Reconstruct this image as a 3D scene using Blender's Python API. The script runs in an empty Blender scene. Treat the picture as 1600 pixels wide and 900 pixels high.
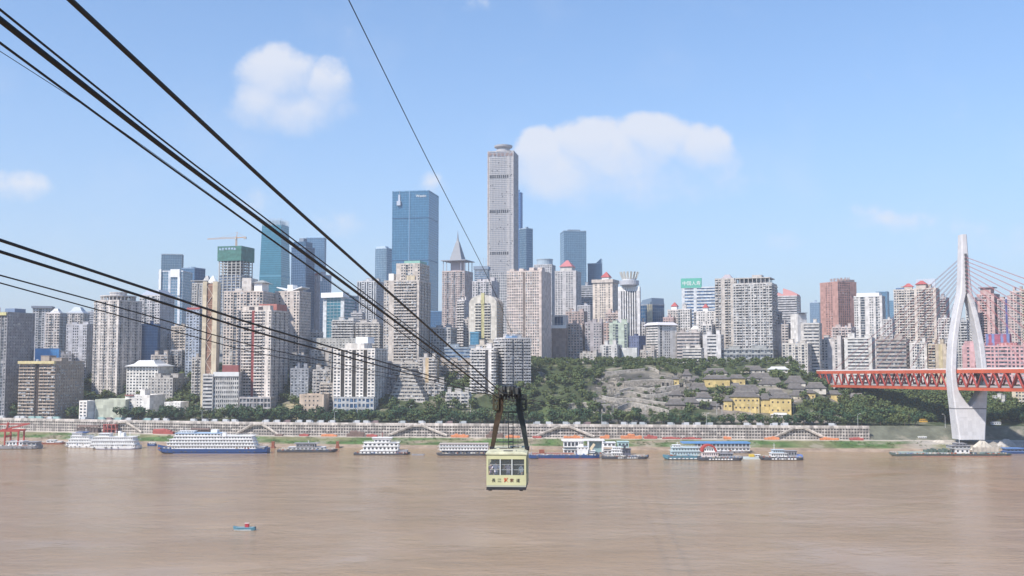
import bpy, bmesh, math, random
from mathutils import Vector, Matrix, noise as mnoise

# ------------------------------------------------------------------ camera
scene = bpy.context.scene
COL = scene.collection
F = 1580.0                      # focal length in pixels of a 1600 px wide frame
TH = math.atan(110.0 / F)       # upward tilt
ST, CT = math.sin(TH), math.cos(TH)
CAMZ = 75.0
cam_data = bpy.data.cameras.new('camera')
cam = bpy.data.objects.new('camera', cam_data)
COL.objects.link(cam)
cam.location = (0, 0, CAMZ)
cam.rotation_euler = (math.pi / 2 + TH, 0, 0)
cam_data.sensor_width = 36.0
cam_data.lens = 36.0 * F / 1600.0
cam_data.clip_start = 0.5
cam_data.clip_end = 20000
scene.camera = cam

# ------------------------------------------------------------------ sky and sun
SUN_AZ = math.radians(226)      # measured from +Y towards +X: behind the camera, to the left
SUN_EL = math.radians(47)
world = bpy.data.worlds.new('World')
scene.world = world
world.use_nodes = True
wn, wl = world.node_tree.nodes, world.node_tree.links
wn.clear()
w_out = wn.new('ShaderNodeOutputWorld')
w_bg = wn.new('ShaderNodeBackground')
w_bg.inputs['Strength'].default_value = 0.118
wl.new(w_bg.outputs[0], w_out.inputs[0])
sky = wn.new('ShaderNodeTexSky')
sky.sky_type = 'NISHITA'
sky.sun_disc = False
sky.sun_elevation = SUN_EL
sky.sun_rotation = SUN_AZ
sky.altitude = 200
sky.air_density = 1.0
sky.dust_density = 0.3
sky.ozone_density = 5.0


def wmath(op, a, b=None, c=None):
    n = wn.new('ShaderNodeMath')
    n.operation = op
    for i, v in enumerate((a, b, c)):
        if v is None:
            continue
        if isinstance(v, (int, float)):
            n.inputs[i].default_value = v
        else:
            wl.new(v, n.inputs[i])
    return n.outputs[0]


def ray(px, py):
    u, v = (px - 800.0) / F, (450.0 - py) / F
    return Vector((u, CT - v * ST, ST + v * CT))


# cumulus clouds as part of the sky: lobes in direction space broken up by noise
tc = wn.new('ShaderNodeTexCoord')
sep = wn.new('ShaderNodeSeparateXYZ')
wl.new(tc.outputs['Generated'], sep.inputs[0])
ysafe = wmath('MAXIMUM', sep.outputs[1], 0.05)
su = wmath('DIVIDE', sep.outputs[0], ysafe)
sv = wmath('DIVIDE', sep.outputs[2], ysafe)
comb = wn.new('ShaderNodeCombineXYZ')
wl.new(su, comb.inputs[0])
wl.new(sv, comb.inputs[1])
nz = wn.new('ShaderNodeTexNoise')
nz.inputs['Scale'].default_value = 26
nz.inputs['Detail'].default_value = 7
nz.inputs['Roughness'].default_value = 0.58
wl.new(comb.outputs[0], nz.inputs['Vector'])
nb = wn.new('ShaderNodeTexNoise')
nb.inputs['Scale'].default_value = 8
nb.inputs['Detail'].default_value = 5
wl.new(comb.outputs[0], nb.inputs['Vector'])
LOBES = [  # px, py, radius x, radius y, strength
    (436, 118, 66, 52, 1.0), (505, 132, 48, 42, .85), (412, 152, 52, 44, .9), (450, 168, 92, 44, .82),
    (846, 240, 44, 42, 1.2), (868, 264, 66, 50, 1.1), (918, 222, 64, 40, 1.2), (1022, 215, 72, 42, 1.08),
    (970, 238, 92, 48, 1.05), (1092, 230, 54, 40, .92), (980, 275, 190, 54, .62), (22, 288, 62, 28, .74),
    (676, 284, 30, 22, .60), (1234, 368, 46, 22, .46), (1354, 328, 26, 20, .46), (1400, 344, 74, 20, .48),
    (520, 345, 60, 26, .38), (370, 320, 70, 30, .38), (735, 4, 40, 16, .40), (1560, 370, 120, 40, .35),
]


def lobe_field(vv):
    best = None
    for (px, py, rx, ry, st) in LOBES:
        d0 = ray(px, py)
        cu, cv = d0.x / d0.y, d0.z / d0.y
        du = wmath('MULTIPLY', wmath('SUBTRACT', su, cu), F / rx)
        dv = wmath('MULTIPLY', wmath('SUBTRACT', vv, cv), F / ry)
        r2 = wmath('ADD', wmath('MULTIPLY', du, du), wmath('MULTIPLY', dv, dv))
        val = wmath('MULTIPLY', wmath('SUBTRACT', 1.0, wmath('MULTIPLY', r2, 0.56)), st)
        best = val if best is None else wmath('MAXIMUM', best, val)
    return wmath('MAXIMUM', best, 0.0)


infront = wmath('GREATER_THAN', sep.outputs[1], 0.05)
best = lobe_field(sv)
above = lobe_field(wmath('ADD', sv, 22.0 / F))      # the same clouds a little higher up
topness = wn.new('ShaderNodeMapRange')
topness.interpolation_type = 'SMOOTHSTEP'
topness.inputs[1].default_value = -0.08
topness.inputs[2].default_value = 0.34
wl.new(wmath('SUBTRACT', best, above), topness.inputs[0])
dens = wmath('ADD', best, wmath('MULTIPLY', wmath('SUBTRACT', nz.outputs[0], 0.5), 1.15))
dens = wmath('ADD', dens, wmath('MULTIPLY', wmath('SUBTRACT', nb.outputs[0], 0.5), 0.75))


def sm_range(lo, hi):
    n = wn.new('ShaderNodeMapRange')
    n.interpolation_type = 'SMOOTHSTEP'
    n.inputs[1].default_value = lo
    n.inputs[2].default_value = hi
    wl.new(dens, n.inputs[0])
    return n.outputs[0]


soft, sharp = wmath('MULTIPLY', sm_range(.1, 1.15), .85), sm_range(.26, .72)
mixm = wn.new('ShaderNodeMix')
wl.new(topness.outputs[0], mixm.inputs[0])
wl.new(soft, mixm.inputs[2])
wl.new(sharp, mixm.inputs[3])
cloud = mixm.outputs[0]
thin = wn.new('ShaderNodeMapRange')          # faint wisps everywhere
thin.interpolation_type = 'SMOOTHSTEP'
thin.inputs[1].default_value = 0.5
thin.inputs[2].default_value = 0.85
wl.new(nb.outputs[0], thin.inputs[0])
cmask = wmath('MULTIPLY', wmath('MULTIPLY', cloud, infront), 0.84)
cmask = wmath('MAXIMUM', cmask, wmath('MULTIPLY', thin.outputs[0], 0.16))
w_mix = wn.new('ShaderNodeMix')
w_mix.data_type = 'RGBA'
wl.new(cmask, w_mix.inputs[0])
tint = wn.new('ShaderNodeMix')
tint.data_type = 'RGBA'
tint.blend_type = 'MULTIPLY'
tint.inputs[0].default_value = 1.0
wl.new(sky.outputs[0], tint.inputs[6])
tint.inputs[7].default_value = (.80, 1.0, 1.09, 1)
# the smog layer beyond the city: thick at the horizon all round, thinning upwards
elev = wmath('MAXIMUM', sep.outputs[2], 0.0)
smog = wmath('MULTIPLY', wmath('EXPONENT', wmath('MULTIPLY', elev, -5.0)), 0.98)
hmix = wn.new('ShaderNodeMix')
hmix.data_type = 'RGBA'
wl.new(smog, hmix.inputs[0])
wl.new(tint.outputs[2], hmix.inputs[6])
hmix.inputs[7].default_value = (2.62, 2.80, 3.36, 1)
wl.new(hmix.outputs[2], w_mix.inputs[6])
w_mix.inputs[7].default_value = (4.35, 4.45, 4.8, 1)
wl.new(w_mix.outputs[2], w_bg.inputs['Color'])

sun_data = bpy.data.lights.new('sun', 'SUN')
sun_data.energy = 3.9
sun_data.angle = math.radians(1.6)
sun_data.color = (1.0, 0.93, 0.84)
sun = bpy.data.objects.new('sun', sun_data)
COL.objects.link(sun)
sdir = Vector((math.sin(SUN_AZ) * math.cos(SUN_EL), math.cos(SUN_AZ) * math.cos(SUN_EL), math.sin(SUN_EL)))
sun.rotation_euler = sdir.to_track_quat('Z', 'Y').to_euler()
sun.location = (-200, -200, 400)

scene.view_settings.view_transform = 'Standard'
scene.view_settings.look = 'None'
scene.view_settings.exposure = 0.72
scene.view_settings.gamma = 1.0
scene.render.engine = 'CYCLES'
scene.cycles.use_denoising = True
scene.cycles.max_bounces = 6
scene.cycles.diffuse_bounces = 2
scene.cycles.glossy_bounces = 2
scene.cycles.volume_bounces = 1
scene.cycles.transparent_max_bounces = 6
scene.cycles.caustics_reflective = False
scene.cycles.caustics_refractive = False
HAZE_DENSITY = 0.000095

RNG = random.Random(11)


# ------------------------------------------------------------------ helpers
def at(px, py, Y):
    """pixel direction met at forward distance Y"""
    d = ray(px, py)
    k = Y / d.y
    return Vector((d.x * k, Y, CAMZ + d.z * k))


def on_level(px, py, z):
    d = ray(px, py)
    k = (z - CAMZ) / d.z
    return Vector((d.x * k, d.y * k, z))


class MB:
    def __init__(self):
        self.v, self.f, self.m = [], [], []

    def box(self, x0, x1, y0, y1, z0, z1, m=0):
        if x1 < x0: x0, x1 = x1, x0
        if y1 < y0: y0, y1 = y1, y0
        if z1 < z0: z0, z1 = z1, z0
        b = len(self.v)
        self.v += [(x0, y0, z0), (x1, y0, z0), (x1, y1, z0), (x0, y1, z0),
                   (x0, y0, z1), (x1, y0, z1), (x1, y1, z1), (x0, y1, z1)]
        self.f += [(b, b + 3, b + 2, b + 1), (b + 4, b + 5, b + 6, b + 7), (b, b + 1, b + 5, b + 4),
                   (b + 1, b + 2, b + 6, b + 5), (b + 2, b + 3, b + 7, b + 6), (b + 3, b, b + 4, b + 7)]
        self.m += [m] * 6

    def bar(self, p, q, w, h=None, m=0, up=(0, 0, 1)):
        """rectangular bar from p to q"""
        p, q = Vector(p), Vector(q)
        h = h or w
        d = (q - p)
        if d.length < 1e-6:
            return
        d.normalize()
        upv = Vector(up)
        if abs(d.dot(upv)) > .98:
            upv = Vector((0, 1, 0))
        s = d.cross(upv).normalized()
        t = s.cross(d).normalized()
        b = len(self.v)
        for c in (p, q):
            for (i, j) in ((-1, -1), (1, -1), (1, 1), (-1, 1)):
                self.v.append(tuple(c + s * (w / 2 * i) + t * (h / 2 * j)))
        self.f += [(b, b + 1, b + 2, b + 3), (b + 7, b + 6, b + 5, b + 4)]
        for i in range(4):
            j = (i + 1) % 4
            self.f.append((b + i, b + 4 + i, b + 4 + j, b + j))
        self.m += [m] * 6

    def tube(self, pts, r, n=6, m=0):
        pts = [Vector(p) for p in pts]
        rs = r if isinstance(r, (list, tuple)) else [r] * len(pts)
        b = len(self.v)
        for i, p in enumerate(pts):
            d = (pts[min(i + 1, len(pts) - 1)] - pts[max(i - 1, 0)]).normalized()
            upv = Vector((0, 0, 1)) if abs(d.z) < .9 else Vector((0, 1, 0))
            s = d.cross(upv).normalized()
            t = s.cross(d)
            for k in range(n):
                a = 2 * math.pi * k / n
                self.v.append(tuple(p + (s * math.cos(a) + t * math.sin(a)) * rs[i]))
        for i in range(len(pts) - 1):
            for k in range(n):
                k2 = (k + 1) % n
                self.f.append((b + i * n + k, b + i * n + k2, b + (i + 1) * n + k2, b + (i + 1) * n + k))
                self.m.append(m)
        self.f.append(tuple(b + k for k in reversed(range(n))))
        e = b + (len(pts) - 1) * n
        self.f.append(tuple(e + k for k in range(n)))
        self.m += [m, m]

    def lathe(self, prof, n=16, cx=0, cy=0, m=0, sx=1, sy=1):
        """prof: list of (radius, z), closed top and bottom"""
        b = len(self.v)
        for (r, z) in prof:
            for k in range(n):
                a = 2 * math.pi * (k + .5) / n
                self.v.append((cx + math.cos(a) * r * sx, cy + math.sin(a) * r * sy, z))
        for i in range(len(prof) - 1):
            for k in range(n):
                k2 = (k + 1) % n
                self.f.append((b + i * n + k, b + i * n + k2, b + (i + 1) * n + k2, b + (i + 1) * n + k))
                self.m.append(m)
        self.f.append(tuple(b + k for k in reversed(range(n))))
        e = b + (len(prof) - 1) * n
        self.f.append(tuple(e + k for k in range(n)))
        self.m += [m, m]

    def prism(self, poly, z0, z1, m=0):
        """poly: list of (x, y) counter-clockwise"""
        b, n = len(self.v), len(poly)
        self.v += [(x, y, z0) for x, y in poly] + [(x, y, z1) for x, y in poly]
        self.f.append(tuple(b + i for i in reversed(range(n))))
        self.f.append(tuple(b + n + i for i in range(n)))
        for i in range(n):
            j = (i + 1) % n
            self.f.append((b + i, b + j, b + n + j, b + n + i))
        self.m += [m] * (n + 2)

    def loft(self, rings, m=0):
        """rings: lists of points with equal count, closed loops, capped"""
        b, n = len(self.v), len(rings[0])
        for r in rings:
            self.v += [tuple(p) for p in r]
        for i in range(len(rings) - 1):
            for k in range(n):
                k2 = (k + 1) % n
                self.f.append((b + i * n + k, b + i * n + k2, b + (i + 1) * n + k2, b + (i + 1) * n + k))
                self.m.append(m)
        self.f.append(tuple(b + k for k in reversed(range(n))))
        e = b + (len(rings) - 1) * n
        self.f.append(tuple(e + k for k in range(n)))
        self.m += [m, m]

    def poly(self, pts, m=0):
        b = len(self.v)
        self.v += [tuple(p) for p in pts]
        self.f.append(tuple(range(b, b + len(pts))))
        self.m.append(m)

    def build(self, name, mat, parent=None, kind=None, smooth=False):
        me = bpy.data.meshes.new(name)
        me.from_pydata(self.v, [], self.f)
        mats = mat if isinstance(mat, (list, tuple)) else [mat]
        for mt in mats:
            me.materials.append(mt)
        if len(mats) > 1:
            me.polygons.foreach_set('material_index', self.m)
        if smooth:
            me.polygons.foreach_set('use_smooth', [True] * len(me.polygons))
        bm = bmesh.new()
        bm.from_mesh(me)
        bmesh.ops.recalc_face_normals(bm, faces=bm.faces)
        bm.to_mesh(me)
        bm.free()
        o = bpy.data.objects.new(name, me)
        COL.objects.link(o)
        if parent:
            o.parent = parent
        if kind:
            o['kind'] = kind
        return o


def empty(name, loc, rz=0.0):
    o = bpy.data.objects.new(name, None)
    COL.objects.link(o)
    o.location = loc
    o.rotation_euler = (0, 0, rz)
    o.empty_display_size = 1.0
    return o


def tag(o, label, cat, group=None):
    o['label'] = label
    o['category'] = cat
    if group:
        o['group'] = group
    return o


def copy_tree(o, parent=None):
    c = o.copy()
    COL.objects.link(c)
    c.parent = parent
    for ch in list(o.children):
        copy_tree(ch, c)
    return c


# ------------------------------------------------------------------ materials
_mats = {}


def principled(name):
    m = bpy.data.materials.new(name)
    m.use_nodes = True
    return m, m.node_tree.nodes, m.node_tree.links, m.node_tree.nodes['Principled BSDF']


def M(col, rough=0.8, metal=0.0, spec=0.4, var=0.0, scale=0.3):
    """plain painted / metal surface with a little wear"""
    key = ('m', tuple(round(c, 3) for c in col), rough, metal, spec, var, scale)
    if key in _mats:
        return _mats[key]
    m, n, l, p = principled('surface')
    p.inputs['Roughness'].default_value = rough
    p.inputs['Metallic'].default_value = metal
    p.inputs['Specular IOR Level'].default_value = spec
    if var > 0:
        tcn = n.new('ShaderNodeTexCoord')
        t = n.new('ShaderNodeTexNoise')
        t.inputs['Scale'].default_value = scale
        t.inputs['Detail'].default_value = 5
        l.new(tcn.outputs['Object'], t.inputs['Vector'])
        r = n.new('ShaderNodeMapRange')
        r.inputs[1].default_value = .3
        r.inputs[2].default_value = .7
        r.inputs[3].default_value = 1 - var
        r.inputs[4].default_value = 1 + var
        l.new(t.outputs[0], r.inputs[0])
        mx = n.new('ShaderNodeMix')
        mx.data_type = 'RGBA'
        mx.blend_type = 'MULTIPLY'
        mx.inputs[0].default_value = 1
        mx.inputs[6].default_value = (*col, 1)
        l.new(r.outputs[0], mx.inputs[7])
        l.new(mx.outputs[2], p.inputs['Base Color'])
    else:
        p.inputs['Base Color'].default_value = (*col, 1)
    _mats[key] = m
    return m


def wall_mat(col, grime=0.16):
    """rendered or tiled facade with streaks and patchy panels"""
    col = (col[0] * .95, col[1] * .92, col[2] * .895)
    grime = grime * 1.45
    key = ('w', tuple(round(c, 3) for c in col), grime)
    if key in _mats:
        return _mats[key]
    m, n, l, p = principled('facade')
    p.inputs['Roughness'].default_value = 0.85
    p.inputs['Specular IOR Level'].default_value = 0.25
    tcn = n.new('ShaderNodeTexCoord')
    mp = n.new('ShaderNodeMapping')
    mp.inputs['Scale'].default_value = (.45, .45, .035)
    l.new(tcn.outputs['Object'], mp.inputs['Vector'])
    t = n.new('ShaderNodeTexNoise')
    t.inputs['Scale'].default_value = 1.0
    t.inputs['Detail'].default_value = 5
    t.inputs['Roughness'].default_value = .65
    l.new(mp.outputs[0], t.inputs['Vector'])
    # panel to panel differences: one value per 3 m cell
    sc = n.new('ShaderNodeVectorMath')
    sc.operation = 'MULTIPLY'
    sc.inputs[1].default_value = (.3, .3, .3333)
    l.new(tcn.outputs['Object'], sc.inputs[0])
    fl = n.new('ShaderNodeVectorMath')
    fl.operation = 'FLOOR'
    l.new(sc.outputs[0], fl.inputs[0])
    wno = n.new('ShaderNodeTexWhiteNoise')
    l.new(fl.outputs[0], wno.inputs[0])
    a = n.new('ShaderNodeMapRange')
    a.inputs[1].default_value = .3
    a.inputs[2].default_value = .75
    a.inputs[3].default_value = 1.0 + grime * .3
    a.inputs[4].default_value = 1.0 - grime
    l.new(t.outputs[0], a.inputs[0])
    b = n.new('ShaderNodeMapRange')
    b.inputs[3].default_value = 1.0 - grime
    b.inputs[4].default_value = 1.0 + grime * .5
    l.new(wno.outputs[0], b.inputs[0])
    mm = n.new('ShaderNodeMath')
    mm.operation = 'MULTIPLY'
    l.new(a.outputs[0], mm.inputs[0])
    l.new(b.outputs[0], mm.inputs[1])
    mx = n.new('ShaderNodeMix')
    mx.data_type = 'RGBA'
    mx.blend_type = 'MULTIPLY'
    mx.inputs[0].default_value = 1
    mx.inputs[6].default_value = (*col, 1)
    l.new(mm.outputs[0], mx.inputs[7])
    l.new(mx.outputs[2], p.inputs['Base Color'])
    _mats[key] = m
    return m


def window_mat(dark=(.035, .045, .06), light=(.32, .33, .34), frac=.25):
    """window panes: dark rooms, curtains and enclosed balconies, one value per window"""
    key = ('win', dark, light, frac)
    if key in _mats:
        return _mats[key]
    m, n, l, p = principled('window_panes')
    p.inputs['Roughness'].default_value = 0.12
    p.inputs['Specular IOR Level'].default_value = 0.5
    tcn = n.new('ShaderNodeTexCoord')
    sc = n.new('ShaderNodeVectorMath')
    sc.operation = 'MULTIPLY'
    sc.inputs[1].default_value = (.55, .55, .3333)
    l.new(tcn.outputs['Object'], sc.inputs[0])
    fl = n.new('ShaderNodeVectorMath')
    fl.operation = 'FLOOR'
    l.new(sc.outputs[0], fl.inputs[0])
    wno = n.new('ShaderNodeTexWhiteNoise')
    l.new(fl.outputs[0], wno.inputs[0])
    r = n.new('ShaderNodeValToRGB')
    e = r.color_ramp.elements
    mid = tuple(d * 2.3 + .01 for d in dark)
    e[0].position, e[0].color = 0.0, (*dark, 1)
    e[1].position, e[1].color = 1.0, (*light, 1)
    x = r.color_ramp.elements.new(1 - frac * 1.9)
    x.color = (*[d * 1.3 for d in dark], 1)
    x = r.color_ramp.elements.new(1 - frac)
    x.color = (*mid, 1)
    l.new(wno.outputs[0], r.inputs[0])
    l.new(r.outputs[0], p.inputs['Base Color'])
    _mats[key] = m
    return m


def curtain_mat(col, rough=.16, metal=.3, var=.16):
    """curtain-wall glass: tinted, slightly uneven panes"""
    if metal > 0:
        col = tuple(c * .62 for c in col)
    key = ('cur', col, rough, metal, var)
    if key in _mats:
        return _mats[key]
    m, n, l, p = principled('curtain_glass')
    p.inputs['Roughness'].default_value = rough
    p.inputs['Metallic'].default_value = metal
    p.inputs['Specular IOR Level'].default_value = .6
    tcn = n.new('ShaderNodeTexCoord')
    sc = n.new('ShaderNodeVectorMath')
    sc.operation = 'MULTIPLY'
    sc.inputs[1].default_value = (.5, .5, .25)
    l.new(tcn.outputs['Object'], sc.inputs[0])
    fl = n.new('ShaderNodeVectorMath')
    fl.operation = 'FLOOR'
    l.new(sc.outputs[0], fl.inputs[0])
    wno = n.new('ShaderNodeTexWhiteNoise')
    l.new(fl.outputs[0], wno.inputs[0])
    big = n.new('ShaderNodeTexNoise')
    big.inputs['Scale'].default_value = .025
    big.inputs['Detail'].default_value = 3
    l.new(tcn.outputs['Object'], big.inputs['Vector'])
    ad = n.new('ShaderNodeMath')
    ad.operation = 'MULTIPLY_ADD'
    ad.inputs[1].default_value = 1.2
    l.new(big.outputs[0], ad.inputs[0])
    l.new(wno.outputs[0], ad.inputs[2])
    b = n.new('ShaderNodeMapRange')
    b.inputs[1].default_value = .3
    b.inputs[2].default_value = 1.5
    b.inputs[3].default_value = 1.0 - var
    b.inputs[4].default_value = 1.0 + var
    l.new(ad.outputs[0], b.inputs[0])
    mx = n.new('ShaderNodeMix')
    mx.data_type = 'RGBA'
    mx.blend_type = 'MULTIPLY'
    mx.inputs[0].default_value = 1
    mx.inputs[6].default_value = (*col, 1)
    l.new(b.outputs[0], mx.inputs[7])
    l.new(mx.outputs[2], p.inputs['Base Color'])
    _mats[key] = m
    return m


def leaf_mat():
    m, n, l, p = principled('foliage')
    p.inputs['Roughness'].default_value = .7
    p.inputs['Specular IOR Level'].default_value = .2
    oi = n.new('ShaderNodeObjectInfo')
    g = n.new('ShaderNodeNewGeometry')
    t = n.new('ShaderNodeTexNoise')
    t.inputs['Scale'].default_value = .35
    t.inputs['Detail'].default_value = 3
    l.new(g.outputs['Position'], t.inputs['Vector'])
    t3 = n.new('ShaderNodeTexNoise')          # stands of different species
    t3.inputs['Scale'].default_value = .075
    t3.inputs['Detail'].default_value = 2
    l.new(g.outputs['Position'], t3.inputs['Vector'])
    a0 = n.new('ShaderNodeMath')
    a0.operation = 'MULTIPLY_ADD'
    a0.inputs[1].default_value = .9
    l.new(t3.outputs[0], a0.inputs[0])
    l.new(t.outputs[0], a0.inputs[2])
    ad = n.new('ShaderNodeMath')
    ad.operation = 'MULTIPLY_ADD'
    ad.inputs[1].default_value = .5
    l.new(oi.outputs['Random'], ad.inputs[0])
    l.new(a0.outputs[0], ad.inputs[2])
    a1 = n.new('ShaderNodeMath')
    a1.operation = 'SUBTRACT'
    a1.inputs[1].default_value = .5
    l.new(ad.outputs[0], a1.inputs[0])
    ad = a1
    r = n.new('ShaderNodeValToRGB')
    e = r.color_ramp.elements
    e[0].position, e[0].color = .3, (.022, .048, .026, 1)
    e[1].position, e[1].color = 1.0, (.105, .13, .045, 1)
    x = r.color_ramp.elements.new(.65)
    x.color = (.040, .080, .038, 1)
    l.new(ad.outputs[0], r.inputs[0])
    l.new(r.outputs[0], p.inputs['Base Color'])
    return m


LEAF = leaf_mat()
BARK = M((.10, .075, .055), .9)

# ------------------------------------------------------------------ lie of the land
WPTS = [(-2600, 1500), (-1000, 1110), (-490, 968), (-228, 903), (0, 880), (297, 853), (600, 838), (2600, 760)]


def wall_y(x):
    for (a, b) in zip(WPTS, WPTS[1:]):
        if x <= b[0]:
            k = (x - a[0]) / (b[0] - a[0])
            # gentle smoothing by blending neighbouring slopes
            return a[1] + (b[1] - a[1]) * k
    return WPTS[-1][1]


def wy(x):
    return sum(wall_y(x + o) for o in (-60, -30, 0, 30, 60)) / 5.0


def sstep(a, b, x):
    k = max(0.0, min(1.0, (x - a) / (b - a)))
    return k * k * (3 - 2 * k)


WALL_END = 299.0
UP = 17.5          # level of the road above the wall


def ground_t(x, t):
    if t <= -36:
        return max(-3.0, -3.0 + 3.0 * (t + 46) / 10.0) if t > -46 else -3.0
    if t < -29:
        return 1.9 * (t + 36) / 7.0
    if t < -8:
        z = 1.9 + 5.0 * (t + 29) / 21.0
    elif t < -1:
        z = 7.0
    else:
        if x < WALL_END:
            z = 7.0 + (UP - 7.0) * sstep(-.6, .2, t) if t < .2 else UP
        else:
            z = 7.0 + (UP - 7.0) * max(0, min(1, (t + 1) / 16.0))
        if t > 30:
            xf = sstep(285, 325, x)
            z += (53.0 - 31.0 * xf) * sstep(22, 200, t) + 24.0 * sstep(200, 600, t) + 31.0 * xf * sstep(300, 430, t) - 45 * sstep(900, 2200, t)
    return z


def gz(x, y):
    return ground_t(x, y - wy(x))


def ground_hit(px, py):
    d = ray(px, py)
    k = 780.0
    while k < 2500:
        p = Vector((d.x * k, d.y * k, CAMZ + d.z * k))
        if p.z <= gz(p.x, p.y):
            return p
        k += 1.0
    return p

# ------------------------------------------------------------------ ground sheet
def ground_material():
    m, n, l, p = principled('ground')
    p.inputs['Roughness'].default_value = .92
    p.inputs['Specular IOR Level'].default_value = .2
    at_ = n.new('ShaderNodeAttribute')
    at_.attribute_name = 'zone'
    g = n.new('ShaderNodeNewGeometry')
    t = n.new('ShaderNodeTexNoise')
    t.inputs['Scale'].default_value = .09
    t.inputs['Detail'].default_value = 8
    t.inputs['Roughness'].default_value = .7
    l.new(g.outputs['Position'], t.inputs['Vector'])
    r = n.new('ShaderNodeMapRange')
    r.inputs[1].default_value = .3
    r.inputs[2].default_value = .7
    r.inputs[3].default_value = .55
    r.inputs[4].default_value = 1.4
    l.new(t.outputs[0], r.inputs[0])
    mx = n.new('ShaderNodeMix')
    mx.data_type = 'RGBA'
    mx.blend_type = 'MULTIPLY'
    mx.inputs[0].default_value = 1
    l.new(at_.outputs['Color'], mx.inputs[6])
    l.new(r.outputs[0], mx.inputs[7])
    # bare earth and rubble breaking through
    t2 = n.new('ShaderNodeTexNoise')
    t2.inputs['Scale'].default_value = .045
    t2.inputs['Detail'].default_value = 9
    t2.inputs['Roughness'].default_value = .62
    l.new(g.outputs['Position'], t2.inputs['Vector'])
    r2 = n.new('ShaderNodeMapRange')
    r2.inputs[1].default_value = .54
    r2.inputs[2].default_value = .64
    r2.inputs[4].default_value = .75
    l.new(t2.outputs[0], r2.inputs[0])
    m2 = n.new('ShaderNodeMix')
    m2.data_type = 'RGBA'
    l.new(r2.outputs[0], m2.inputs[0])
    l.new(mx.outputs[2], m2.inputs[6])
    m2.inputs[7].default_value = (.27, .235, .19, 1)
    l.new(m2.outputs[2], p.inputs['Base Color'])
    return m


def make_ground():
    ts = [-2600, -1000, -300, -80, -46, -41, -36, -33, -29, -26, -22, -18, -14, -10.5, -8, -5, -1.2, -.6, .2, 3, 7, 11, 15, 22]
    ts += [30 + 7 * i for i in range(42)] + [340, 380, 430, 500, 600, 750, 950, 1250, 1600, 2000]
    xs = [-2400 + 16 * i for i in range(301)]
    verts, faces, cols = [], [], []
    for x in xs:
        w = wy(x)
        for t in ts:
            y = max(-190.0, min(2990.0, w + t))
            z = ground_t(x, t)
            if t > 40:
                z += (mnoise.noise(Vector((x * .02, y * .02, 3))) * 3.0)
            verts.append((x, y, z))
            if t < -28: c = (.30, .225, .165)
            elif t < -10: c = (.075, .135, .04)
            elif t < -.5: c = (.42, .37, .31)
            elif t < 22: c = (.16, .155, .15)
            else:
                c = (.055, .072, .032)
                sx_ = x / y * F + 800
                q = mnoise.noise(Vector((x * .022, t * .03, 5)))
                if 925 < sx_ < 1075 and 30 < t < 150 and q > -.12: c = (.075, .072, .064) if q < .2 else (.20, .18, .15)
                elif 828 <= sx_ < 925 and 28 < t < 90: c = (.10, .135, .05)
                elif 1075 <= sx_ < 1330 and 30 < t < 120 and q > .0: c = (.22, .19, .16)
                elif t > 230: c = (.2, .2, .2)
            if x > WALL_END and -1.5 < t < 16: c = (.12, .125, .095)
            if x > 330 and -29 < t < -1: c = (.34, .31, .27)
            k = mnoise.noise(Vector((x * .03, t * .05, 7)))
            if -29 < t < -10 and k > .12: c = (.17, .17, .085)
            if -29 < t < -10 and k < -.32: c = (.27, .22, .16)
            cols.append((*c, 1))
    nt = len(ts)
    for i in range(len(xs) - 1):
        for j in range(nt - 1):
            a = i * nt + j
            faces.append((a, a + nt, a + nt + 1, a + 1))
    me = bpy.data.meshes.new('ground')
    me.from_pydata(verts, [], faces)
    ca = me.color_attributes.new('zone', 'FLOAT_COLOR', 'POINT')
    ca.data.foreach_set('color', [c for q in cols for c in q])
    me.materials.append(ground_material())
    o = bpy.data.objects.new('ground', me)
    COL.objects.link(o)
    o['kind'] = 'structure'
    return o


make_ground()


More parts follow.
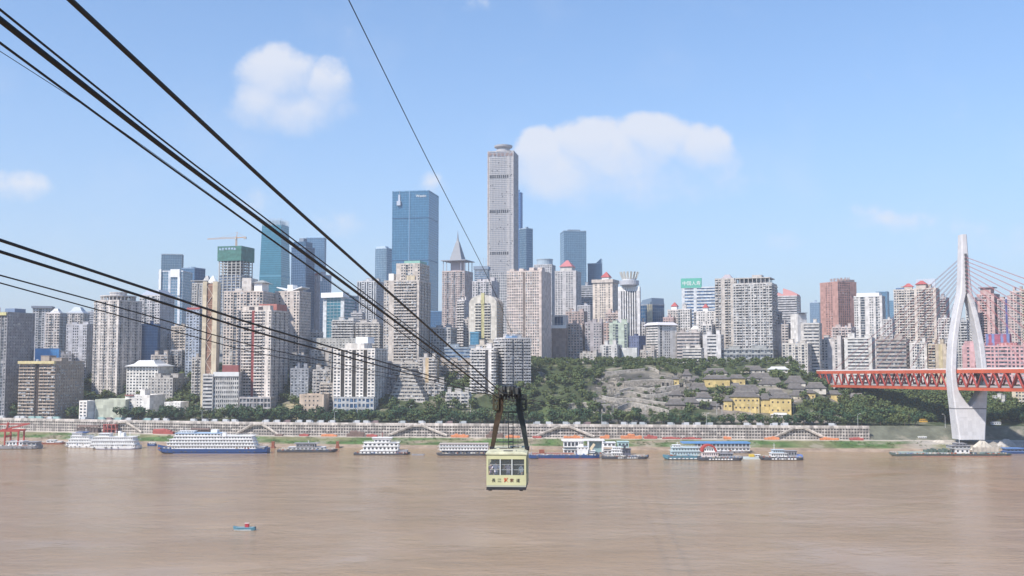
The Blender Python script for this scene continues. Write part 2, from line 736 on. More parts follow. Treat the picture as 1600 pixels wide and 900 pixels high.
def water_material():
    m, n, l, p = principled('muddy_water')
    p.inputs['Roughness'].default_value = .13
    p.inputs['Specular IOR Level'].default_value = .42
    p.inputs['IOR'].default_value = 1.33
    g = n.new('ShaderNodeNewGeometry')

    def nse(sx, sy, detail, rough=.6):
        mp = n.new('ShaderNodeMapping')
        mp.inputs['Scale'].default_value = (sx, sy, 1)
        l.new(g.outputs['Position'], mp.inputs['Vector'])
        t = n.new('ShaderNodeTexNoise')
        t.inputs['Scale'].default_value = 1
        t.inputs['Detail'].default_value = detail
        t.inputs['Roughness'].default_value = rough
        l.new(mp.outputs[0], t.inputs['Vector'])
        return t.outputs[0]
    # silt: broad patches of lighter and darker mud carried by the current
    silt = nse(.006, .011, 6)
    silt2 = nse(.05, .11, 5)
    ad = n.new('ShaderNodeMath')
    ad.operation = 'MULTIPLY_ADD'
    ad.inputs[1].default_value = .35
    l.new(silt2, ad.inputs[0])
    l.new(silt, ad.inputs[2])
    r = n.new('ShaderNodeValToRGB')
    e = r.color_ramp.elements
    e[0].position, e[0].color = .48, (.285, .192, .110, 1)
    e[1].position, e[1].color = .88, (.345, .241, .146, 1)
    l.new(ad.outputs[0], r.inputs[0])
    l.new(r.outputs[0], p.inputs['Base Color'])
    # calm slicks against rippled reaches
    patch = nse(.012, .02, 5)
    pr = n.new('ShaderNodeMapRange')
    pr.inputs[1].default_value = .38
    pr.inputs[2].default_value = .66
    pr.inputs[3].default_value = .14
    pr.inputs[4].default_value = 1.0
    l.new(patch, pr.inputs[0])
    wv = nse(.30, .62, 7, .68)
    wv2 = nse(.045, .085, 5, .62)
    s = n.new('ShaderNodeMath')
    s.operation = 'MULTIPLY_ADD'
    s.inputs[1].default_value = 2.2
    l.new(wv2, s.inputs[0])
    l.new(wv, s.inputs[2])
    mu = n.new('ShaderNodeMath')
    mu.operation = 'MULTIPLY'
    l.new(s.outputs[0], mu.inputs[0])
    l.new(pr.outputs[0], mu.inputs[1])
    b = n.new('ShaderNodeBump')
    b.inputs['Strength'].default_value = .68
    b.inputs['Distance'].default_value = .85
    l.new(mu.outputs[0], b.inputs['Height'])
    l.new(b.outputs[0], p.inputs['Normal'])
    return m


def make_water():
    pts = [(-2390, -180, 0), (2390, -180, 0)]
    xs = [2390 - 40 * i for i in range(120)]
    pts += [(x, wy(x) - 33, 0) for x in xs]
    mb = MB()
    ys0 = -180
    for a, b in zip(xs, xs[1:]):
        mb.poly([(b, ys0, 0), (a, ys0, 0), (a, wy(a) - 33, 0), (b, wy(b) - 33, 0)])
    o = mb.build('river_water', water_material())
    o['kind'] = 'structure'


make_water()


def strip(name, t0, t1, zoff, mat, x0=-2300, x1=2300, step=16, kerb=None):
    """a road sheet along the shore"""
    mb = MB()
    x = x0
    while x < x1 - .01:
        xb = min(x + step, x1)
        za, zb = ground_t(x, (t0 + t1) / 2) + zoff, ground_t(xb, (t0 + t1) / 2) + zoff
        mb.poly([(x, wy(x) + t0, za), (xb, wy(xb) + t0, zb), (xb, wy(xb) + t1, zb), (x, wy(x) + t1, za)])
        x = xb
    o = mb.build(name, mat)
    o['kind'] = 'structure'
    return o


strip('lower_road', -7.6, -1.6, .03, M((.46, .41, .35), .9, var=.18, scale=.12))
strip('upper_road', 2.5, 16, .03, M((.10, .10, .105), .9, var=.15, scale=.1), x1=WALL_END)

# ------------------------------------------------------------------ arcaded retaining wall
WALLC = (.56, .525, .49)


def make_wall():
    root = tag(empty('retaining_wall', (0, 880, 7)), 'long arcaded concrete retaining wall with four rows of small arches above the river bank', 'wall')
    O = Vector((0, 880, 7))
    back, bands, piers, para = MB(), MB(), MB(), MB()
    x0, x1, st = -520.0, WALL_END, 2.4
    rows, H = 4, UP - 7.0
    n = int((x1 - x0) / st)
    for i in range(n + 1):
        x = x0 + i * st
        y = wy(x)
        piers.box(x - .36 - O.x, x + .36 - O.x, y - 1.6 - O.y, y - .7 - O.y, 0, H - .2)
    seg = 10.0
    k = x0
    while k < x1 - .1:
        e = min(k + seg, x1)
        ya, yb = wy(k) - O.y, wy(e) - O.y
        for r in range(rows + 1):
            z = r * (H / rows)
            hgt = .95 if r else .5
            zc = z - hgt / 2 if r else .3
            p, q = Vector((k, ya - 1.12, zc)), Vector((e, yb - 1.12, zc))
            bands.bar(p, q, .9 if r < rows else 1.3, hgt + (.5 if r == rows else 0))
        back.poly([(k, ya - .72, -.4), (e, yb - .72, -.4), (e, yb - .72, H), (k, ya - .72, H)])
        para.bar((k, ya - 1.0, H + .75), (e, yb - 1.0, H + .75), .3, 1.0)
        k = e
    wm = wall_mat(WALLC, .28)
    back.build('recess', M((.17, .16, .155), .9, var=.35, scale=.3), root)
    bands.build('arcade_bands', wm, root, 'stuff')
    piers.build('arcade_piers', wm, root, 'stuff')
    para.build('parapet', wall_mat((.60, .56, .53), .25), root)
    lab = {148: 'beside the white cruise ships', 388: 'behind the blue-hulled cruise ship',
           650: 'beside the white passenger pontoon', 882: 'behind the blue cargo ship', 1240: 'at its right end'}
    for apex, hw in ((148, 34), (388, 34), (650, 46), (882, 46), (1240, 40)):
        xa = None
        pa = on_level(apex, 667, 16.5)
        X = pa.x
        half = hw / F * wy(X)
        mb, mr_ = MB(), MB()
        y = wy(X)
        r2 = tag(empty('stairway', (X, y - 2.6, 7)), 'A-shaped pair of pale stair flights on the arcaded wall, ' + lab[apex], 'stairway')
        for s in (-1, 1):
            yb = wy(X + s * half) - y
            p, q = Vector((s * 4, 0, 9.4)), Vector((s * half, yb, .8))
            mb.bar(p, q, 1.6, .9)
            mr_.bar(p + Vector((0, -1.0, 1.1)), q + Vector((0, -1.0, 1.1)), .25, 1.0)
        mb.box(-4.3, 4.3, -1, 1.2, 8.9, 10.0)
        mr_.box(-4.3, 4.3, -1.15, -.9, 10.0, 11.0)
        mb.build('flights', wall_mat((.58, .53, .48), .25), r2)
        mr_.build('parapet', wall_mat((.70, .65, .60), .2), r2)


make_wall()

# ------------------------------------------------------------------ buildings
WHITE = (.68, .665, .64)
CREAM = (.62, .555, .485)
PALE = (.56, .56, .58)
LILAC = (.53, .54, .60)
GREY = (.40, .40, .405)
TAN = (.42, .36, .305)
DARK = ('win', (.035, .045, .06), (.30, .31, .32), .22)
BLUEW = ('win', (.03, .07, .14), (.22, .30, .40), .2)
GLASS_BLUE = (.085, .245, .40)
GLASS_TEAL = (.07, .27, .36)
GLASS_PALE = (.22, .36, .50)
GLASS_NAVY = (.045, .13, .26)


def gmat(g):
    if g[0] == 'win':
        return window_mat(*g[1:])
    if g[0] == 'pale':
        return curtain_mat(tuple(g[1]), .3, 0.0, .10)
    return curtain_mat(tuple(g))


class Bld:
    def __init__(s, name, label, x0, xs, x1, yt, D, wall, glass=DARK, fh=3.0, bw=3.4, ac=.22, cat='building', group=None, dmax=42.0, grime=.16, trim=None):
        den = D * CT
        ztop = at(xs, yt, D).z
        k = CT + (ztop - CAMZ) / D * ST
        u = lambda p: (p - 800.0) / F * k
        wl_, wr_ = max(xs - x0, .01), max(x1 - xs, 0)
        a = math.atan(u(xs))
        rp = math.atan2(wr_, wl_)
        rp = max(math.radians(9), min(math.radians(80), rp))
        if wr_ < .6:
            rp = math.radians(4)
        r = a + rp
        Xc = u(xs) * D
        w = (Xc - u(x0) * D) / (math.cos(r) + u(x0) * math.sin(r))
        if wr_ < .6:
            d = max(12.0, min(26.0, w * .8))
        else:
            d = (u(x1) * D - Xc) / (math.sin(r) - u(x1) * math.cos(r))
        d = max(7.0, min(dmax, d))
        w = max(3.0, w)
        L, R = Vector((-math.cos(r), math.sin(r))), Vector((math.sin(r), math.cos(r)))
        c = Vector((Xc, D))
        ctr = c + L * w / 2 + R * d / 2
        zs = [gz(q.x, q.y) for q in (c, c + L * w, c + R * d, c + L * w + R * d, ctr)]
        s.base = min(zs) - 1.5
        s.root = empty(name, (ctr.x, ctr.y, s.base), -r)
        tag(s.root, label, cat, group)
        s.w, s.d, s.h = w, d, ztop - s.base
        s.r, s.D, s.ctr = r, D, ctr
        s.fh, s.bw, s.ac = fh, bw, ac
        s.wall, s.glass, s.trim = wall, glass, trim
        s.grime = grime
        s.rng = random.Random(int(x0 * 7 + x1 * 13 + yt * 3))
        s.W, s.G, s.B, s.A, s.T, s.E = MB(), MB(), MB(), MB(), MB(), MB()
        s.n_roof = 0

    def zpx(s, py):
        """local height of an image row at this building's near corner"""
        return at(800, py, s.D).z - s.base

    def xpx(s, px):
        """local x on the front face for an image column"""
        a = math.cos(-s.r)
        dz = s.h + s.base - CAMZ
        k = CT + dz / s.D * ST
        u = (px - 800.0) / F * k
        # front face line: P = c0 + t*(cos r, -sin r) + (-d/2)*(sin r, cos r)
        cr, sr = math.cos(s.r), math.sin(s.r)
        bx, by = s.ctr.x - s.d / 2 * sr, s.ctr.y - s.d / 2 * cr
        return (u * by - bx) / (cr + u * sr)

    # ---- a block with facades on three sides
    def block(s, x0, x1, y0, y1, z0, z1, pf='*w', ps=None, fh=None, bw=None, rec=.45, cap=True, ac=None, hs=1.35, pw=.42, bd=1.15):
        ps = pf if ps is None else ps
        fh, bw = fh or s.fh, bw or s.bw
        ac = s.ac if ac is None else ac
        s.G.box(x0 + rec, x1 - rec, y0 + rec, y1 - rec, z0, z1 - .3)
        faces = (
            (x1 - x0, pf, lambda u, n, z: (x0 + u, y0 + rec - n, z)),
            (y1 - y0, ps, lambda u, n, z: (x1 - rec + n, y0 + u, z)),
            (y1 - y0, ps, lambda u, n, z: (x0 + rec - n, y1 - u, z)),
            (x1 - x0, 's', lambda u, n, z: (x1 - u, y1 - rec + n, z)),
        )
        for (Wd, pat, tf) in faces:
            s.facade(Wd, pat, tf, z0, z1, fh, bw, rec, ac, hs, pw, bd)
        if cap:
            s.W.box(x0 - .12, x1 + .12, y0 - .12, y1 + .12, z1 - .5, z1 + .25)
            for (a, b, c, d) in ((x0 - .1, x1 + .1, y0 - .1, y0 + .25), (x0 - .1, x1 + .1, y1 - .25, y1 + .1),
                                 (x0 - .1, x0 + .25, y0, y1), (x1 - .25, x1 + .1, y0, y1)):
                s.W.box(a, b, c, d, z1 + .24, z1 + 1.15)

    def facade(s, Wd, pat, tf, z0, z1, fh, bw, rec, ac, hs, pw, bd):
        if pat.startswith('*'):
            nb_ = max(1, round(Wd / bw))
            cyc = pat[1:]
            pat = ''.join(cyc[i % len(cyc)] for i in range(nb_))
        nb_ = len(pat)
        bwid = Wd / nb_
        nf = max(1, int(round((z1 - z0) / fh)))
        fhh = (z1 - z0) / nf

        def fb(mb, u0, u1, n0, n1, za, zb):
            p, q = tf(u0, n0, za), tf(u1, n1, zb)
            mb.box(p[0], q[0], p[1], q[1], za, zb)
        # end piers close the corners
        i = 0
        while i < nb_:
            ch = pat[i]
            j = i
            while j < nb_ and pat[j] == ch:
                j += 1
            ua, ub = i * bwid, j * bwid
            if ch in 'wWtk':
                hh = {'w': hs, 'W': hs * .62, 't': hs * 1.42, 'k': hs}[ch]
                pp = {'w': pw, 'W': pw * .5, 't': min(.72, pw * 1.55), 'k': pw}[ch]
                for f in range(nf):
                    zf = z0 + f * fhh
                    fb(s.W, ua, ub, 0, rec, zf - (.001 if f else 0), zf + hh * fhh / 3.0)
                for b in range(i, j + 1):
                    c = b * bwid
                    u0, u1 = max(ua, c - pp * bwid / 2), min(ub, c + pp * bwid / 2)
                    fb(s.W, u0, u1, 0, rec + .03, z0, z1)
            elif ch == 'b':
                for f in range(nf):
                    zf = z0 + f * fhh
                    fb(s.B, ua + .08, ub - .08, 0, rec + bd, zf + .0, zf + fhh * .40)
                for b in range(i, j + 1):
                    c = b * bwid
                    fb(s.W, max(ua, c - .22), min(ub, c + .22), 0, rec + .25, z0, z1)
            elif ch == 's':
                fb(s.W, ua, ub, 0, rec + .06, z0, z1)
            elif ch == 'c':      # coloured strip
                fb(s.T, ua, ub, 0, rec + .5, z0, z1 + .6)
            elif ch == 'x':      # deep slot, its shade painted as a flat dark strip
                fb(s.T, ua, ub, 0, .05, z0, z1 - .4)
            elif ch == 'd':      # deep recess with thin landings
                for f in range(nf):
                    zf = z0 + f * fhh
                    fb(s.W, ua, ub, 0, .12, zf, zf + .5)
            elif ch == 'v':
                for b in range(i, j + 1):
                    c = b * bwid
                    fb(s.W, max(ua, c - .24 * bwid), min(ub, c + .24 * bwid), 0, rec + .35, z0, z1)
            elif ch == 'h':      # ribbon windows
                for f in range(nf):
                    zf = z0 + f * fhh
                    fb(s.W, ua, ub, 0, rec, zf, zf + fhh * .52)
            elif ch == 'g':
                for f in range(nf + 1):
                    zf = min(z0 + f * fhh, z1 - .3)
                    fb(s.W, ua, ub, 0, rec * .3, zf - .16, zf + .16)
                for b in range(i, j + 1):
                    c = b * bwid
                    fb(s.W, max(ua, c - .1), min(ub, c + .1), 0, rec * .34, z0, z1)
            if ac and ch in 'wWtbk':
                for b in range(i, j):
                    for f in range(nf):
                        if s.rng.random() < ac * .42:      # enclosed balcony or awning over one bay
                            n0 = rec + (bd if ch == 'b' else .02)
                            z = z0 + (f + .38) * fhh
                            fb(s.E, (b + .12) * bwid, (b + .88) * bwid, max(0, n0 - .3), n0 + .22, z, z + fhh * s.rng.uniform(.3, .58))
                        if s.rng.random() < ac:
                            u = (b + s.rng.uniform(.15, .65)) * bwid
                            z = z0 + f * fhh + s.rng.uniform(.05, .5)
                            n0 = rec + (bd if ch == 'b' else .02)
                            fb(s.A, u, u + s.rng.uniform(.8, 1.5), n0, n0 + .5, z, z + s.rng.uniform(.6, 1.1))
            i = j

    def main(s, pf='*w', ps=None, z1=None, **kw):
        s.block(-s.w / 2, s.w / 2, -s.d / 2, s.d / 2, 0, z1 or s.h, pf, ps, **kw)
        return s

    def part(s, name, mb, mat, kind=None, parent=None, smooth=False):
        return mb.build(name, mat, parent or s.root, kind, smooth)

    def roofbits(s, n=2, hh=(2.5, 6), z=None, tank=True):
        z = z if z is not None else s.h + .2
        for i in range(n):
            mb = MB()
            ww, dd = s.w * s.rng.uniform(.14, .3), s.d * s.rng.uniform(.18, .36)
            cx = -s.w / 2 + s.w * ((i + .5) / n) + s.rng.uniform(-.06, .06) * s.w
            cy = s.rng.uniform(-.2, .2) * s.d
            h = s.rng.uniform(*hh)
            mb.box(cx - ww / 2, cx + ww / 2, cy - dd / 2, cy + dd / 2, z - .3, z + h)
            mb.box(cx - ww / 2 - .3, cx + ww / 2 + .3, cy - dd / 2 - .3, cy + dd / 2 + .3, z + h, z + h + .4)
            mb.box(cx - ww * .2, cx + ww * .1, cy - dd / 2 - .05, cy - dd / 2 + .2, z + .3, z + min(h * .7, 2.4))
            s.part('roof_house', mb, wall_mat(tuple(c * .95 for c in s.wall), s.grime))
        if tank and s.rng.random() < .7:
            mb = MB()
            cx, cy = s.rng.uniform(-.3, .3) * s.w, s.rng.uniform(-.3, 0) * s.d
            mb.lathe([(1.3, z), (1.3, z + 2.2), (.4, z + 2.7)], 10, cx, cy)
            s.part('water_tank', mb, M((.55, .56, .58), .4, .6))
        return s

    def rbox(s, name, fx0, fx1, fy0, fy1, z0, z1, mat, bev=None):
        mb = MB()
        mb.box(-s.w / 2 + fx0 * s.w, -s.w / 2 + fx1 * s.w, -s.d / 2 + fy0 * s.d, -s.d / 2 + fy1 * s.d, z0, z1)
        return s.part(name, mb, mat)

    def pyramid(s, name, fx0, fx1, fy0, fy1, z0, z1, mat, top=.03, eave=.0):
        mb = MB()
        xa, xb = -s.w / 2 + fx0 * s.w, -s.w / 2 + fx1 * s.w
        ya, yb = -s.d / 2 + fy0 * s.d, -s.d / 2 + fy1 * s.d
        cx, cy = (xa + xb) / 2, (ya + yb) / 2

        def ring(k, z):
            return [(cx + (xa - cx) * k, cy + (ya - cy) * k, z), (cx + (xb - cx) * k, cy + (ya - cy) * k, z),
                    (cx + (xb - cx) * k, cy + (yb - cy) * k, z), (cx + (xa - cx) * k, cy + (yb - cy) * k, z)]
        h = z1 - z0
        mid = .62 if top < .5 else (1 + top) / 2
        mb.loft([ring(1.0, z0), ring(1.0 + eave, z0 + .02 * h), ring(mid, z0 + (.45 if top < .5 else .5) * h), ring(top, z1)])
        return s.part(name, mb, mat)

    def done(s):
        wm = wall_mat(s.wall, s.grime)
        if s.W.v: s.part('wall', s.W, wm)
        if s.G.v: s.part('windows', s.G, gmat(s.glass), 'stuff')
        if s.B.v: s.part('balconies', s.B, wall_mat(tuple(min(.78, c * 1.06) for c in s.wall), s.grime), 'stuff')
        if s.A.v: s.part('air_conditioners', s.A, M((.50, .50, .49), .6, var=.25, scale=.9), 'stuff')
        if s.E.v: s.part('balcony_enclosures', s.E, window_mat((.12, .13, .145), (.52, .51, .49), .5), 'stuff')
        if s.T.v: s.part('strip_or_slot_shade', s.T, wall_mat(s.trim or TAN, s.grime))  # real coloured strips, and the painted shade of deep slots
        return s


def text_part(body, size, mat, parent, loc, rot=(math.pi / 2, 0, 0), name='lettering', extrude=.05, align='LEFT', sx=1.0):
    cu = bpy.data.curves.new(name, 'FONT')
    cu.body = body
    cu.size = size
    cu.extrude = extrude
    cu.align_x = align
    tmp = bpy.data.objects.new('tmp_text', cu)
    COL.objects.link(tmp)
    dg = bpy.context.evaluated_depsgraph_get()
    dg.update()
    me = bpy.data.meshes.new_from_object(tmp.evaluated_get(dg))
    bpy.data.objects.remove(tmp)
    me.materials.clear()
    me.materials.append(mat)
    o = bpy.data.objects.new(name, me)
    COL.objects.link(o)
    o.parent = parent
    o.location = loc
    o.rotation_euler = rot
    o.scale = (sx, 1, 1)
    return o


def glyphs(mb, x, z, size, n, y, rng, gap=1.15, depth=.25):
    """far-off square characters too small to read: upright strokes and bars"""
    for i in range(n):
        cx = x + i * size * gap
        t = size * .13
        rows = sorted(rng.sample([.04, .3, .52, .76], 3))
        for r in rows:
            mb.box(cx + size * rng.choice((0, .1)), cx + size * rng.choice((.85, 1)), y - depth, y, z + r * size, z + r * size + t)
        for c in rng.sample([.05, .4, .44, .78], 2):
            mb.box(cx + c * size, cx + c * size + t, y - depth - .02, y - .02, z + size * rng.choice((0, .2)), z + size)

def T(name, label, x0, xs, x1, yt, D, wall, pf='*w', ps=None, glass=DARK, roof=2, fin=True, mk={}, **kw):
    b = Bld(name, label, x0, xs, x1, yt, D, wall, glass, **kw)
    b.main(pf, ps, **mk)
    if roof:
        b.roofbits(roof)
    if fin:
        b.done()
    return b


AT, OT, GT = 'apartment_tower', 'office_tower', 'glass_tower'
BLK = 'apartment_block'
RED = M((.36, .085, .085), .7, var=.15)
REDDARK = M((.26, .085, .08), .75, var=.15)
GREENROOF = M((.22, .42, .36), .6, var=.1)
BLUESHEET = M((.06, .24, .52), .5, var=.15, scale=.15)
STEEL = M((.42, .43, .45), .45, .5)
CONC = M((.42, .41, .39), .9, var=.15)
WHITEP = M((.74, .74, .73), .6, var=.06)

# ---- far left
b = T(AT, 'dark slate slab tower cut off by the left edge of the frame', -34, 12, 55, 489, 985, (.30, .31, .34), '*wwd', '*t', fin=False, roof=0, trim=(.5, .46, .2), ac=.1, dmax=60)
b.rbox('roof_house', .62, .95, .3, .7, b.h, b.h + 5, M((.16, .22, .33), .7))
b.rbox('red_sign', .55, .7, 0, .05, b.h, b.h + 5.5, RED)
b.rbox('yellow_cornice', .02, .98, -.04, .03, b.h - 2.2, b.h + .6, M((.50, .47, .24), .8, var=.2))
b.done()
b = T(BLK, 'brown-grey mid-rise block with yellow cornice and dark central slot behind the trees', 31, 88, 132, 566, 965, (.40, .345, .30), 'bbbbxbbbb', '*t', roof=3, fin=False, ac=.35, trim=(.06, .05, .05))
b.rbox('yellow_cornice', .0, 1.0, -.07, .02, b.h - 1.5, b.h + 1.1, M((.52, .45, .25), .85, var=.2))
b.done()
b = Bld('metal_shed', 'bright blue sheet-metal rooftop shed behind the brown-grey block', 55, 92, 95, 545, 1020, (.06, .24, .5))
b.block(-b.w / 2, b.w / 2, -b.d / 2, b.d / 2, 0, b.h, 's', 's', cap=False)
b.G = MB(); b.W = MB()
mb = MB(); mb.box(-b.w / 2, b.w / 2, -b.d / 2, b.d / 2, 0, b.h)
for i in range(12):
    x = -b.w / 2 + b.w * i / 11
    mb.box(x - .1, x + .1, -b.d / 2 - .12, -b.d / 2 - .0, 0, b.h)
b.part('cladding', mb, BLUESHEET)
mb = MB(); mb.box(-b.w / 2 - .3, b.w / 2 + .3, -b.d / 2 - .3, b.d / 2 + .3, b.h, b.h + .5); b.part('roof', mb, M((.07, .2, .42), .5)); b.done()
b = T(AT, 'pale grey tower with dark flat overhanging cap behind the slate slab tower', 51, 80, 84, 482, 1290, PALE, '*wwdw', roof=0, fin=False)
b.rbox('cap', -.06, 1.06, -.1, 1.1, b.h + .3, b.h + 3, M((.2, .22, .27), .7)); b.done()
b = T(AT, 'stepped gable-topped pinkish white tower right of the capped grey tower', 72, 94, 105, 490, 1150, (.60, .56, .55), '*wbw', roof=1, fin=False)
b.pyramid('gable', .1, .9, .1, .9, b.h + .2, b.h + 6, M((.55, .55, .56), .8), top=.3); b.done()
b = T(AT, 'white tower with sloping glazed roof wing left of the round-topped tower', 104, 130, 140, 490, 1190, (.60, .57, .56), '*wwd', roof=0, fin=False)
b.pyramid('roof', -.02, 1.02, -.02, 1.02, b.h + .2, b.h + 8, M((.38, .42, .47), .5), top=.35); b.done()
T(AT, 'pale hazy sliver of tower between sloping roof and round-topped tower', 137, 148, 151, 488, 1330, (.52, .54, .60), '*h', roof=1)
T(AT, 'lilac-white tower with blank vertical strips and pale green roof boxes', 104, 136, 148, 508, 1075, (.58, .59, .64), 'wsswwwssww', '*ws', ac=.15)
# round topped tower
b = T(AT, 'tall round-topped white tower with drum ring crown and vertical ribs', 147, 186, 222, 470, 1040, (.60, .57, .55), '*wdwsw', '*wdwsw', roof=0, fin=False, ac=.12, dmax=60, bw=2.3)
mb = MB()
R = (b.w + b.d) / 4 * 1.02
mb.lathe([(R, b.h + .3), (R, b.h + 1.2)], 28); mb.lathe([(R * 1.06, b.h + 5.0), (R * 1.06, b.h + 6.2)], 28)
for i in range(28):
    a = 2 * math.pi * i / 28
    mb.box(R * math.cos(a) - .4, R * math.cos(a) + .4, R * math.sin(a) - .4, R * math.sin(a) + .4, b.h + 1, b.h + 5.2)
b.part('ring_crown', mb, wall_mat((.56, .55, .55)))
mb = MB(); mb.lathe([(R * .5, b.h), (R * .5, b.h + 9), (R * .54, b.h + 9.2), (R * .54, b.h + 10)], 20); b.part('roof_house', mb, wall_mat((.55, .54, .54))); b.done()
b = T(AT, 'grey-white tower with dark hipped cap and blue-grey shaded flank', 218, 250, 273, 462, 1105, (.54, .54, .57), '*wwd', '*t', roof=0, fin=False)
b.pyramid('roof', 0, 1, 0, 1, b.h + .3, b.h + 7, M((.30, .33, .40), .7), top=.55); b.done()
T('office_block', 'deep blue glazed office block below the hipped grey-white tower', 221, 247, 251, 508, 1085, (.12, .22, .40), '*g', glass=(.05, .16, .36), roof=1)
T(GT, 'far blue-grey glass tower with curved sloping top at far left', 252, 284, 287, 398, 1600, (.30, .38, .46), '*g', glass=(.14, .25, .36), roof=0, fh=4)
b = T(GT, 'silvery glass tower with staggered white frames left of the blue glass tower', 248, 286, 301, 424, 1400, (.66, .70, .76), '*sggg', '*g', glass=GLASS_PALE, roof=0, fh=4, fin=False)
b.rbox('white_frame', .05, .12, -.05, .0, b.h * .55, b.h + 3, WHITEP); b.rbox('white_frame', .5, .88, -.05, .0, b.h - 8, b.h + 3, WHITEP)
b.rbox('white_frame', .8, .9, -.05, .0, b.h * .7, b.h - 8, WHITEP); b.done()
T(GT, 'blue glass tower with slanted roof behind the elevator tower', 284, 304, 321, 419, 1480, (.22, .34, .50), '*g', glass=(.09, .21, .38), roof=1, fh=4)
T(BLK, 'small cream apartment block between blue office and elevator tower', 268, 290, 299, 511, 1090, (.58, .53, .48), '*wb')
b = T(AT, 'blue-grey apartment tower with a red roof band beside the elevator tower', 291, 312, 322, 484, 1065, (.36, .42, .52), '*wwt', roof=1, fin=False)
b.rbox('red_band', .05, 1.0, -.02, .3, b.h + .3, b.h + 2.4, RED); b.done()
b = T(AT, 'weathered grey concrete tower with ornamental peak behind the elevator tower', 300, 332, 346, 443, 1260, (.46, .45, .44), '*wwv', roof=0, fin=False)
b.pyramid('peak', .3, .75, .25, .75, b.h, b.h + 11, wall_mat((.46, .46, .46)), top=.2)
b.rbox('roof_slab', -.05, .8, -.05, .8, b.h + 3, b.h + 4, wall_mat((.45, .45, .45))); b.done()
# white school with hipped roof
b = T('school_building', 'low white building with hipped roof on the hill below the towers', 198, 247, 271, 573, 1030, (.80, .80, .78), '*w', '*t', roof=0, fin=False, ac=0)
b.pyramid('roof', -.04, 1.04, -.08, 1.08, b.h + .3, b.h + 6.5, M((.58, .58, .58), .8, var=.1), top=.45); b.done()
T('house_row', 'row of old grey houses with blue awning on the slope below the blue-grey tower', 232, 270, 296, 592, 1012, (.44, .43, .42), '*tw', roof=3)
# warehouse group by the road
T('warehouse', 'low pale green warehouse behind the riverside trees', 149, 196, 215, 626, 962, (.56, .60, .50), 's', 's', roof=0)
b = T('office_block', 'low white building with red roof edge beside the green warehouse', 196, 234, 258, 619, 966, (.82, .81, .79), 'swsttss', '*s', roof=1, fin=False, ac=0)
b.rbox('red_edge', .0, .35, -.05, .05, b.h + .2, b.h + 1.2, REDDARK); b.done()
T('gatehouse', 'small white gatehouse left of the green warehouse', 124, 136, 149, 628, 955, (.82, .81, .79), 'ww', 's', roof=0, ac=0)
T('annex_building', 'low white annex between red-edged building and elevator tower', 257, 282, 295, 630, 962, (.82, .81, .79), '*t', 's', roof=0, ac=0)

# ---- lattice elevator tower
b = Bld('elevator_tower', 'slender cream elevator tower with brown cross-braced slot and white cone top', 317, 340, 345, 440, 968, (.66, .59, .45))
w, d, h = b.w, b.d, b.h
mb = MB(); mb.box(-w / 2, -w / 2 + w * .27, -d / 2, d / 2, 0, h); b.part('column', mb, wall_mat((.66, .59, .45), .14))
mb = MB(); mb.box(w / 2 - w * .33, w / 2, -d / 2, d / 2, 0, h); b.part('column', mb, wall_mat((.66, .59, .45), .14))
mb = MB(); mb.box(-w / 2 + w * .27, w / 2 - w * .33, -d / 2 + 1.0, d / 2, 0, h - 2); b.part('shaft', mb, M((.27, .155, .11), .8, var=.25))
nx = 13
for i in range(nx):
    z0, z1 = 8 + (h - 12) * i / nx, 8 + (h - 12) * (i + 1) / nx
    xa, xb = -w / 2 + w * .27, w / 2 - w * .33
    mb = MB(); mb.bar((xa, -d / 2 + .6, z0), (xb, -d / 2 + .6, z1), .35, .35) if i % 2 else mb.bar((xb, -d / 2 + .6, z0), (xa, -d / 2 + .6, z1), .35, .35)
    b.part('brace', mb, M((.62, .56, .48), .6))
    mb = MB(); mb.box(xa, xb, -d / 2 + .7, -d / 2 + 1.2, z1 - .25, z1 + .25); b.part('landing', mb, M((.45, .30, .22), .8))
mb = MB(); mb.lathe([(w * .3, h - 1), (w * .3, h + 1), (w * .12, h + 4.5), (.1, h + 6.5)], 12, 1.0); b.part('cone_top', mb, WHITEP)
b = T('office_block', 'pale grey office block joined to the foot of the elevator tower', 334, 373, 379, 583, 966, (.60, .60, .585), 'wwwwkwwwwkww', '*w', roof=0, fin=False, ac=.05, fh=4.2)
b.rbox('white_fascia', -.01, 1.01, -.04, .02, b.h - 3, b.h + 1, WHITEP)
b.rbox('dark_red_shed', .3, .95, .2, .7, b.h + .2, b.h + 7.5, REDDARK); b.done()
T('stair_tower', 'white stair tower at the foot of the elevator tower', 317, 333, 334.5, 586, 962, (.74, .735, .72), 'h', 's', roof=0, ac=0, fh=3.6)

# ---- tower under construction with crane
b = Bld('construction_tower', 'unfinished concrete frame tower wrapped in green net at its top', 341, 377, 397, 384, 1380, (.50, .51, .53))
w, d, h = b.w, b.d, b.h
zn = b.zpx(407)
core = MB(); core.box(-w * .22, w * .22, -d * .22, d * .22, 0, h - 1); b.part('core', core, M((.20, .22, .26), .9, var=.2))
nf = 34
for i in range(nf):
    z = zn - 3.6 - i * 3.9
    if z < 20: break
    mb = MB(); mb.box(-w / 2 + 1, w / 2 - 1, -d / 2 + 1, d / 2 - 1, z, z + .75); b.part('floor_slab', mb, CONC)
    if z < b.zpx(432):
        mb = MB(); mb.box(-w / 2 + 1.4, w / 2 - 1.4, -d / 2 + 1.4, d / 2 - 1.4, z + .75, z + 2.9); b.part('glazing', mb, window_mat((.05, .07, .11), (.30, .32, .36), .25))
cols = MB()
for i in range(6):
    x = -w / 2 + 1.5 + (w - 3) * i / 5
    for y in (-d / 2 + 1.3, d / 2 - 1.3):
        cols.box(x - .6, x + .6, y - .6, y + .6, 0, h - 1)
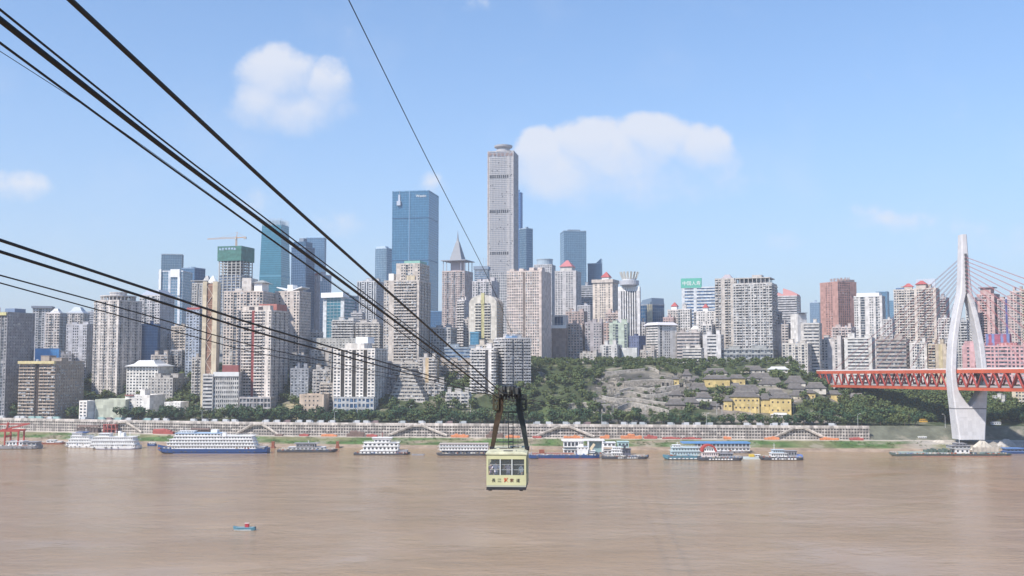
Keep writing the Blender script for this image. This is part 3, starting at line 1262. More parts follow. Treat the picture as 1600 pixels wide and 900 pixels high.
for i in range(5):
    y = -d / 2 + 1.3 + (d - 2.6) * i / 4
    for x in (-w / 2 + 1.5, w / 2 - 1.5):
        cols.box(x - .55, x + .55, y - .5, y + .5, 0, h - 1)
b.part('columns', cols, CONC, 'stuff')
net = MB(); net.box(-w / 2 - .6, w / 2 + .6, -d / 2 - .6, d / 2 + .6, zn, h); b.part('safety_net', net, M((.055, .16, .135), .85, var=.3, scale=.25))
sg = MB(); glyphs(sg, -w / 2 + 2, h - 5.5, 3.3, 6, -d / 2 - .6, random.Random(3), 1.35); b.part('sign_characters', sg, M((.45, .55, .75), .6))
for i in (-1, 1):
    mb = MB(); mb.bar((i * w / 2, -d / 2, zn - 22), (i * (w / 2 + 6), -d / 2, zn - 20), .4, .4); b.part('loading_platform', mb, STEEL)
cr = empty('tower_crane', (b.ctr.x, b.ctr.y, b.base + h), -b.r)
tag(cr, 'orange tower crane on top of the green-netted construction tower', 'crane')
CO = M((.50, .26, .10), .6)
zc = 13.0
mb = MB()
for sx in (-.8, .8):
    for sy in (-.8, .8):
        mb.box(sx - .16, sx + .16, sy - .16, sy + .16, 0, zc + 2)
for i in range(8):
    z = i * zc / 8
    s_ = 1 if i % 2 else -1
    mb.bar((-.8 * s_, -.8, z), (.8 * s_, -.8, z + zc / 8), .18); mb.bar((-.8, -.8 * s_, z), (-.8, .8 * s_, z + zc / 8), .18)
mb.build('mast', CO, cr)
mb = MB()
mb.bar((0, 0, zc + 2), (-45, 0, zc + .8), .35); mb.bar((0, .6, zc), (-45, .6, zc - .4), .3); mb.bar((0, -.6, zc), (-45, -.6, zc - .4), .3)
for i in range(22):
    x = -2 * i
    mb.bar((x, .6, zc), (x - 1, 0, zc + 1.9 - i * .045), .14); mb.bar((x - 1, 0, zc + 1.9 - i * .045), (x - 2, -.6, zc), .14)
mb.build('jib', CO, cr)
mb = MB(); mb.bar((0, 0, zc + .5), (15, 0, zc + 1.2), 1.1, 1.0); mb.build('counter_jib', CO, cr)
mb = MB(); mb.box(11.5, 15, -1, 1, zc - 1.5, zc + 1.2); mb.build('counterweight', M((.38, .34, .32), .9), cr)
mb = MB(); mb.bar((0, 0, zc + 1), (1.2, 0, zc + 8.5), .5); mb.tube([(1.2, 0, zc + 8.4), (-26, 0, zc + 1.4)], .09, 4); mb.tube([(1.2, 0, zc + 8.4), (13, 0, zc + 1.4)], .09, 4); mb.build('apex', CO, cr)
mb = MB(); mb.box(-1.2, .6, -2.2, -.9, zc - 1.6, zc + .4); mb.build('operator_cab', M((.55, .50, .40), .5), cr)

# ---- left centre
b = T(AT, 'broad cream tower with stepped white roof houses left of the red-striped tower', 350, 411, 432, 456, 1030, (.64, .575, .53), '*wwwd', '*w', roof=0, fin=False, ac=.28)
b.rbox('roof_house', .38, .62, .2, .7, b.h, b.h + 15, wall_mat((.62, .60, .58))); b.rbox('roof_house', .2, .42, .2, .7, b.h, b.h + 4, wall_mat((.62, .60, .58)))
b.rbox('roof_house', .7, .9, .2, .7, b.h, b.h + 10, WHITEP); b.pyramid('roof_house_cap', .66, 1.0, .15, .75, b.h + 10, b.h + 13, M((.30, .31, .30), .8), top=.2); b.done()
b = T(AT, 'white tower with dark red vertical stripe and red roof box beside elevator tower', 373, 424, 451, 486, 978, (.66, .62, .59), 'wwbbbcbbbwsw', '*wwd', roof=0, fin=False, trim=(.26, .07, .075), ac=.2)
b.rbox('crown_frame', .1, .95, .02, .2, b.h + .2, b.h + 5.5, wall_mat((.64, .60, .57)))
b.rbox('crown_opening', .32, .46, 0, .18, b.h + .4, b.h + 4.4, M((.08, .07, .08))); b.rbox('crown_opening', .6, .72, 0, .18, b.h + .4, b.h + 4.4, M((.08, .07, .08)))
b.rbox('red_crown', .45, 1.0, .3, .9, b.h + .2, b.h + 7.5, M((.36, .14, .12), .8, var=.15)); b.done()
b = T('podium', 'low dark-windowed podium at the foot of the red-striped white tower', 374, 423, 432, 622, 955, (.52, .50, .50), '*W', roof=0, fh=5, ac=0)
b = T(AT, 'cream tower with V-shaped white roof wings right of the red-striped tower', 430, 468, 486, 456, 1060, (.63, .575, .54), 'swswwsww', '*w', roof=0, fin=False, ac=.25)
b.rbox('roof_house', .4, .62, .2, .6, b.h, b.h + 8, WHITEP)
for s_ in (-1, 1):
    mb = MB(); mb.bar((s_ * b.w * .12, 0, b.h + 2.2), (s_ * b.w * .52, 0, b.h + 5.5), b.d * .7, .9); b.part('roof_wing', mb, WHITEP)
b.done()
# far glass
b = Bld(GT, 'teal glass tower tapering to a slatted crown left of centre', 408, 440, 453, 350, 1650, (.30, .45, .55), GLASS_TEAL, fh=4, bw=4, ac=0)
w, d, h = b.w, b.d, b.h
mb = MB()
rings = []
for (k, z) in ((1.06, 0), (1.06, h * .55), (1.0, h * .78), (.93, h)):
    rings.append([(-w / 2 * k, -d / 2 * k, z), (w / 2 * k, -d / 2 * k, z), (w / 2 * k, d / 2 * k, z), (-w / 2 * k, d / 2 * k, z)])
mb.loft(rings); b.part('curtain_wall', mb, curtain_mat(GLASS_TEAL))
mb = MB()
for i in range(56):
    z = h * i / 56
    k = 1.062 if z < h * .55 else 1.062 - .06 * (z / h - .55) / .23 if z < h * .78 else 1.002 - .07 * (z / h - .78) / .22
    mb.box(-w / 2 * k - .1, w / 2 * k + .1, -d / 2 * k - .1, d / 2 * k + .1, z, z + (.35 if i != 32 else 2.5))
b.part('spandrel_bands', mb, M((.10, .27, .36), .4, .3), 'stuff')
mb = MB()
for i in range(15):
    x = -w * .46 + w * .92 * i / 14
    mb.box(x - .35, x + .35, -d * .46 - .4, -d * .46 + .4, h - 2, h + 10); mb.box(x - .35, x + .35, d * .46 - .4, d * .46 + .4, h - 2, h + 9)
for i in range(8):
    y = -d * .46 + d * .92 * i / 7
    mb.box(w * .46 - .4, w * .46 + .4, y - .35, y + .35, h - 2, h + 9)
b.part('crown_slats', mb, M((.42, .50, .58), .5), 'stuff'); b.rbox('roof_house', .15, .85, .15, .85, h - .5, h + 7, M((.22, .32, .40)))
b = T(GT, 'dark blue tower with stepped rounded shoulders and rooftop box', 455, 478, 492, 386, 1540, (.20, .28, .40), '*gg', glass=(.06, .14, .26), roof=0, fh=3.8, fin=False)
b.rbox('upper_tier', .1, .9, .1, .9, b.h, b.h + 9, curtain_mat((.07, .16, .28))); b.rbox('roof_house', .35, .65, .3, .7, b.h + 9, b.h + 15, M((.20, .24, .30))); b.done()
b = T(GT, 'pale blue tower with rounded top behind the dark blue tower', 478, 507, 510, 372, 1900, (.26, .40, .56), '*g', glass=(.15, .29, .46), roof=0, fh=4, fin=False)
b.pyramid('dome', 0, 1, 0, 1, b.h, b.h + 3, M((.25, .38, .52), .4), top=.8); b.done()
b = T(OT, 'slender pinkish tower with a red roof sign right of the dark blue tower', 491, 500, 518, 430, 1560, (.52, .48, .52), '*vs', '*g', glass=GLASS_PALE, roof=1, fin=False, fh=4)
b.rbox('red_sign', .1, .6, -.02, .02, b.h + .5, b.h + 4, RED); b.rbox('white_crown', 0, 1, 0, .2, b.h - 9, b.h - 1, WHITEP); b.done()
b = T(OT, 'teal glass office tower framed by a white arch', 505, 538, 561, 462, 1215, (.58, .62, .66), 'sggggs', '*h', glass=GLASS_TEAL, roof=0, fin=False, fh=3.8, ac=0)
b.rbox('arch_top', -.02, 1.02, -.12, .3, b.h - 2, b.h + 4, WHITEP); b.done()
T(OT, 'small dark blue office building between the white arch and white grid towers', 540, 557, 560, 472, 1235, (.40, .44, .52), '*h', glass=BLUEW, roof=1, ac=0)
T(AT, 'pale ribbed tower behind the black cables right of the arch office', 558, 588, 600, 440, 1300, (.55, .57, .60), '*vvh', '*w', roof=3, ac=.1)
T(BLK, 'low white block with stepped zigzag balconies on the ridge', 519, 552, 560, 501, 1140, (.62, .62, .62), '*b', roof=2)
T(BLK, 'white hillside block with ribbon balconies left of the big grey-cream tower', 556, 592, 601, 505, 1130, (.62, .60, .58), '*bh', roof=2)
T('long_shed', 'long pale roofed shed with rooftop planting on the ridge', 489, 560, 562, 530, 1075, (.52, .52, .50), '*t', roof=0)
b = T(GT, 'pale blue glass tower with a curved inset top left of the tall blue tower', 586, 604, 614, 388, 1820, (.42, .54, .66), '*g', glass=GLASS_PALE, roof=0, fh=4, fin=False)
b.rbox('arched_top', .1, .9, .0, .5, b.h, b.h + 4, M((.45, .55, .66), .4)); b.done()
# white four-bar tower
b = T(AT, 'white tower of four window strips with dark slots near the river', 521, 586, 606, 546, 960, (.76, .74, .71), 'wwxwwxwwxww', '*wwd', roof=0, fin=False, ac=.04, mk=dict(hs=1.45, pw=.4), bw=3, trim=(.05, .047, .045))  # near-black tone paints the shade inside the slots
b.rbox('middle_tier', .28, .74, .0, .6, b.h + .2, b.h + 6, wall_mat((.72, .70, .67))); b.rbox('white_roof_tank', .47, .76, .2, .7, b.h + 6, b.h + 12, M((.72, .76, .80), .6)); b.done()
T('podium', 'blue-windowed podium at the foot of the white four-strip tower', 521, 584, 590, 622, 955, (.52, .54, .56), 'wWwwWWwwWw', '*W', glass=BLUEW, roof=0, fh=5.5, ac=0)
T(BLK, 'slate grey mid-rise block in shade right of the red-striped tower', 454, 482, 489, 577, 990, (.34, .37, .42), '*wwt')
T(BLK, 'grey-white mid-rise with balconies left of the white four-strip tower', 489, 517, 522, 579, 985, (.50, .49, .48), '*wb', ac=.4)
T(BLK, 'cluttered old apartment block with beige stair bay on the slope', 486, 518, 527, 548, 1035, (.50, .47, .44), 'wwbbsw', ac=.4)
T(BLK, 'narrow grey-white block behind the slate grey mid-rise', 484, 500, 505, 520, 1085, (.55, .54, .54), '*wb', ac=.3)
b = T('hall', 'small beige hall with a row of little windows above the riverside trees', 468, 506, 516, 618, 950, (.58, .48, .39), 'stttts', 's', roof=0, ac=0, fh=4)
T('cottage', 'small yellow cottage left of the beige hall', 447, 466, 471, 634, 943, (.60, .52, .33), '*t', roof=0, ac=0)

# ---- centre
b = Bld(AT, 'big grey-cream tower with set-back upper storeys below the tall blue tower', 600, 655, 673, 439, 1060, (.56, .52, .485), ac=.4)
w, d, h = b.w, b.d, b.h
b.main('wwssbbbbbbbbbs', '*wwd', ac=.42)
b.block(-w / 2 + w * .31, w / 2 - w * .02, -d / 2 + d * .1, d / 2 - d * .05, h + .3, b.zpx(412), 'sswwdwwssw', '*w')
b.rbox('cream_panel', .62, .85, .06, .1, h + 1, h + 6, wall_mat((.64, .57, .43)))
b.rbox('green_roof_deck', .5, .95, .2, .8, b.zpx(412), b.zpx(406), GREENROOF)
b.rbox('white_roof_sculpture', .06, .2, .2, .5, h + .3, h + 9, WHITEP); b.done()
T(BLK, 'low blocky apartment terrace at the foot of the big grey-cream tower', 612, 660, 668, 568, 1010, (.52, .50, .47), '*bbw', roof=3, ac=.3)
b = Bld(GT, 'tall blue glass office tower with dark right flank and white rooftop lettering', 613, 670, 685.5, 298, 1720, (.16, .33, .52), GLASS_BLUE, fh=4.2, bw=4.5, ac=0, dmax=80)
w, d, h = b.w, b.d, b.h
b.main('*g', '*g', rec=.4)
for py in (339, 405):
    b.rbox('dark_band', -.002, 1.002, -.008, 1.002, b.zpx(py + 1), b.zpx(py), M((.05, .13, .24), .5))
b.rbox('centre_fin', .465, .48, -.012, .01, 10, h, M((.25, .40, .56), .4))
text_part('Westin', 6.2, WHITEP, b.root, (w * .15, -d / 2 - .5, b.zpx(307.5)), name='lettering', extrude=.2)
mb = MB(); mb.box(-w * .36, -w * .26, -d / 2 - 3.5, -d / 2, b.zpx(320), b.zpx(313)); mb.box(-w * .33, -w * .28, -d / 2 - 1, -d / 2 - .0, b.zpx(313), b.zpx(303)); b.part('window_cleaning_cradle', mb, M((.42, .46, .54), .6))
mb = MB(); mb.bar((-w * .30, -d / 2 - 1, h - 1), (-w * .30, d * .1, h + 5), .6); mb.bar((-w * .30, -d / 2 - 1, h - 6), (-w * .30, -d / 2 - 1, h + 2), .4); b.part('davit', mb, STEEL)
b.done()
T(GT, 'low blue glass annex at the right foot of the tall blue tower', 672, 690, 693, 487, 1690, (.13, .26, .44), '*g', glass=(.06, .17, .34), roof=0, fh=4)
# pyramid tower
b = Bld(AT, 'brown-pink tower with columned canopy and stepped silver pyramid spire', 691, 726, 739, 424, 1360, (.50, .42, .40), ac=.35)
w, d, h = b.w, b.d, b.h
b.main('*wwd', '*t')
b.rbox('lantern', .28, .75, .25, .75, h, h + 15, M((.42, .38, .40), .8))
b.rbox('canopy', -.05, 1.06, -.06, 1.06, h + 15, h + 16, M((.30, .31, .35), .7))
for fx in (.03, .18, .82, .97):
    for fy in (.04, .96):
        b.rbox('canopy_column', fx - .012, fx + .012, fy - .012, fy + .012, h, h + 15, M((.32, .32, .36), .7))
for i in range(5):
    k = .27 - i * .05
    b.pyramid('pyramid_tier', .5 - k, .5 + k, .5 - k, .5 + k, h + 16 + i * 6.2, h + 22.2 + i * 6.2, M((.24, .25, .275), .6), top=max(.2, (k - .042) / k))
mb = MB(); mb.tube([(0, 0, h + 45), (0, 0, h + 58)], [1.2, .15], 8); b.part('spire', mb, M((.2, .2, .24), .5)); b.done()
T(AT, 'narrow white balconied tower in front of the brown-pink pyramid tower', 714, 726, 737, 470, 1160, (.60, .58, .58), 'bbb', '*t', ac=.2)
T(AT, 'grey-white tower behind the cream arched tower', 738, 768, 780, 440, 1210, (.56, .55, .57), '*wwd', '*t', roof=3)
b = T(OT, 'dark-capped hazy tower with roof antennas left of the supertall', 741, 762, 765, 421, 1480, (.36, .43, .50), '*h', glass=BLUEW, roof=0, fin=False, ac=0)
b.rbox('cap', -.05, 1.05, -.05, 1.05, b.h, b.h + 5, M((.22, .27, .34)))
for x in (-3, 2, 6):
    mb = MB(); mb.tube([(x, 0, b.h + 4), (x, 0, b.h + 18)], .25, 5); b.part('antenna', mb, STEEL)
b.done()
b = Bld(AT, 'cream arch-topped tower with a yellow-green central stripe', 733, 776, 786, 474, 1090, (.62, .60, .55), trim=(.52, .50, .28), ac=.1)
w, d, h = b.w, b.d, b.h
b.main('ssbbcbbss', '*h', cap=False)
mb = MB()
pts = [(-w / 2, h)] + [(-w / 2 * math.cos(a), h + 9.5 * math.sin(a)) for a in [math.pi * i / 12 for i in range(1, 12)]] + [(w / 2, h)]
ring = lambda y: [(x, y, z) for x, z in pts]
mb.loft([ring(-d / 2 - .1), ring(d / 2)])
b.part('arch_top', mb, wall_mat((.62, .60, .55)))
mb = MB(); mb.box(-w * .06, w * .06, -d / 2 - .9, -d / 2 + 1, h - 1, h + 11.5); b.part('stripe_top', mb, wall_mat((.52, .50, .28))); b.done()
# supertall
b = Bld('skyscraper', 'tallest silver-grey skyscraper with disc crown and dark plant-floor rows', 762.5, 802.5, 810, 236, 1640, (.46, .455, .47), ('pale', (.30, .315, .35)), fh=4.0, bw=4.2, ac=0, dmax=80)
w, d, h = b.w, b.d, b.h
b.main('s' + 'g' * 8 + 'sg' + 's', '*gs', rec=.5, cap=True)
for py in (275, 329.5, 395):
    for i in range(9):
        if py < 390 and i == 0: fx0, fx1 = .07, .15
        else: fx0, fx1 = .09 + i * .082, .09 + i * .082 + .052
        b.rbox('plant_opening', fx0, fx1, -.012, .02, b.zpx(py + 2.6), b.zpx(py - 2.2), M((.05, .055, .065), .6))
low = MB()
zl = b.zpx(425)
for i in range(26):
    z = 12 + (zl - 12) * i / 26
    low.box(-w * .49, w * .49, -d / 2 - .7, -d / 2, z, z + 1.4)
for i in range(13):
    x = -w * .49 + w * .98 * i / 12
    low.box(x - .6, x + .6, -d / 2 - .8, -d / 2, 12, zl)
b.part('lower_grid', low, wall_mat((.52, .52, .53)), 'stuff')
lw = MB(); lw.box(-w * .49, w * .49, -d / 2 - .25, -d / 2 + .3, 12, zl); b.part('lower_windows', lw, window_mat())
ow = MB()
rgw = random.Random(21)
for i in range(46):
    x, z = rgw.uniform(-.45, .45) * w, rgw.uniform(.28, .95) * h
    ow.box(x - .65, x + .65, -d / 2 - .62, -d / 2 - .1, z - .9, z + .9)
b.part('open_windows', ow, M((.10, .105, .12), .5), 'stuff')
gr = MB()
for i in range(62):
    z = zl + (h - 10 - zl) * i / 61
    gr.box(-w * .47, w * .47, -d / 2 - .3, -d / 2 - .02, z - .45, z + .45)
for i in range(17):
    x = -w * .47 + w * .94 * i / 16
    gr.box(x - .3, x + .3, -d / 2 - .36, -d / 2 - .02, zl, h - 9)
b.part('facade_ribs', gr, M((.47, .455, .455), .8), 'stuff')
sg = MB(); glyphs(sg, -w * .46, h - 7.5, 5.6, 6, -d / 2 - .4, random.Random(9), 1.22); b.part('sign_characters', sg, M((.30, .20, .18), .7))
b.rbox('left_edge_trim', -.012, .02, -.02, .05, 0, h, wall_mat((.55, .44, .37)))
mb = MB(); R = w * .30
mb.lathe([(R * .95, h), (R * .95, h + 6.5), (R * .8, h + 7), (R * .8, h + 9), (R * 1.16, h + 11), (R * 1.2, h + 13.6), (R * .9, h + 14.6)], 24); b.part('disc_crown', mb, M((.38, .37, .38), .6)); b.done()
T(GT, 'thin blue glass sliver tower behind the right edge of the supertall', 806, 813, 816.5, 301, 2000, (.14, .28, .52), '*g', glass=(.07, .20, .46), roof=1, fh=4)
T(GT, 'glass tower with pale left face and dark blue right face by the supertall', 811, 822, 832.5, 357, 1760, (.36, .47, .58), '*g', '*g', glass=(.14, .27, .42), roof=1, fh=4)
b = T(AT, 'twin pinkish cream tower with dark central slot right of the supertall', 792, 846, 861, 424, 1080, (.64, .565, .53), 'wwwwwwwxwwwwwws', 'ss', trim=(.2, .17, .16), roof=0, fin=False, ac=.25)
for f in (.05, .32, .62, .86):
    b.rbox('roof_house', f, f + .13, .1, .4, b.h, b.h + b.rng.uniform(3, 6.5), wall_mat((.62, .55, .52)))
b.done()
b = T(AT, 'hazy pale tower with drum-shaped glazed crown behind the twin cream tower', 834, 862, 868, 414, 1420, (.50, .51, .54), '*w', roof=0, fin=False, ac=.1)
mb = MB(); R = b.w * .44; mb.lathe([(R, b.h), (R, b.h + 8), (R * 1.05, b.h + 8.2), (R * 1.05, b.h + 9.5)], 20); b.part('drum_crown', mb, M((.33, .40, .46), .5)); b.done()
b = T(AT, 'pale grey tower with red pyramid roof right of the drum-crowned tower', 867, 900, 908, 424, 1310, (.53, .52, .53), '*wwws', roof=0, fin=False, ac=.2)
b.rbox('upper_tier', .2, .75, .2, .8, b.h, b.h + 7, wall_mat((.56, .55, .54))); b.pyramid('red_roof', .17, .78, .15, .85, b.h + 7, b.h + 16, M((.42, .15, .16), .7), top=.15); b.done()
b = T(GT, 'light blue glass tower with dark roof plant right of centre', 875, 881, 919, 361, 1850, (.26, .38, .50), 'g', '*g', glass=(.16, .30, .44), roof=0, fin=False, fh=4.2)
b.rbox('roof_plant', .1, .9, .2, .75, b.h, b.h + 3.5, M((.16, .20, .26))); b.done()
b = T(GT, 'lower blue glass tower with notched sloping top right of the light blue tower', 918, 939, 941, 412, 1900, (.20, .33, .48), '*g', glass=(.10, .23, .38), roof=0, fin=False, fh=4)
mb = MB(); mb.loft([[(b.w * .0, -b.d / 2, b.h), (b.w / 2, -b.d / 2, b.h), (b.w / 2, -b.d / 2, b.h + 10), (b.w * .1, -b.d / 2, b.h + .5)], [(b.w * .0, b.d / 2, b.h), (b.w / 2, b.d / 2, b.h), (b.w / 2, b.d / 2, b.h + 10), (b.w * .1, b.d / 2, b.h + .5)]]); b.part('sloping_top', mb, curtain_mat((.12, .26, .42))); b.done()
T(AT, 'grey-blue banded tower left of the ornate cream tower', 906, 926, 930, 447, 1360, (.42, .45, .50), '*h', roof=1)
b = T(AT, 'ornate cream tower with small red pyramid and heavy cornice', 926, 957, 966, 440, 1225, (.66, .595, .53), 'swswwwsws', '*t', roof=0, fin=False, ac=.08)
b.rbox('cornice', -.04, 1.04, -.05, 1.05, b.h - 1, b.h + 3, wall_mat((.55, .50, .46))); b.rbox('upper_tier', .4, .75, .2, .6, b.h + 3, b.h + 6, WHITEP)
b.pyramid('red_roof', .36, .79, .15, .65, b.h + 6, b.h + 13, RED, top=.05); b.done()
# black and white striped tower with revolving restaurant
b = Bld('striped_tower', 'black and white pinstriped tower with disc restaurant and petal crown', 966, 999, 1000, 449, 1150, (.70, .70, .72), ('win', (.035, .045, .06), (.06, .07, .08), .1), ac=0)
w, d, h = b.w, b.d, b.h
b.main('s' + 'v' * 7 + 's', '*v', rec=.7)
b.rbox('white_band', -.01, 1.01, -.02, 1.01, h - 4, h + 1.2, WHITEP)
mb = MB(); R = w * .46; mb.lathe([(R * .7, h + 1), (R * .75, h + 2), (R, h + 3), (R, h + 8), (R * .7, h + 8.6)], 24); b.part('disc_restaurant', mb, M((.40, .41, .45), .5))
mb = MB(); mb.lathe([(R * .7, h + 8.5), (R * .76, h + 10.5)], 20); b.part('crown_base', mb, WHITEP)
for i in range(16):
    a = 2 * math.pi * i / 16
    mb = MB(); mb.bar((R * .74 * math.cos(a), R * .74 * math.sin(a), h + 10), (R * .98 * math.cos(a), R * .98 * math.sin(a), h + 18), 2.2, .5, up=(math.cos(a), math.sin(a), 0)); b.part('petal', mb, M((.50, .49, .45), .6))
b.done()
# curved blue building
b = Bld('office_building', 'blue glass building with curved roof and a cream stripe right of the pinstriped tower', 1000, 1019, 1038, 476, 1185, (.30, .36, .44), (.06, .18, .36), ac=0, fh=4)
w, d, h = b.w, b.d, b.h
b.main('gggcc', '*g', z1=h)
mb = MB()
prof = [(-w * .45, h), (w * .5, h), (w * .45, h + 8), (-w * .1, h + 6.5), (-w * .3, h + 6), (-w * .42, h + 3)]
mb.loft([[(x, -d / 2, z) for x, z in prof], [(x, d / 2, z) for x, z in prof]]); b.part('curved_roof', mb, M((.16, .22, .30), .5)); b.trim = (.62, .58, .45); b.done()
# slope in front of centre
b = T('station_building', 'white framed building with wide blue window on a brown base', 862, 884, 888, 494, 1135, (.66, .65, .64), 'sgggs', 's', glass=(.05, .12, .24), roof=0, fin=False, fh=9, ac=0)
b.rbox('brown_base', -.02, 1.02, -.02, .5, 0, b.zpx(512), wall_mat((.36, .28, .25))); b.rbox('white_sill', -.02, 1.02, -.06, 0, b.zpx(513), b.zpx(508), WHITEP); b.done()
T('house_row', 'pinkish old house row on the hilltop right of the station building', 887, 910, 916, 507, 1140, (.52, .43, .40), '*w', roof=2)
T(BLK, 'grey-purple mid-rise with central white strip on the hill', 914, 940, 946, 505, 1130, (.42, .40, .43), 'wwswww', '*w', roof=3, ac=.35)
T(BLK, 'pink-brown block squeezed between grey-purple and pale green blocks', 943, 953, 955, 506, 1120, (.52, .40, .37), '*w', roof=1)
T(BLK, 'pale green block with dark slots below the pinstriped tower', 952, 980, 984, 506, 1112, (.47, .55, .48), 'swdssd', 's', roof=2, ac=.05)
T(BLK, 'small navy block right of the pale green block', 982, 998, 1009, 526, 1105, (.14, .17, .28), '*t', roof=1, ac=0)
T('blank_block', 'plain white windowless block with green roof edge on the hillside', 971, 995, 997, 545, 1085, (.62, .64, .64), 's', 's', roof=0)
b = T(BLK, 'old white walk-up flats with stair bays on the hillside', 938, 964, 972, 540, 1080, (.56, .56, .56), 'swdwsw', ac=.3)
T('house_row', 'huddle of low grey tiled houses on the hillside left of the walk-up flats', 906, 932, 940, 553, 1065, (.46, .44, .42), '*tw', roof=3)
b = T('government_building', 'pale institutional building with overhanging flat roof and banded left flank', 1009, 1028, 1057, 508, 1120, (.66, .65, .64), '*h', 'sdswwwsss', roof=0, fin=False, ac=0)
b.pyramid('overhanging_roof', -.1, 1.06, -.06, 1.06, b.h + .2, b.h + 3.4, M((.58, .56, .58), .8), top=.75, eave=.03); b.done()

# ---- right of centre
b = T(OT, 'pale office slab with ribbon windows under a green rooftop sign', 1065, 1117, 1119, 449, 1290, (.60, .64, .68), 'shhhshhhhhh', '*h', glass=BLUEW, roof=0, fin=False, fh=4, ac=0)
b.rbox('green_sign', -.02, .60, -.02, .25, b.h, b.h + 12.5, M((.10, .38, .30), .7))
text_part('中国人寿', 6.0, WHITEP, b.root, (-b.w * .48, -b.d * .52 - .15, b.h + 3.8), name='sign_characters', extrude=.1)
b.done()
b = T(AT, 'white tower with red cap left of the green-signed office', 1043, 1060, 1064, 485, 1190, (.62, .59, .58), '*w', roof=0, fin=False)
b.rbox('roof_house', .3, .8, .2, .8, b.h, b.h + 5, WHITEP); b.pyramid('red_roof', .25, .85, .15, .85, b.h + 5, b.h + 10, RED, top=.1); b.done()
T(AT, 'white tower with dark left edge in front of the green-signed office', 1059, 1078, 1081, 484, 1165, (.64, .63, .62), 'dwwww', roof=1)
b = T(AT, 'white twin-strip tower with small red peak before the green-signed office', 1084, 1119, 1123, 487, 1160, (.66, .65, .645), 'dswwwswwws', '*t', roof=0, fin=False)
b.rbox('roof_house', .38, .6, .2, .7, b.h, b.h + 5, WHITEP); b.pyramid('red_roof', .36, .62, .15, .75, b.h + 5, b.h + 9.5, RED, top=.2); b.done()
b = T(AT, 'beige-grey tower with hipped top joined to the broad balconied tower', 1117, 1147, 1152, 436, 1140, (.52, .495, .475), '*bws', roof=1, fin=False, ac=.45)
b.pyramid('roof', .2, .95, .15, .85, b.h, b.h + 6, M((.34, .30, .32), .7), top=.3); b.done()
b = T(AT, 'broad grey-white balconied tower with canopy roof terrace', 1145, 1206, 1214, 443, 1112, (.55, .545, .545), 'wbbwbwwbwwbwb', '*wb', roof=0, fin=False, ac=.5)
b.rbox('roof_canopy', .05, .95, .05, .95, b.h + 6.5, b.h + 7.5, wall_mat((.52, .51, .50)))
b.rbox('roof_storey', .12, .9, .15, .85, b.h, b.h + 6.5, window_mat((.05, .05, .06), (.3, .3, .3), .4))
for i in range(9):
    b.rbox('canopy_column', .06 + i * .108, .075 + i * .108, .06, .09, b.h, b.h + 6.5, wall_mat((.55, .54, .53)))
b.rbox('roof_house', .45, .7, .3, .7, b.h + 7.5, b.h + 11, wall_mat((.50, .49, .48))); b.done()
T('podium', 'long two-storey podium at the foot of the broad balconied tower', 1126, 1208, 1218, 546, 1095, (.36, .38, .39), '*Wh', roof=2, fh=5, ac=.1)
b = T(AT, 'banded grey tower with pink curving roof blades', 1211, 1245, 1251, 463, 1260, (.52, .52, .54), '*h', roof=0, fin=False, ac=.3)
PK = M((.55, .28, .27), .7)
for (f0, f1, z0, z1) in ((0, .4, 3, 10), (.35, 1.0, 8, 2)):
    mb = MB()
    n_ = 8
    top = [(-b.w / 2 + b.w * (f0 + (f1 - f0) * i / n_), b.h + (10.5 if f0 > .1 else 6) * (1 - (i / n_) ** 1.4 * .75) if f0 > .1 else b.h + 7 - 5 * i / n_) for i in range(n_ + 1)]
    prof = [(top[0][0], b.h)] + top + [(top[-1][0], b.h)]
    mb.loft([[(x, -b.d * .4, z) for x, z in prof], [(x, b.d * .3, z) for x, z in prof]]); b.part('roof_blade', mb, PK)
b.done()
T('office_block', 'low grey-brown banded office block right of the institutional building', 1057, 1093, 1098, 520, 1118, (.50, .46, .45), '*h', roof=2, ac=.2, fh=3.6)
T('office_block', 'low white block with strip windows below the red-peaked twin-strip tower', 1098, 1126, 1131, 524, 1112, (.60, .60, .61), 'shhs', roof=2, ac=.1, fh=3.6)
b = T(BLK, 'white domed small block behind the grey-brown banded office', 1076, 1094, 1097, 515, 1150, WHITE, '*t', roof=0, fin=False)
mb = MB(); mb.lathe([(b.w * .4, b.h), (b.w * .36, b.h + 2), (b.w * .2, b.h + 4), (.3, b.h + 4.8)], 16); b.part('dome', mb, WHITEP); b.done()
T(BLK, 'grey old block with planted balcony left of the white lift tower', 1210, 1232, 1238, 508, 1120, (.50, .47, .47), 'sswb', roof=1)
b = T('lift_tower', 'white blank stair tower with dark curved roof fin', 1235, 1246, 1260, 492, 1105, (.68, .68, .68), 's', 's', roof=0, fin=False)
mb = MB(); mb.bar((-b.w * .6, 0, b.h + 1), (b.w * .7, 0, b.h + 2.2), b.d * .9, .8); b.part('roof_fin', mb, M((.18, .20, .24))); b.done()
T(BLK, 'grey banded balcony block left of the pink-brown hotel', 1246, 1280, 1284, 506, 1098, (.55, .54, .53), 'wshhhhh', '*w', roof=2, ac=.15, fh=3.5)
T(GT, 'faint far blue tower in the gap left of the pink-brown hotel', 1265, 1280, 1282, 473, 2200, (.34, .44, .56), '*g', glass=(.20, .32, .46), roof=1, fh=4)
b = Bld('hotel_tower', 'pink-brown hotel tower with rooftop characters', 1281, 1309, 1338, 441, 1250, (.47, .285, .255), ac=.05)
w, d, h = b.w, b.d, b.h
b.main('s' + 'sttts' + 's', 'wwwwwwsss', ac=.04, hs=1.1, pw=.36)
sg = MB(); glyphs(sg, -w * .12, h + 1.4, 4.4, 6, -d * .3, random.Random(5), 1.3); b.part('sign_characters', sg, M((.32, .22, .20), .7))
fr = MB()
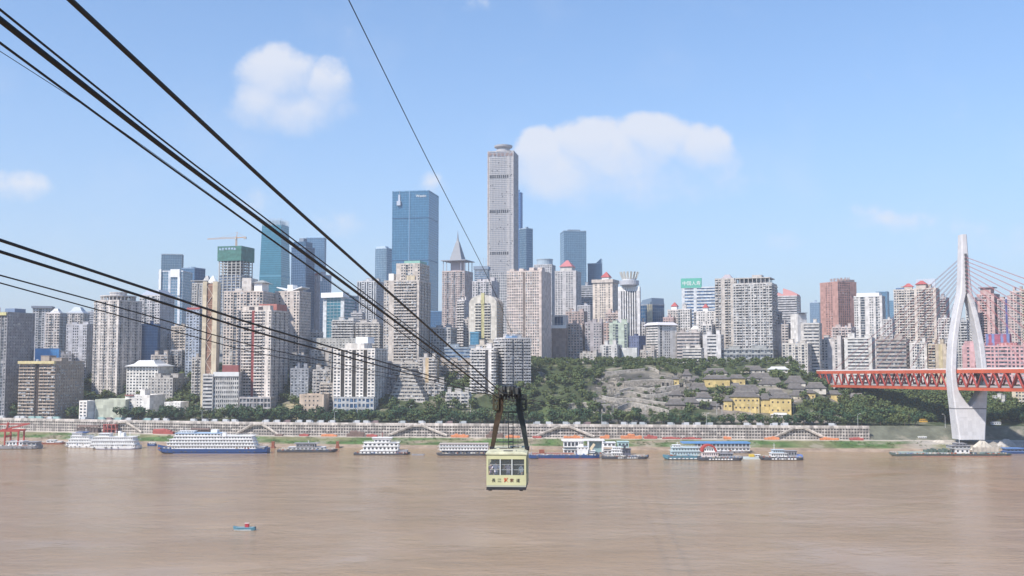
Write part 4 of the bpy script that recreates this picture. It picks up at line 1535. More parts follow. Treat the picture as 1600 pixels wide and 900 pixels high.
for i in range(9): fr.box(-w * .14 + i * w * .08, -w * .13 + i * w * .08, -d * .3, -d * .3 + .3, h, h + 6)
b.part('sign_frame', fr, STEEL, 'stuff'); b.rbox('roof_house', .7, 1.0, .3, .9, h, h + 4, M((.28, .24, .24))); b.done()
b = T(AT, 'white tower with rounded cornice and dark window columns right of the hotel', 1334, 1378, 1383, 463, 1180, (.66, .65, .64), 'wwsddsswwsdws', '*t', roof=0, fin=False, ac=.2)
b.rbox('cornice', .1, .9, -.02, .9, b.h, b.h + 4.5, WHITEP); b.done()
T(GT, 'flat blue glass tower behind the white corniced tower', 1368, 1386, 1389, 456, 1950, (.18, .32, .46), '*g', glass=(.12, .27, .42), roof=0, fh=4)
T(GT, 'lower blue glass tower right of the flat blue tower', 1386, 1396, 1398, 470, 2050, (.24, .38, .52), '*g', glass=(.16, .32, .46), roof=0, fh=4)
b = T(AT, 'cream tower with blue roof shed left of the pavilion-topped tower', 1396, 1429, 1431, 453, 1165, (.60, .56, .52), 'wwbbwwbb', '*w', roof=1, fin=False, ac=.3)
b.rbox('blue_shed', .1, .5, .2, .7, b.h, b.h + 3, M((.10, .16, .28)))
b.pyramid('red_pavilion_roof', .42, .95, .2, .8, b.h + 4, b.h + 8, RED, top=.2); b.rbox('pavilion', .48, .88, .25, .75, b.h, b.h + 4, wall_mat((.55, .5, .46))); b.done()
b = T(AT, 'broad cream tower with red pavilion roof left of the white bridge pylon', 1428, 1462, 1468, 451, 1150, (.60, .545, .50), 'swbbdbbws', '*w', roof=1, fin=False, ac=.35)
b.rbox('pavilion', .05, .5, .25, .75, b.h, b.h + 6, wall_mat((.55, .5, .46))); b.pyramid('red_pavilion_roof', 0, .55, .2, .8, b.h + 6, b.h + 10.5, RED, top=.2)
b.rbox('glass_screen', -.05, .85, .8, .84, b.h, b.h + 13, M((.42, .48, .55), .4)); b.done()
T(AT, 'grey tower with dark balconies behind the left bridge stays', 1464, 1478, 1483, 466, 1210, (.46, .46, .48), 'bbb', '*t', roof=1)
T(BLK, 'white slab with strip balconies below the pink-brown hotel', 1319, 1362, 1367, 529, 1095, (.64, .64, .63), 'shhhhhhs', '*t', roof=2, fh=3.6, ac=.1)
T(BLK, 'small white old block left of the strip-balcony slab', 1283, 1314, 1320, 531, 1112, (.58, .56, .56), 'wwssws', roof=2, ac=.3)
T('parking_deck', 'long grey-brown parking deck with open storeys', 1368, 1416, 1421, 531, 1065, (.40, .365, .345), '*h', roof=2, fh=4, ac=0)
T(BLK, 'white balconied block right of the parking deck', 1421, 1448, 1451, 537, 1055, (.64, .62, .60), 'swwdwws', roof=2, ac=.3)
T(BLK, 'tan and dark-windowed block next to the left leg of the pylon', 1450, 1478, 1484, 539, 1040, (.52, .45, .36), 'bbscs', trim=(.55, .47, .30), roof=2, ac=.3)
T(AT, 'white balconied tower seen just left of the pylon', 1466, 1484, 1490, 498, 1120, (.62, .60, .59), '*wb', roof=1)
T(AT, 'grey tower with blue cap seen through the eye of the pylon', 1496, 1511, 1514, 502, 1120, (.48, .49, .50), 'wbb', roof=1)
T(AT, 'tall white tower seen between the legs of the pylon', 1508, 1523, 1527, 466, 1160, (.60, .60, .60), '*wt', roof=1)
b = T(AT, 'pink tower with columned roof pavilion right of the pylon', 1526, 1553, 1562, 460, 1170, (.55, .40, .39), 'swbbsws', '*w', roof=0, fin=False, ac=.3)
b.rbox('pavilion', .15, .75, .2, .8, b.h, b.h + 8, wall_mat((.50, .36, .35))); b.rbox('pavilion_roof', .05, .9, .1, .9, b.h + 8, b.h + 9.2, M((.25, .20, .22)))
b.rbox('round_tank', -.05, .35, -.05, .3, b.h - 6, b.h - 2, M((.26, .25, .26), .6)); b.done()
T(AT, 'pinkish tower with blue vertical slot right of the pavilion-topped tower', 1558, 1580, 1586, 468, 1160, (.54, .44, .44), 'wdwwcww', trim=(.08, .10, .28), roof=2, ac=.3)
T(AT, 'pale pink tower with white roof block near the right edge', 1578, 1598, 1603, 456, 1150, (.60, .50, .48), '*wwd', roof=2, ac=.2)
T(AT, 'cream ridged tower cut off by the right edge of the frame', 1596, 1625, 1632, 452, 1130, (.60, .54, .44), '*bw', roof=1)
b = T('hospital_building', 'long pink institutional building behind the bridge deck', 1503, 1640, 1648, 541, 1020, (.60, .38, .40), 'swsws' + 'hhwwhhwwwwhhwwww', '*w', roof=3, fin=False, ac=.1, fh=4, glass=DARK)
sg = MB(); glyphs(sg, -b.w * .2, b.h + 1.2, 2.6, 8, -b.d * .49, random.Random(8), 1.4); b.part('sign_characters', sg, RED)
b.rbox('upper_block', .03, .17, .02, .6, b.h, b.h + 6, wall_mat((.58, .37, .39))); b.rbox('sign_block', .3, .62, .02, .5, b.h, b.h + 1.2, wall_mat((.58, .37, .39))); b.done()
T('rooftop_sheds', 'row of blue and red rooftop sheds above the pink building', 1540, 1577, 1580, 523, 1075, (.18, .24, .45), 'scsccscs', trim=(.38, .12, .18), roof=0, ac=0)
T(BLK, 'cream block under the bridge deck at the right edge', 1581, 1606, 1612, 612, 958, (.58, .53, .42), 'swwww', '*w', roof=0, ac=.3)
T('village_house', 'cluster of grey-roofed white houses under the bridge right of the pylon', 1546, 1570, 1577, 626, 965, (.56, .56, .55), '*tw', roof=3)

# ---- centre foreground terraces
T(BLK, 'lower white slab of stacked balconies with one dark slot behind the cable car', 736, 772, 778, 546, 985, (.70, .69, .68), 'bbbbbxsb', '*b', roof=2, ac=.3, trim=(.07, .07, .08), mk=dict(bd=1.4))
b = T(BLK, 'taller shaded slab of stacked balconies with blue awning behind the cable car', 773, 789, 829, 529, 990, (.62, .62, .63), 'bbb', 'bbbdbbbdbbb', roof=0, fin=False, ac=.3, mk=dict(bd=1.4), dmax=60)
b.rbox('blue_awning', .3, .95, .3, .5, b.h + .3, b.h + 2, M((.08, .30, .62), .5)); b.roofbits(3); b.done()
T('office_block', 'stepped blue-grey office block left of the cream arched tower', 694, 745, 752, 544, 1060, (.30, .36, .43), '*h', glass=BLUEW, roof=2, fh=3.8, ac=.05)
T('glass_annex', 'sloping blue glass annex at the foot of the cream arched tower', 734, 748, 752, 520, 1078, (.16, .36, .52), '*g', glass=(.10, .32, .50), roof=0, ac=0)
T(BLK, 'grey gridded apartment block under the white balconied tower', 673, 704, 714, 513, 1085, (.50, .50, .51), '*W', roof=2)
T(BLK, 'old beige terrace of flats below the blue-grey office block', 682, 736, 740, 565, 1020, (.46, .42, .38), '*bh', roof=3, ac=.4)
T(BLK, 'white-topped block with cream column left of the beige terrace', 655, 680, 688, 560, 1000, (.52, .50, .48), 'bscbb', trim=(.58, .46, .30), roof=2, ac=.3)
# stepped hillside flats
b = Bld('stepped_flats', 'grey stepped hillside flats in receding terraces beside the white four-strip tower', 600, 672, 700, 640, 965, (.50, .485, .46), ac=.2)
w, d = b.w, b.d
for i in range(12):
    z0 = 0 if i == 0 else b.zpx(640) + (i - 1) * 3.4
    z1 = b.zpx(640) + i * 3.4
    xa, xb = -w / 2 + w * .022 * i, w / 2 - w * .052 * i
    b.block(xa, xb, -d / 2 + d * .035 * i, d / 2 - 1.5 * i * .2, z0, z1, '*b', '*b', fh=3.4, bw=4.2, bd=.9)
b.done()
T(BLK, 'plain dark-sided block behind the stepped flats', 586, 604, 612, 566, 1000, (.46, .45, .47), '*wd', roof=1)
T('terrace_houses', 'low white terrace houses at the foot of the stepped flats', 697, 732, 736, 615, 962, (.58, .57, .55), '*bw', roof=3, ac=.2)
T('row_houses', 'grey row houses with blue shadows left of the low white terrace', 664, 694, 699, 600, 985, (.48, .46, .44), '*wb', roof=2, ac=.3)
# fillers that close the lower skyline
T(BLK, 'dull grey block between the brown-grey block and the lilac tower', 92, 112, 116, 555, 1060, (.42, .42, .45), '*w', roof=2)
T(BLK, 'low beige flats behind the white hipped-roof school', 236, 262, 268, 556, 1060, (.52, .48, .45), '*wb', roof=2, ac=.3)
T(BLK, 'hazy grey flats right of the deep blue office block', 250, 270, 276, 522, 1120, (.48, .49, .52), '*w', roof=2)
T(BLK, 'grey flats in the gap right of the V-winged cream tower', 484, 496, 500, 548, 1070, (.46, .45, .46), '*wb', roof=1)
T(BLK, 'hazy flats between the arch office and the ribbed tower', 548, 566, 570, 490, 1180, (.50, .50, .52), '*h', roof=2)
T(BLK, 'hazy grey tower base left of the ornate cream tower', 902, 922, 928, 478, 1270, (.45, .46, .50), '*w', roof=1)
T(BLK, 'brown low block under the red pyramid tower', 884, 912, 918, 488, 1190, (.46, .38, .36), '*w', roof=2)
T(BLK, 'reddish low block right of the curved blue building', 1036, 1052, 1056, 497, 1165, (.50, .38, .37), '*w', roof=1)
T(BLK, 'pale mid-rise flats left of the elevator tower foot', 300, 314, 318, 560, 1010, (.54, .52, .50), '*wb', roof=1, ac=.3)
T(BLK, 'grey flats peering over the white school roof', 262, 284, 290, 548, 1085, (.50, .49, .50), '*wd', roof=2, ac=.3)
T(BLK, 'white mid-rise behind the slate grey block', 452, 476, 482, 556, 1040, (.60, .58, .56), '*wb', roof=2, ac=.35)
T(BLK, 'beige tiered flats above the cottage and hall', 500, 520, 524, 600, 970, (.52, .48, .43), '*bh', roof=1, ac=.3)
T(BLK, 'dark grey flats right of the white four-strip tower', 604, 618, 622, 590, 995, (.40, .39, .40), '*wd', roof=1, ac=.3)
T(BLK, 'cream flats under the cream arched tower', 744, 772, 780, 540, 1050, (.58, .54, .48), '*wb', roof=2, ac=.3)
T(BLK, 'tall thin grey flats between pyramid tower and cream arched tower', 724, 736, 740, 500, 1120, (.50, .48, .48), '*w', roof=1, ac=.2)
T(BLK, 'pinkish mid-rise behind the pale green block', 946, 966, 972, 490, 1165, (.54, .45, .43), '*wb', roof=2, ac=.2)
T(BLK, 'grey mid-rise left of the institutional building', 994, 1008, 1012, 505, 1150, (.48, .48, .50), '*w', roof=1, ac=.2)
T(BLK, 'white mid-rise between banded office and broad balconied tower', 1094, 1112, 1118, 508, 1140, (.62, .61, .60), '*wd', roof=2, ac=.2)
T(BLK, 'brownish flats right of the broad balconied tower', 1206, 1218, 1222, 488, 1150, (.50, .46, .44), '*wb', roof=1, ac=.3)
T(BLK, 'low pale shops below the white lift tower', 1222, 1262, 1268, 538, 1078, (.58, .56, .53), '*Wt', roof=2, ac=.2)
T(BLK, 'low brown-grey shops left of the institutional building foot', 1000, 1022, 1026, 548, 1098, (.46, .43, .41), '*wt', roof=2, ac=.2)
T(BLK, 'white low flats below the red-peaked twin-strip tower', 1066, 1096, 1100, 545, 1092, (.60, .58, .56), '*h', roof=2, ac=.2)
T(BLK, 'grey-pink flats left of the white corniced tower', 1300, 1330, 1337, 512, 1120, (.54, .47, .46), '*wb', roof=2, ac=.3)
T(BLK, 'pale flats between the corniced tower and the blue-shed tower', 1380, 1394, 1398, 500, 1130, (.56, .55, .55), '*w', roof=1, ac=.2)

# ------------------------------------------------------------------ cable-stayed bridge
def make_bridge():
    O = Vector((374.5, 836.0, 6.5))
    root = tag(empty('bridge', O), 'cable-stayed bridge with white needle-eye pylon and red-orange truss deck', 'bridge')
    PW = wall_mat((.62, .63, .665), .07)
    RO = M((.50, .105, .05), .6, var=.16, scale=.1)
    RD = M((.36, .06, .05), .6, var=.1, scale=.1)

    def zp(py):
        return at(1510, py, O.y).z - O.z
    outer = [(683, 10.6), (660, 11.9), (638, 13.0), (609, 14.5), (580, 15.0), (543, 13.6), (523, 12.0), (502, 10.0), (486, 8.3), (470, 6.3), (455, 4.6), (430, 3.7), (400, 2.9), (367, 2.1)]
    inner = [(636, .0), (628, 3.4), (620, 6.3), (609, 9.2), (595, 10.2), (580, 10.5), (543, 9.1), (523, 7.6), (502, 5.7), (486, 3.9), (470, 1.8), (458, .0)]
    depth = [(683, 15), (638, 12.5), (580, 11), (455, 10), (367, 8)]

    def ip(tab, py):
        for (a, b) in zip(tab, tab[1:]):
            if a[0] >= py >= b[0]:
                k = (a[0] - py) / (a[0] - b[0])
                return a[1] + (b[1] - a[1]) * k
        return tab[0][1] if py > tab[0][0] else tab[-1][1]

    def rect(xa, xb, dd, z):
        c = min(.9, abs(xb - xa) * .15)
        return [(xa + c, -dd / 2, z), (xb - c, -dd / 2, z), (xb, -dd / 2 + c, z), (xb, dd / 2 - c, z), (xb - c, dd / 2, z), (xa + c, dd / 2, z), (xa, dd / 2 - c, z), (xa, -dd / 2 + c, z)]
    py_o = lambda py: ip(outer, py)
    mb = MB()
    mb.loft([rect(-py_o(p), py_o(p), ip(depth, p), zp(p)) for p in (686, 675, 660, 648, 636)])
    mb.build('pylon_base', PW, root)
    for s in (-1, 1):
        rings = []
        for i in range(23):
            p = 636 - (636 - 458) * i / 22
            a, b = py_o(p), ip(inner, p)
            if a - b < .5: b = a - .5
            xa, xb = (-a, -b) if s < 0 else (b, a)
            rings.append(rect(xa, xb, ip(depth, p), zp(p)))
        mb = MB(); mb.loft(rings); mb.build('pylon_leg', PW, root)
    mb = MB()
    mb.loft([rect(-py_o(p), py_o(p), ip(depth, p), zp(p)) for p in (458, 445, 430, 415, 400, 384, 367)])
    mb.build('pylon_shaft', PW, root)
    mb = MB(); p = 638
    mb.loft([rect(-py_o(p) - .05, py_o(p) + .05, ip(depth, p) + .1, zp(p) - .4), rect(-py_o(p) - .05, py_o(p) + .05, ip(depth, p) + .1, zp(p) + .4)])
    mb.build('dark_joint', M((.16, .16, .17)), root)
    for i in range(10):
        mb = MB(); z = zp(455 - i * 6.2)
        for sy in (-1, 1):
            mb.box(-.9, .9, sy * 5.2 - .5, sy * 5.2 + .5, z - 1, z + 1)
        mb.build('anchor_box', M((.10, .10, .11)), root)
    # deck
    dx = lambda Y: .154 * (836 - Y)
    dz = lambda Y: 61.4 + (1080 - Y) / 318 * 5.4 - O.z
    ys = [1086 - 14.0 * i for i in range(42)]
    H, hw = 15.4, 10.0
    P = lambda Y, sx, dzv: Vector((dx(Y) + sx * hw, Y - O.y, dz(Y) + dzv))
    for s in (-1, 1):
        up, lo, rail, low_rail = MB(), MB(), MB(), MB()
        for a, b in zip(ys, ys[1:]):
            up.bar(P(a, s, -1.3), P(b, s, -1.3), 1.2, 2.9)
            lo.bar(P(a, s, -H), P(b, s, -H), 1.2, 2.4)
            rail.bar(P(a, s, .75), P(b, s, .75), .3, 1.1)
            low_rail.bar(P(a, s * .9, -H + 2.2), P(b, s * .9, -H + 2.2), .3, 1.5)
        up.build('upper_chord', RO, root); lo.build('lower_chord', RO, root)
        rail.build('parapet', M((.66, .64, .63), .7), root); low_rail.build('lower_barrier', M((.36, .36, .36), .7), root)
        for i, (a, b) in enumerate(zip(ys, ys[1:])):
            m_ = (a + b) / 2
            for (p, q) in ((P(a, s, -H + 1), P(m_, s, -2.6)), (P(m_, s, -2.6), P(b, s, -H + 1))):
                mb = MB(); mb.bar(p, q, .9, 1.15, up=(1, 0, 0)); mb.build('diagonal', RD, root)
    road, low = MB(), MB()
    for a, b in zip(ys, ys[1:]):
        for mbb, zz in ((road, -.2), (low, -H + .6)):
            mbb.loft([[P(a, -1, zz), P(a, 1, zz), P(a, 1, zz - .8), P(a, -1, zz - .8)], [P(b, -1, zz), P(b, 1, zz), P(b, 1, zz - .8), P(b, -1, zz - .8)]])
    road.build('upper_deck', M((.14, .14, .145), .9), root); low.build('lower_deck', M((.30, .29, .29), .9), root)
    # stays, in one central plane
    ST_ = M((.36, .12, .12), .5)
    for i in range(9):
        zt = zp(402 + i * 6.0)
        for (Yb) in (1070 - i * 21.0, 560 + i * 25.0):
            y0 = 3.5 if Yb > 836 else -3.5
            for sx in (-.5, .5):
                mb = MB(); mb.tube([(sx, y0, zt), (dx(Yb) + sx, Yb - O.y, dz(Yb))], .125, 6); mb.build('stay_cable', ST_, root)
    for Y in range(1070, 560, -34):
        mb = MB(); p = P(Y, -.96, 0); mb.tube([p, p + Vector((0, 0, 9)), p + Vector((1.8, 0, 10))], [.14, .1, .08], 5)
        mb.box(p.x + 1.2, p.x + 2.6, p.y - .2, p.y + .2, p.z + 9.9, p.z + 10.15); mb.build('lamp_post', STEEL, root)
    # approach span behind the truss
    mb = MB()
    A = [(1278, 574, 1185), (1296, 578, 1150)]
    mb.bar(P(1086, 0, -1), P(1170, -1.2, 1), 18, 2.2); mb.build('approach_span', M((.52, .52, .52), .8), root)


make_bridge()


# ------------------------------------------------------------------ boats
class Ship:
    """everything is given in image pixels and turned to metres at the boat's own distance on the water"""
    def __init__(s, name, label, x0, x1, yw, hull, hull_top, beam=9.0, bow='L', cat='boat', group=None, rake=.16, sheer=1.2, stern=.75, keel=None, yaw=0.0):
        p = on_level((x0 + x1) / 2, yw, 0.0)
        s.s = p.y / F * (CT + (0 - CAMZ) / p.y * ST)
        s.mid, s.yw = (x0 + x1) / 2, yw
        s.root = tag(empty(name, (p.x, p.y + beam / 2, 0), yaw), label, cat, group)
        s.beam = beam
        L = (x1 - x0) * s.s
        s.L = L
        ht = max(.5, (yw - hull_top) * s.s)
        sg = -1 if bow == 'L' else 1
        rings = []
        N = 18
        for i in range(N + 1):
            k = i / N                      # 0 stern .. 1 bow
            x = sg * (-L / 2 + L * k)
            if k > 1 - rake:
                q = (k - (1 - rake)) / rake
                hwid = beam / 2 * math.sqrt(max(.0, 1 - q ** 1.8)) + .05
                z1 = ht + sheer * q * q
                zk = -.8 + (ht + .6) * q ** 2.2 * .8
            elif k < .1:
                q = 1 - k / .1
                hwid = beam / 2 * (1 - (1 - stern) * q)
                z1, zk = ht + .25 * q, -.8 + .6 * q
            else:
                hwid, z1, zk = beam / 2, ht, -.8
            zk = min(zk, z1 - .3)
            rings.append([(x, -hwid, z1), (x, -hwid * .96, zk + (z1 - zk) * .35), (x, -hwid * .55, zk), (x, hwid * .55, zk), (x, hwid * .96, zk + (z1 - zk) * .35), (x, hwid, z1)])
        mb = MB(); mb.loft(rings)
        mb.build('hull', hull, s.root)
        s.ht = ht
        if keel:
            mb = MB()
            mb.loft([[(x, y * 1.012, min(z, .35)) for (x, y, z) in ((r[1][0], r[1][1], -.4), (r[1][0], r[1][1] * 1.0, .32), (r[4][0], r[4][1], .32), (r[4][0], r[4][1], -.4))] for r in rings[:-3]])
            mb.build('waterline_band', keel, s.root)
        s.win = MB()

    def X(s, px): return (px - s.mid) * s.s
    def Z(s, py): return (s.yw - py) * s.s

    def house(s, xa, xb, yb, yt, mat, n=0, bw=.86, name='deckhouse', roof=None, wy_=(.35, .75), ww=.6):
        x0, x1, z0, z1 = s.X(xa), s.X(xb), s.Z(yb), s.Z(yt)
        hb = s.beam / 2 * bw
        mb = MB(); mb.box(x0, x1, -hb, hb, z0, z1 - .12)
        o = mb.build(name, mat, s.root)
        rf = MB(); rf.box(x0 - .5, x1 + .5, -hb - .5, hb + .5, z1 - .12, z1 + .1); rf.build('deck_edge', roof or mat, s.root)
        for i in range(n):
            c0 = x0 + (x1 - x0) * (i + .5 - ww / 2) / n
            c1 = x0 + (x1 - x0) * (i + .5 + ww / 2) / n
            zz0, zz1 = z0 + (z1 - z0) * wy_[0], z0 + (z1 - z0) * wy_[1]
            for sy in (-1, 1):
                s.win.box(c0, c1, sy * hb - .06, sy * hb + .06, zz0, zz1)
        return o

    def rail(s, xa, xb, yb, mat, bw=.97, h=1.0):
        x0, x1, z = s.X(xa), s.X(xb), s.Z(yb)
        hb = s.beam / 2 * bw
        mb = MB()
        for sy in (-1, 1):
            for k in (.5, 1.0):
                mb.box(x0, x1, sy * hb - .05, sy * hb + .05, z + h * k - .05, z + h * k + .05)
            n = max(2, int((x1 - x0) / 2.2))
            for i in range(n + 1):
                x = x0 + (x1 - x0) * i / n
                mb.box(x - .05, x + .05, sy * hb - .05, sy * hb + .05, z, z + h)
        mb.build('railing', mat, s.root)

    def mast(s, px, yb, yt, mat=None, cross=True):
        mb = MB(); x, z0, z1 = s.X(px), s.Z(yb), s.Z(yt)
        mb.tube([(x, 0, z0), (x, 0, z1)], [.2, .08], 6)
        if cross: mb.box(x - 1.0, x + 1.0, -.1, .1, z0 + (z1 - z0) * .65, z0 + (z1 - z0) * .65 + .15)
        mb.build('mast', mat or WHITEP, s.root)

    def funnel(s, px, yb, yt, mat, r=1.1):
        mb = MB(); mb.lathe([(r, s.Z(yb)), (r * .9, s.Z(yt)), (r * .95, s.Z(yt) + .2)], 12, s.X(px), 0, sx=1.3); mb.build('funnel', mat, s.root)

    def box(s, name, xa, xb, yb, yt, mat, y0=-.4, y1=.4):
        mb = MB(); mb.box(s.X(xa), s.X(xb), y0 * s.beam, y1 * s.beam, s.Z(yb), s.Z(yt)); return mb.build(name, mat, s.root)

    def done(s):
        if s.win.v: s.win.build('windows', M((.05, .06, .075), .2), s.root, 'stuff')
        rg = random.Random(int(s.mid * 3))
        if s.L > 25:                                  # gear, tyres and crates about the deck edge
            mats = [M((.30, .10, .06), .8), M((.10, .10, .11), .8), M((.52, .50, .46), .7), M((.10, .16, .28), .7), M((.36, .30, .22), .8)]
            g = MB()
            for i in range(int(s.L * .9)):
                x = rg.uniform(-.46, .46) * s.L
                y = -s.beam * rg.uniform(.38, .47)
                w_, h_ = rg.uniform(.25, .9), rg.uniform(.3, 1.3)
                g.box(x - w_, x + w_, y - .3, y + .3, s.ht - .1, s.ht + h_, rg.randrange(5))
            for i in range(int(s.L / 5)):
                x = rg.uniform(-.42, .42) * s.L
                g.box(x - .4, x + .4, -s.beam / 2 - .18, -s.beam / 2 + .1, s.ht * .35, s.ht * .35 + .8, 1)
            g.build('deck_gear', mats, s.root, 'stuff')


SW = M((.74, .74, .735), .5, var=.16, scale=.4)
SBLUE = M((.022, .065, .20), .5, var=.1, scale=.3)
SDARK = M((.06, .065, .08), .6, var=.2, scale=.4)
SGREY = M((.26, .26, .28), .7, var=.2, scale=.4)
SRUST = M((.26, .085, .05), .8, var=.3, scale=.6)
STEAL = M((.08, .19, .25), .55, var=.1)
SRED = M((.36, .055, .045), .55, var=.1)
SKEEL = M((.33, .12, .11), .7, var=.15)
RAILC = M((.70, .71, .71), .5)
ORANGE = M((.58, .17, .05), .7, var=.12)


def boats():
    # red gantry on a pontoon, left edge
    s = Ship('crane_pontoon', 'red steel gantry crane standing on a cluttered grey pontoon at the left edge', -14, 58, 702, SGREY, 697, 12, sheer=.1, rake=.05)
    s.house(8, 34, 697, 690, SW, 5); s.house(34, 55, 697, 691, SGREY, 3)
    for px in (6, 27):
        s.box('gantry_leg', px - 1, px + 1, 698, 672, SRED, -.45, -.35); s.box('gantry_leg', px - 1, px + 1, 698, 672, SRED, .35, .45)
    s.box('gantry_beam', -8, 29, 675, 672, SRED, -.46, -.34); s.box('gantry_beam', -8, 29, 675, 672, SRED, .34, .46); s.box('gantry_beam', 4, 8, 684, 681, SRED, -.4, .4)
    mb = MB(); mb.bar((s.X(2), 0, s.Z(672)), (s.X(38), 0, s.Z(663)), 1.2, 1.2); mb.bar((s.X(-12), 0, s.Z(664)), (s.X(40), 0, s.Z(663)), .7, .8); mb.build('jib', SRED, s.root)
    mb = MB(); mb.bar((s.X(4), 0, s.Z(672)), (s.X(6), 0, s.Z(661)), 1.2, 1.2); mb.build('crane_mast', SRED, s.root)
    s.rail(8, 56, 697, RAILC); s.done()
    s = Ship('work_float', 'low white and red work float between gantry pontoon and cruise ship', 58, 98, 694, SRUST, 692, 7, sheer=.1, rake=.08)
    s.house(72, 84, 692, 688, SW, 2); s.house(86, 94, 692, 690, SW, 2); s.rail(60, 96, 692, RAILC); s.done()
    # pair of white cruise ships
    s = Ship('cruise_ship', 'white three-deck cruise ship with blue stern moored behind the raked-bow one', 138, 214, 702, SW, 697, 13, bow='L', keel=SBLUE)
    for i, (xa, xb) in enumerate(((140, 210), (142, 208), (144, 206))):
        s.house(xa, xb, 700 - i * 5.6, 694.6 - i * 5.6, SW, 20 - i, .95 - .03 * i, ww=.42, wy_=(.4, .72))
        s.rail(xa - 2, xb + 3, 694.6 - i * 5.6, RAILC)
    s.house(152, 168, 683, 678, SW, 5, .6, 'pilothouse'); s.funnel(182, 683, 675, SW, 1.2); s.mast(176, 683, 671); s.box('roof_tank', 186, 190, 683, 677, SW, -.2, .2); s.mast(198, 683, 674); s.done()
    s = Ship('cruise_ship', 'white cruise ship with stepped raked bow decks and small blue roof', 97, 160, 700, SW, 696, 12, bow='L', sheer=1.0, rake=.25)
    for i, (xa, xb) in enumerate(((103, 158), (106, 150), (109, 138), (111, 126))):
        s.house(xa, xb, 696 - i * 4.8, 691.4 - i * 4.8, SW, 14 - i * 3, .95 - .05 * i, ww=.42, wy_=(.4, .72))
        s.rail(xa - 3, xb + 2, 691.4 - i * 4.8, RAILC)
    s.box('blue_roof', 116, 133, 677, 675.6, SBLUE, -.35, .35); s.mast(129, 677, 670); s.done()
    # blue hulled cruise ship
    s = Ship('cruise_ship', 'large cruise ship with royal blue hull and four rows of dark cabin windows', 241, 416, 709, SBLUE, 701.5, 15, bow='L', sheer=3.0, rake=.12, keel=M((.10, .14, .30), .6))
    for i, (xa, xb) in enumerate(((268, 398), (260, 396), (264, 394), (270, 392))):
        s.house(xa, xb, 701.5 - i * 4.9, 696.8 - i * 4.9, SW, 30 - i, .97 - .03 * i)
        s.rail(xa - 3, xb + 3, 696.8 - i * 4.9, RAILC, h=.9)
    s.house(272, 343, 682, 677.5, SW, 14, .8, 'sun_deck', roof=M((.35, .50, .68), .6)); s.house(276, 300, 677, 674.5, SW, 6, .5, 'pilothouse')
    s.box('white_box', 326, 336, 677, 672.5, SW, -.2, .2); s.mast(285, 674, 669); s.box('lower_stern_deck', 396, 412, 702, 699, SGREY, -.42, .42); s.rail(396, 413, 699, RAILC)
    s.box('stern_davit', 346, 352, 682, 676, SW, -.4, -.3); s.done()
    s = Ship('motor_boat', 'small blue motor boat at the bow of the blue-hulled cruise ship', 229, 243, 697, SBLUE, 694, 4, cat='boat'); s.house(233, 241, 694, 691.5, SW, 2); s.done()
    s = Ship('work_barge', 'grey work barge with open cabins right of the blue-hulled cruise ship', 432, 526, 707, SDARK, 703.5, 10, bow='R', sheer=.8)
    s.house(450, 506, 703, 699, M((.52, .52, .54), .7), 9, .85, ww=.55, wy_=(.1, .8)); s.house(462, 488, 698, 694.5, SGREY, 5, .7); s.box('canopy', 458, 496, 693.5, 692.8, SGREY); s.mast(480, 693, 689); s.rail(436, 520, 703, RAILC)
    s.box('canopy_post', 462, 463, 699, 693, SGREY); s.box('canopy_post', 490, 491, 699, 693, SGREY); s.done()
    for px, lb in ((426, 'left'), (527, 'right')):
        s = Ship('mooring_dolphin', 'rust-orange mooring post at the %s end of the grey work barge' % lb, px - 3.5, px + 3.5, 700, SRUST, 698, 3, sheer=0, rake=.1, cat='post'); s.box('post', px - 2, px + 2, 699, 690.5, SRUST, -.4, .4); s.box('cap', px - 2.6, px + 2.6, 690.6, 690, SRUST); s.done()
    # white three-decker
    s = Ship('passenger_boat', 'bright white three-deck pushboat with square windows', 552, 640, 711, SDARK, 708.5, 10, bow='R', sheer=.8)
    s.house(563, 618, 710, 704.5, SW, 9, .97, ww=.35); s.house(567, 622, 704, 698, SW, 9, .92, ww=.5, wy_=(.3, .8)); s.house(568, 622, 697.6, 692.5, SW, 8, .86, ww=.5, wy_=(.3, .8)); s.house(584, 608, 692, 687, SW, 4, .7, 'pilothouse', ww=.5)
    s.house(581, 611, 687, 684.5, SW, 0, .8, 'top_deck'); s.rail(565, 624, 698, RAILC); s.rail(566, 624, 692.4, RAILC); s.mast(596, 684, 676, SRED); s.box('bow_ramp', 618, 636, 708, 704, SGREY); s.done()
    s = Ship('skiff', 'small grey skiff lying right of the white three-deck pushboat', 643, 663, 711.5, SGREY, 709.8, 2.6, sheer=.3); s.box('thwart', 650, 652, 710, 709.5, SGREY); s.done()
    # passenger pontoon
    s = Ship('passenger_pontoon', 'long white two-storey landing pontoon left of the cable car', 681, 762, 712, SDARK, 709, 12, sheer=.2, rake=.05)
    s.house(690, 762, 709, 704.5, M((.20, .22, .27), .6), 12, .8, ww=.5, wy_=(.1, .8)); s.house(687, 762, 704, 699, SW, 16, .98, ww=.45); s.house(687, 762, 698.5, 694, SW, 16, .95, ww=.6, roof=M((.42, .36, .33), .8)); s.rail(684, 762, 698.8, RAILC); s.rail(684, 762, 704, RAILC); s.done()
    # white landing stage behind
    s = Ship('landing_stage', 'white landing stage with tall glazed gate frame behind the blue cargo ship', 878, 986, 711, SGREY, 709, 12, sheer=.1, rake=.04, cat='pier')
    s.house(881, 904, 709, 703, SW, 4, .9, ww=.7, wy_=(.2, .85)); s.house(881, 904, 699, 690, SW, 4, .9, ww=.7, wy_=(.2, .85)); s.house(943, 984, 709, 704, SW, 6, .9, ww=.6); s.house(943, 962, 699, 692, SW, 3, .9); s.house(966, 983, 700, 691, M((.40, .55, .55), .5), 3, .8)
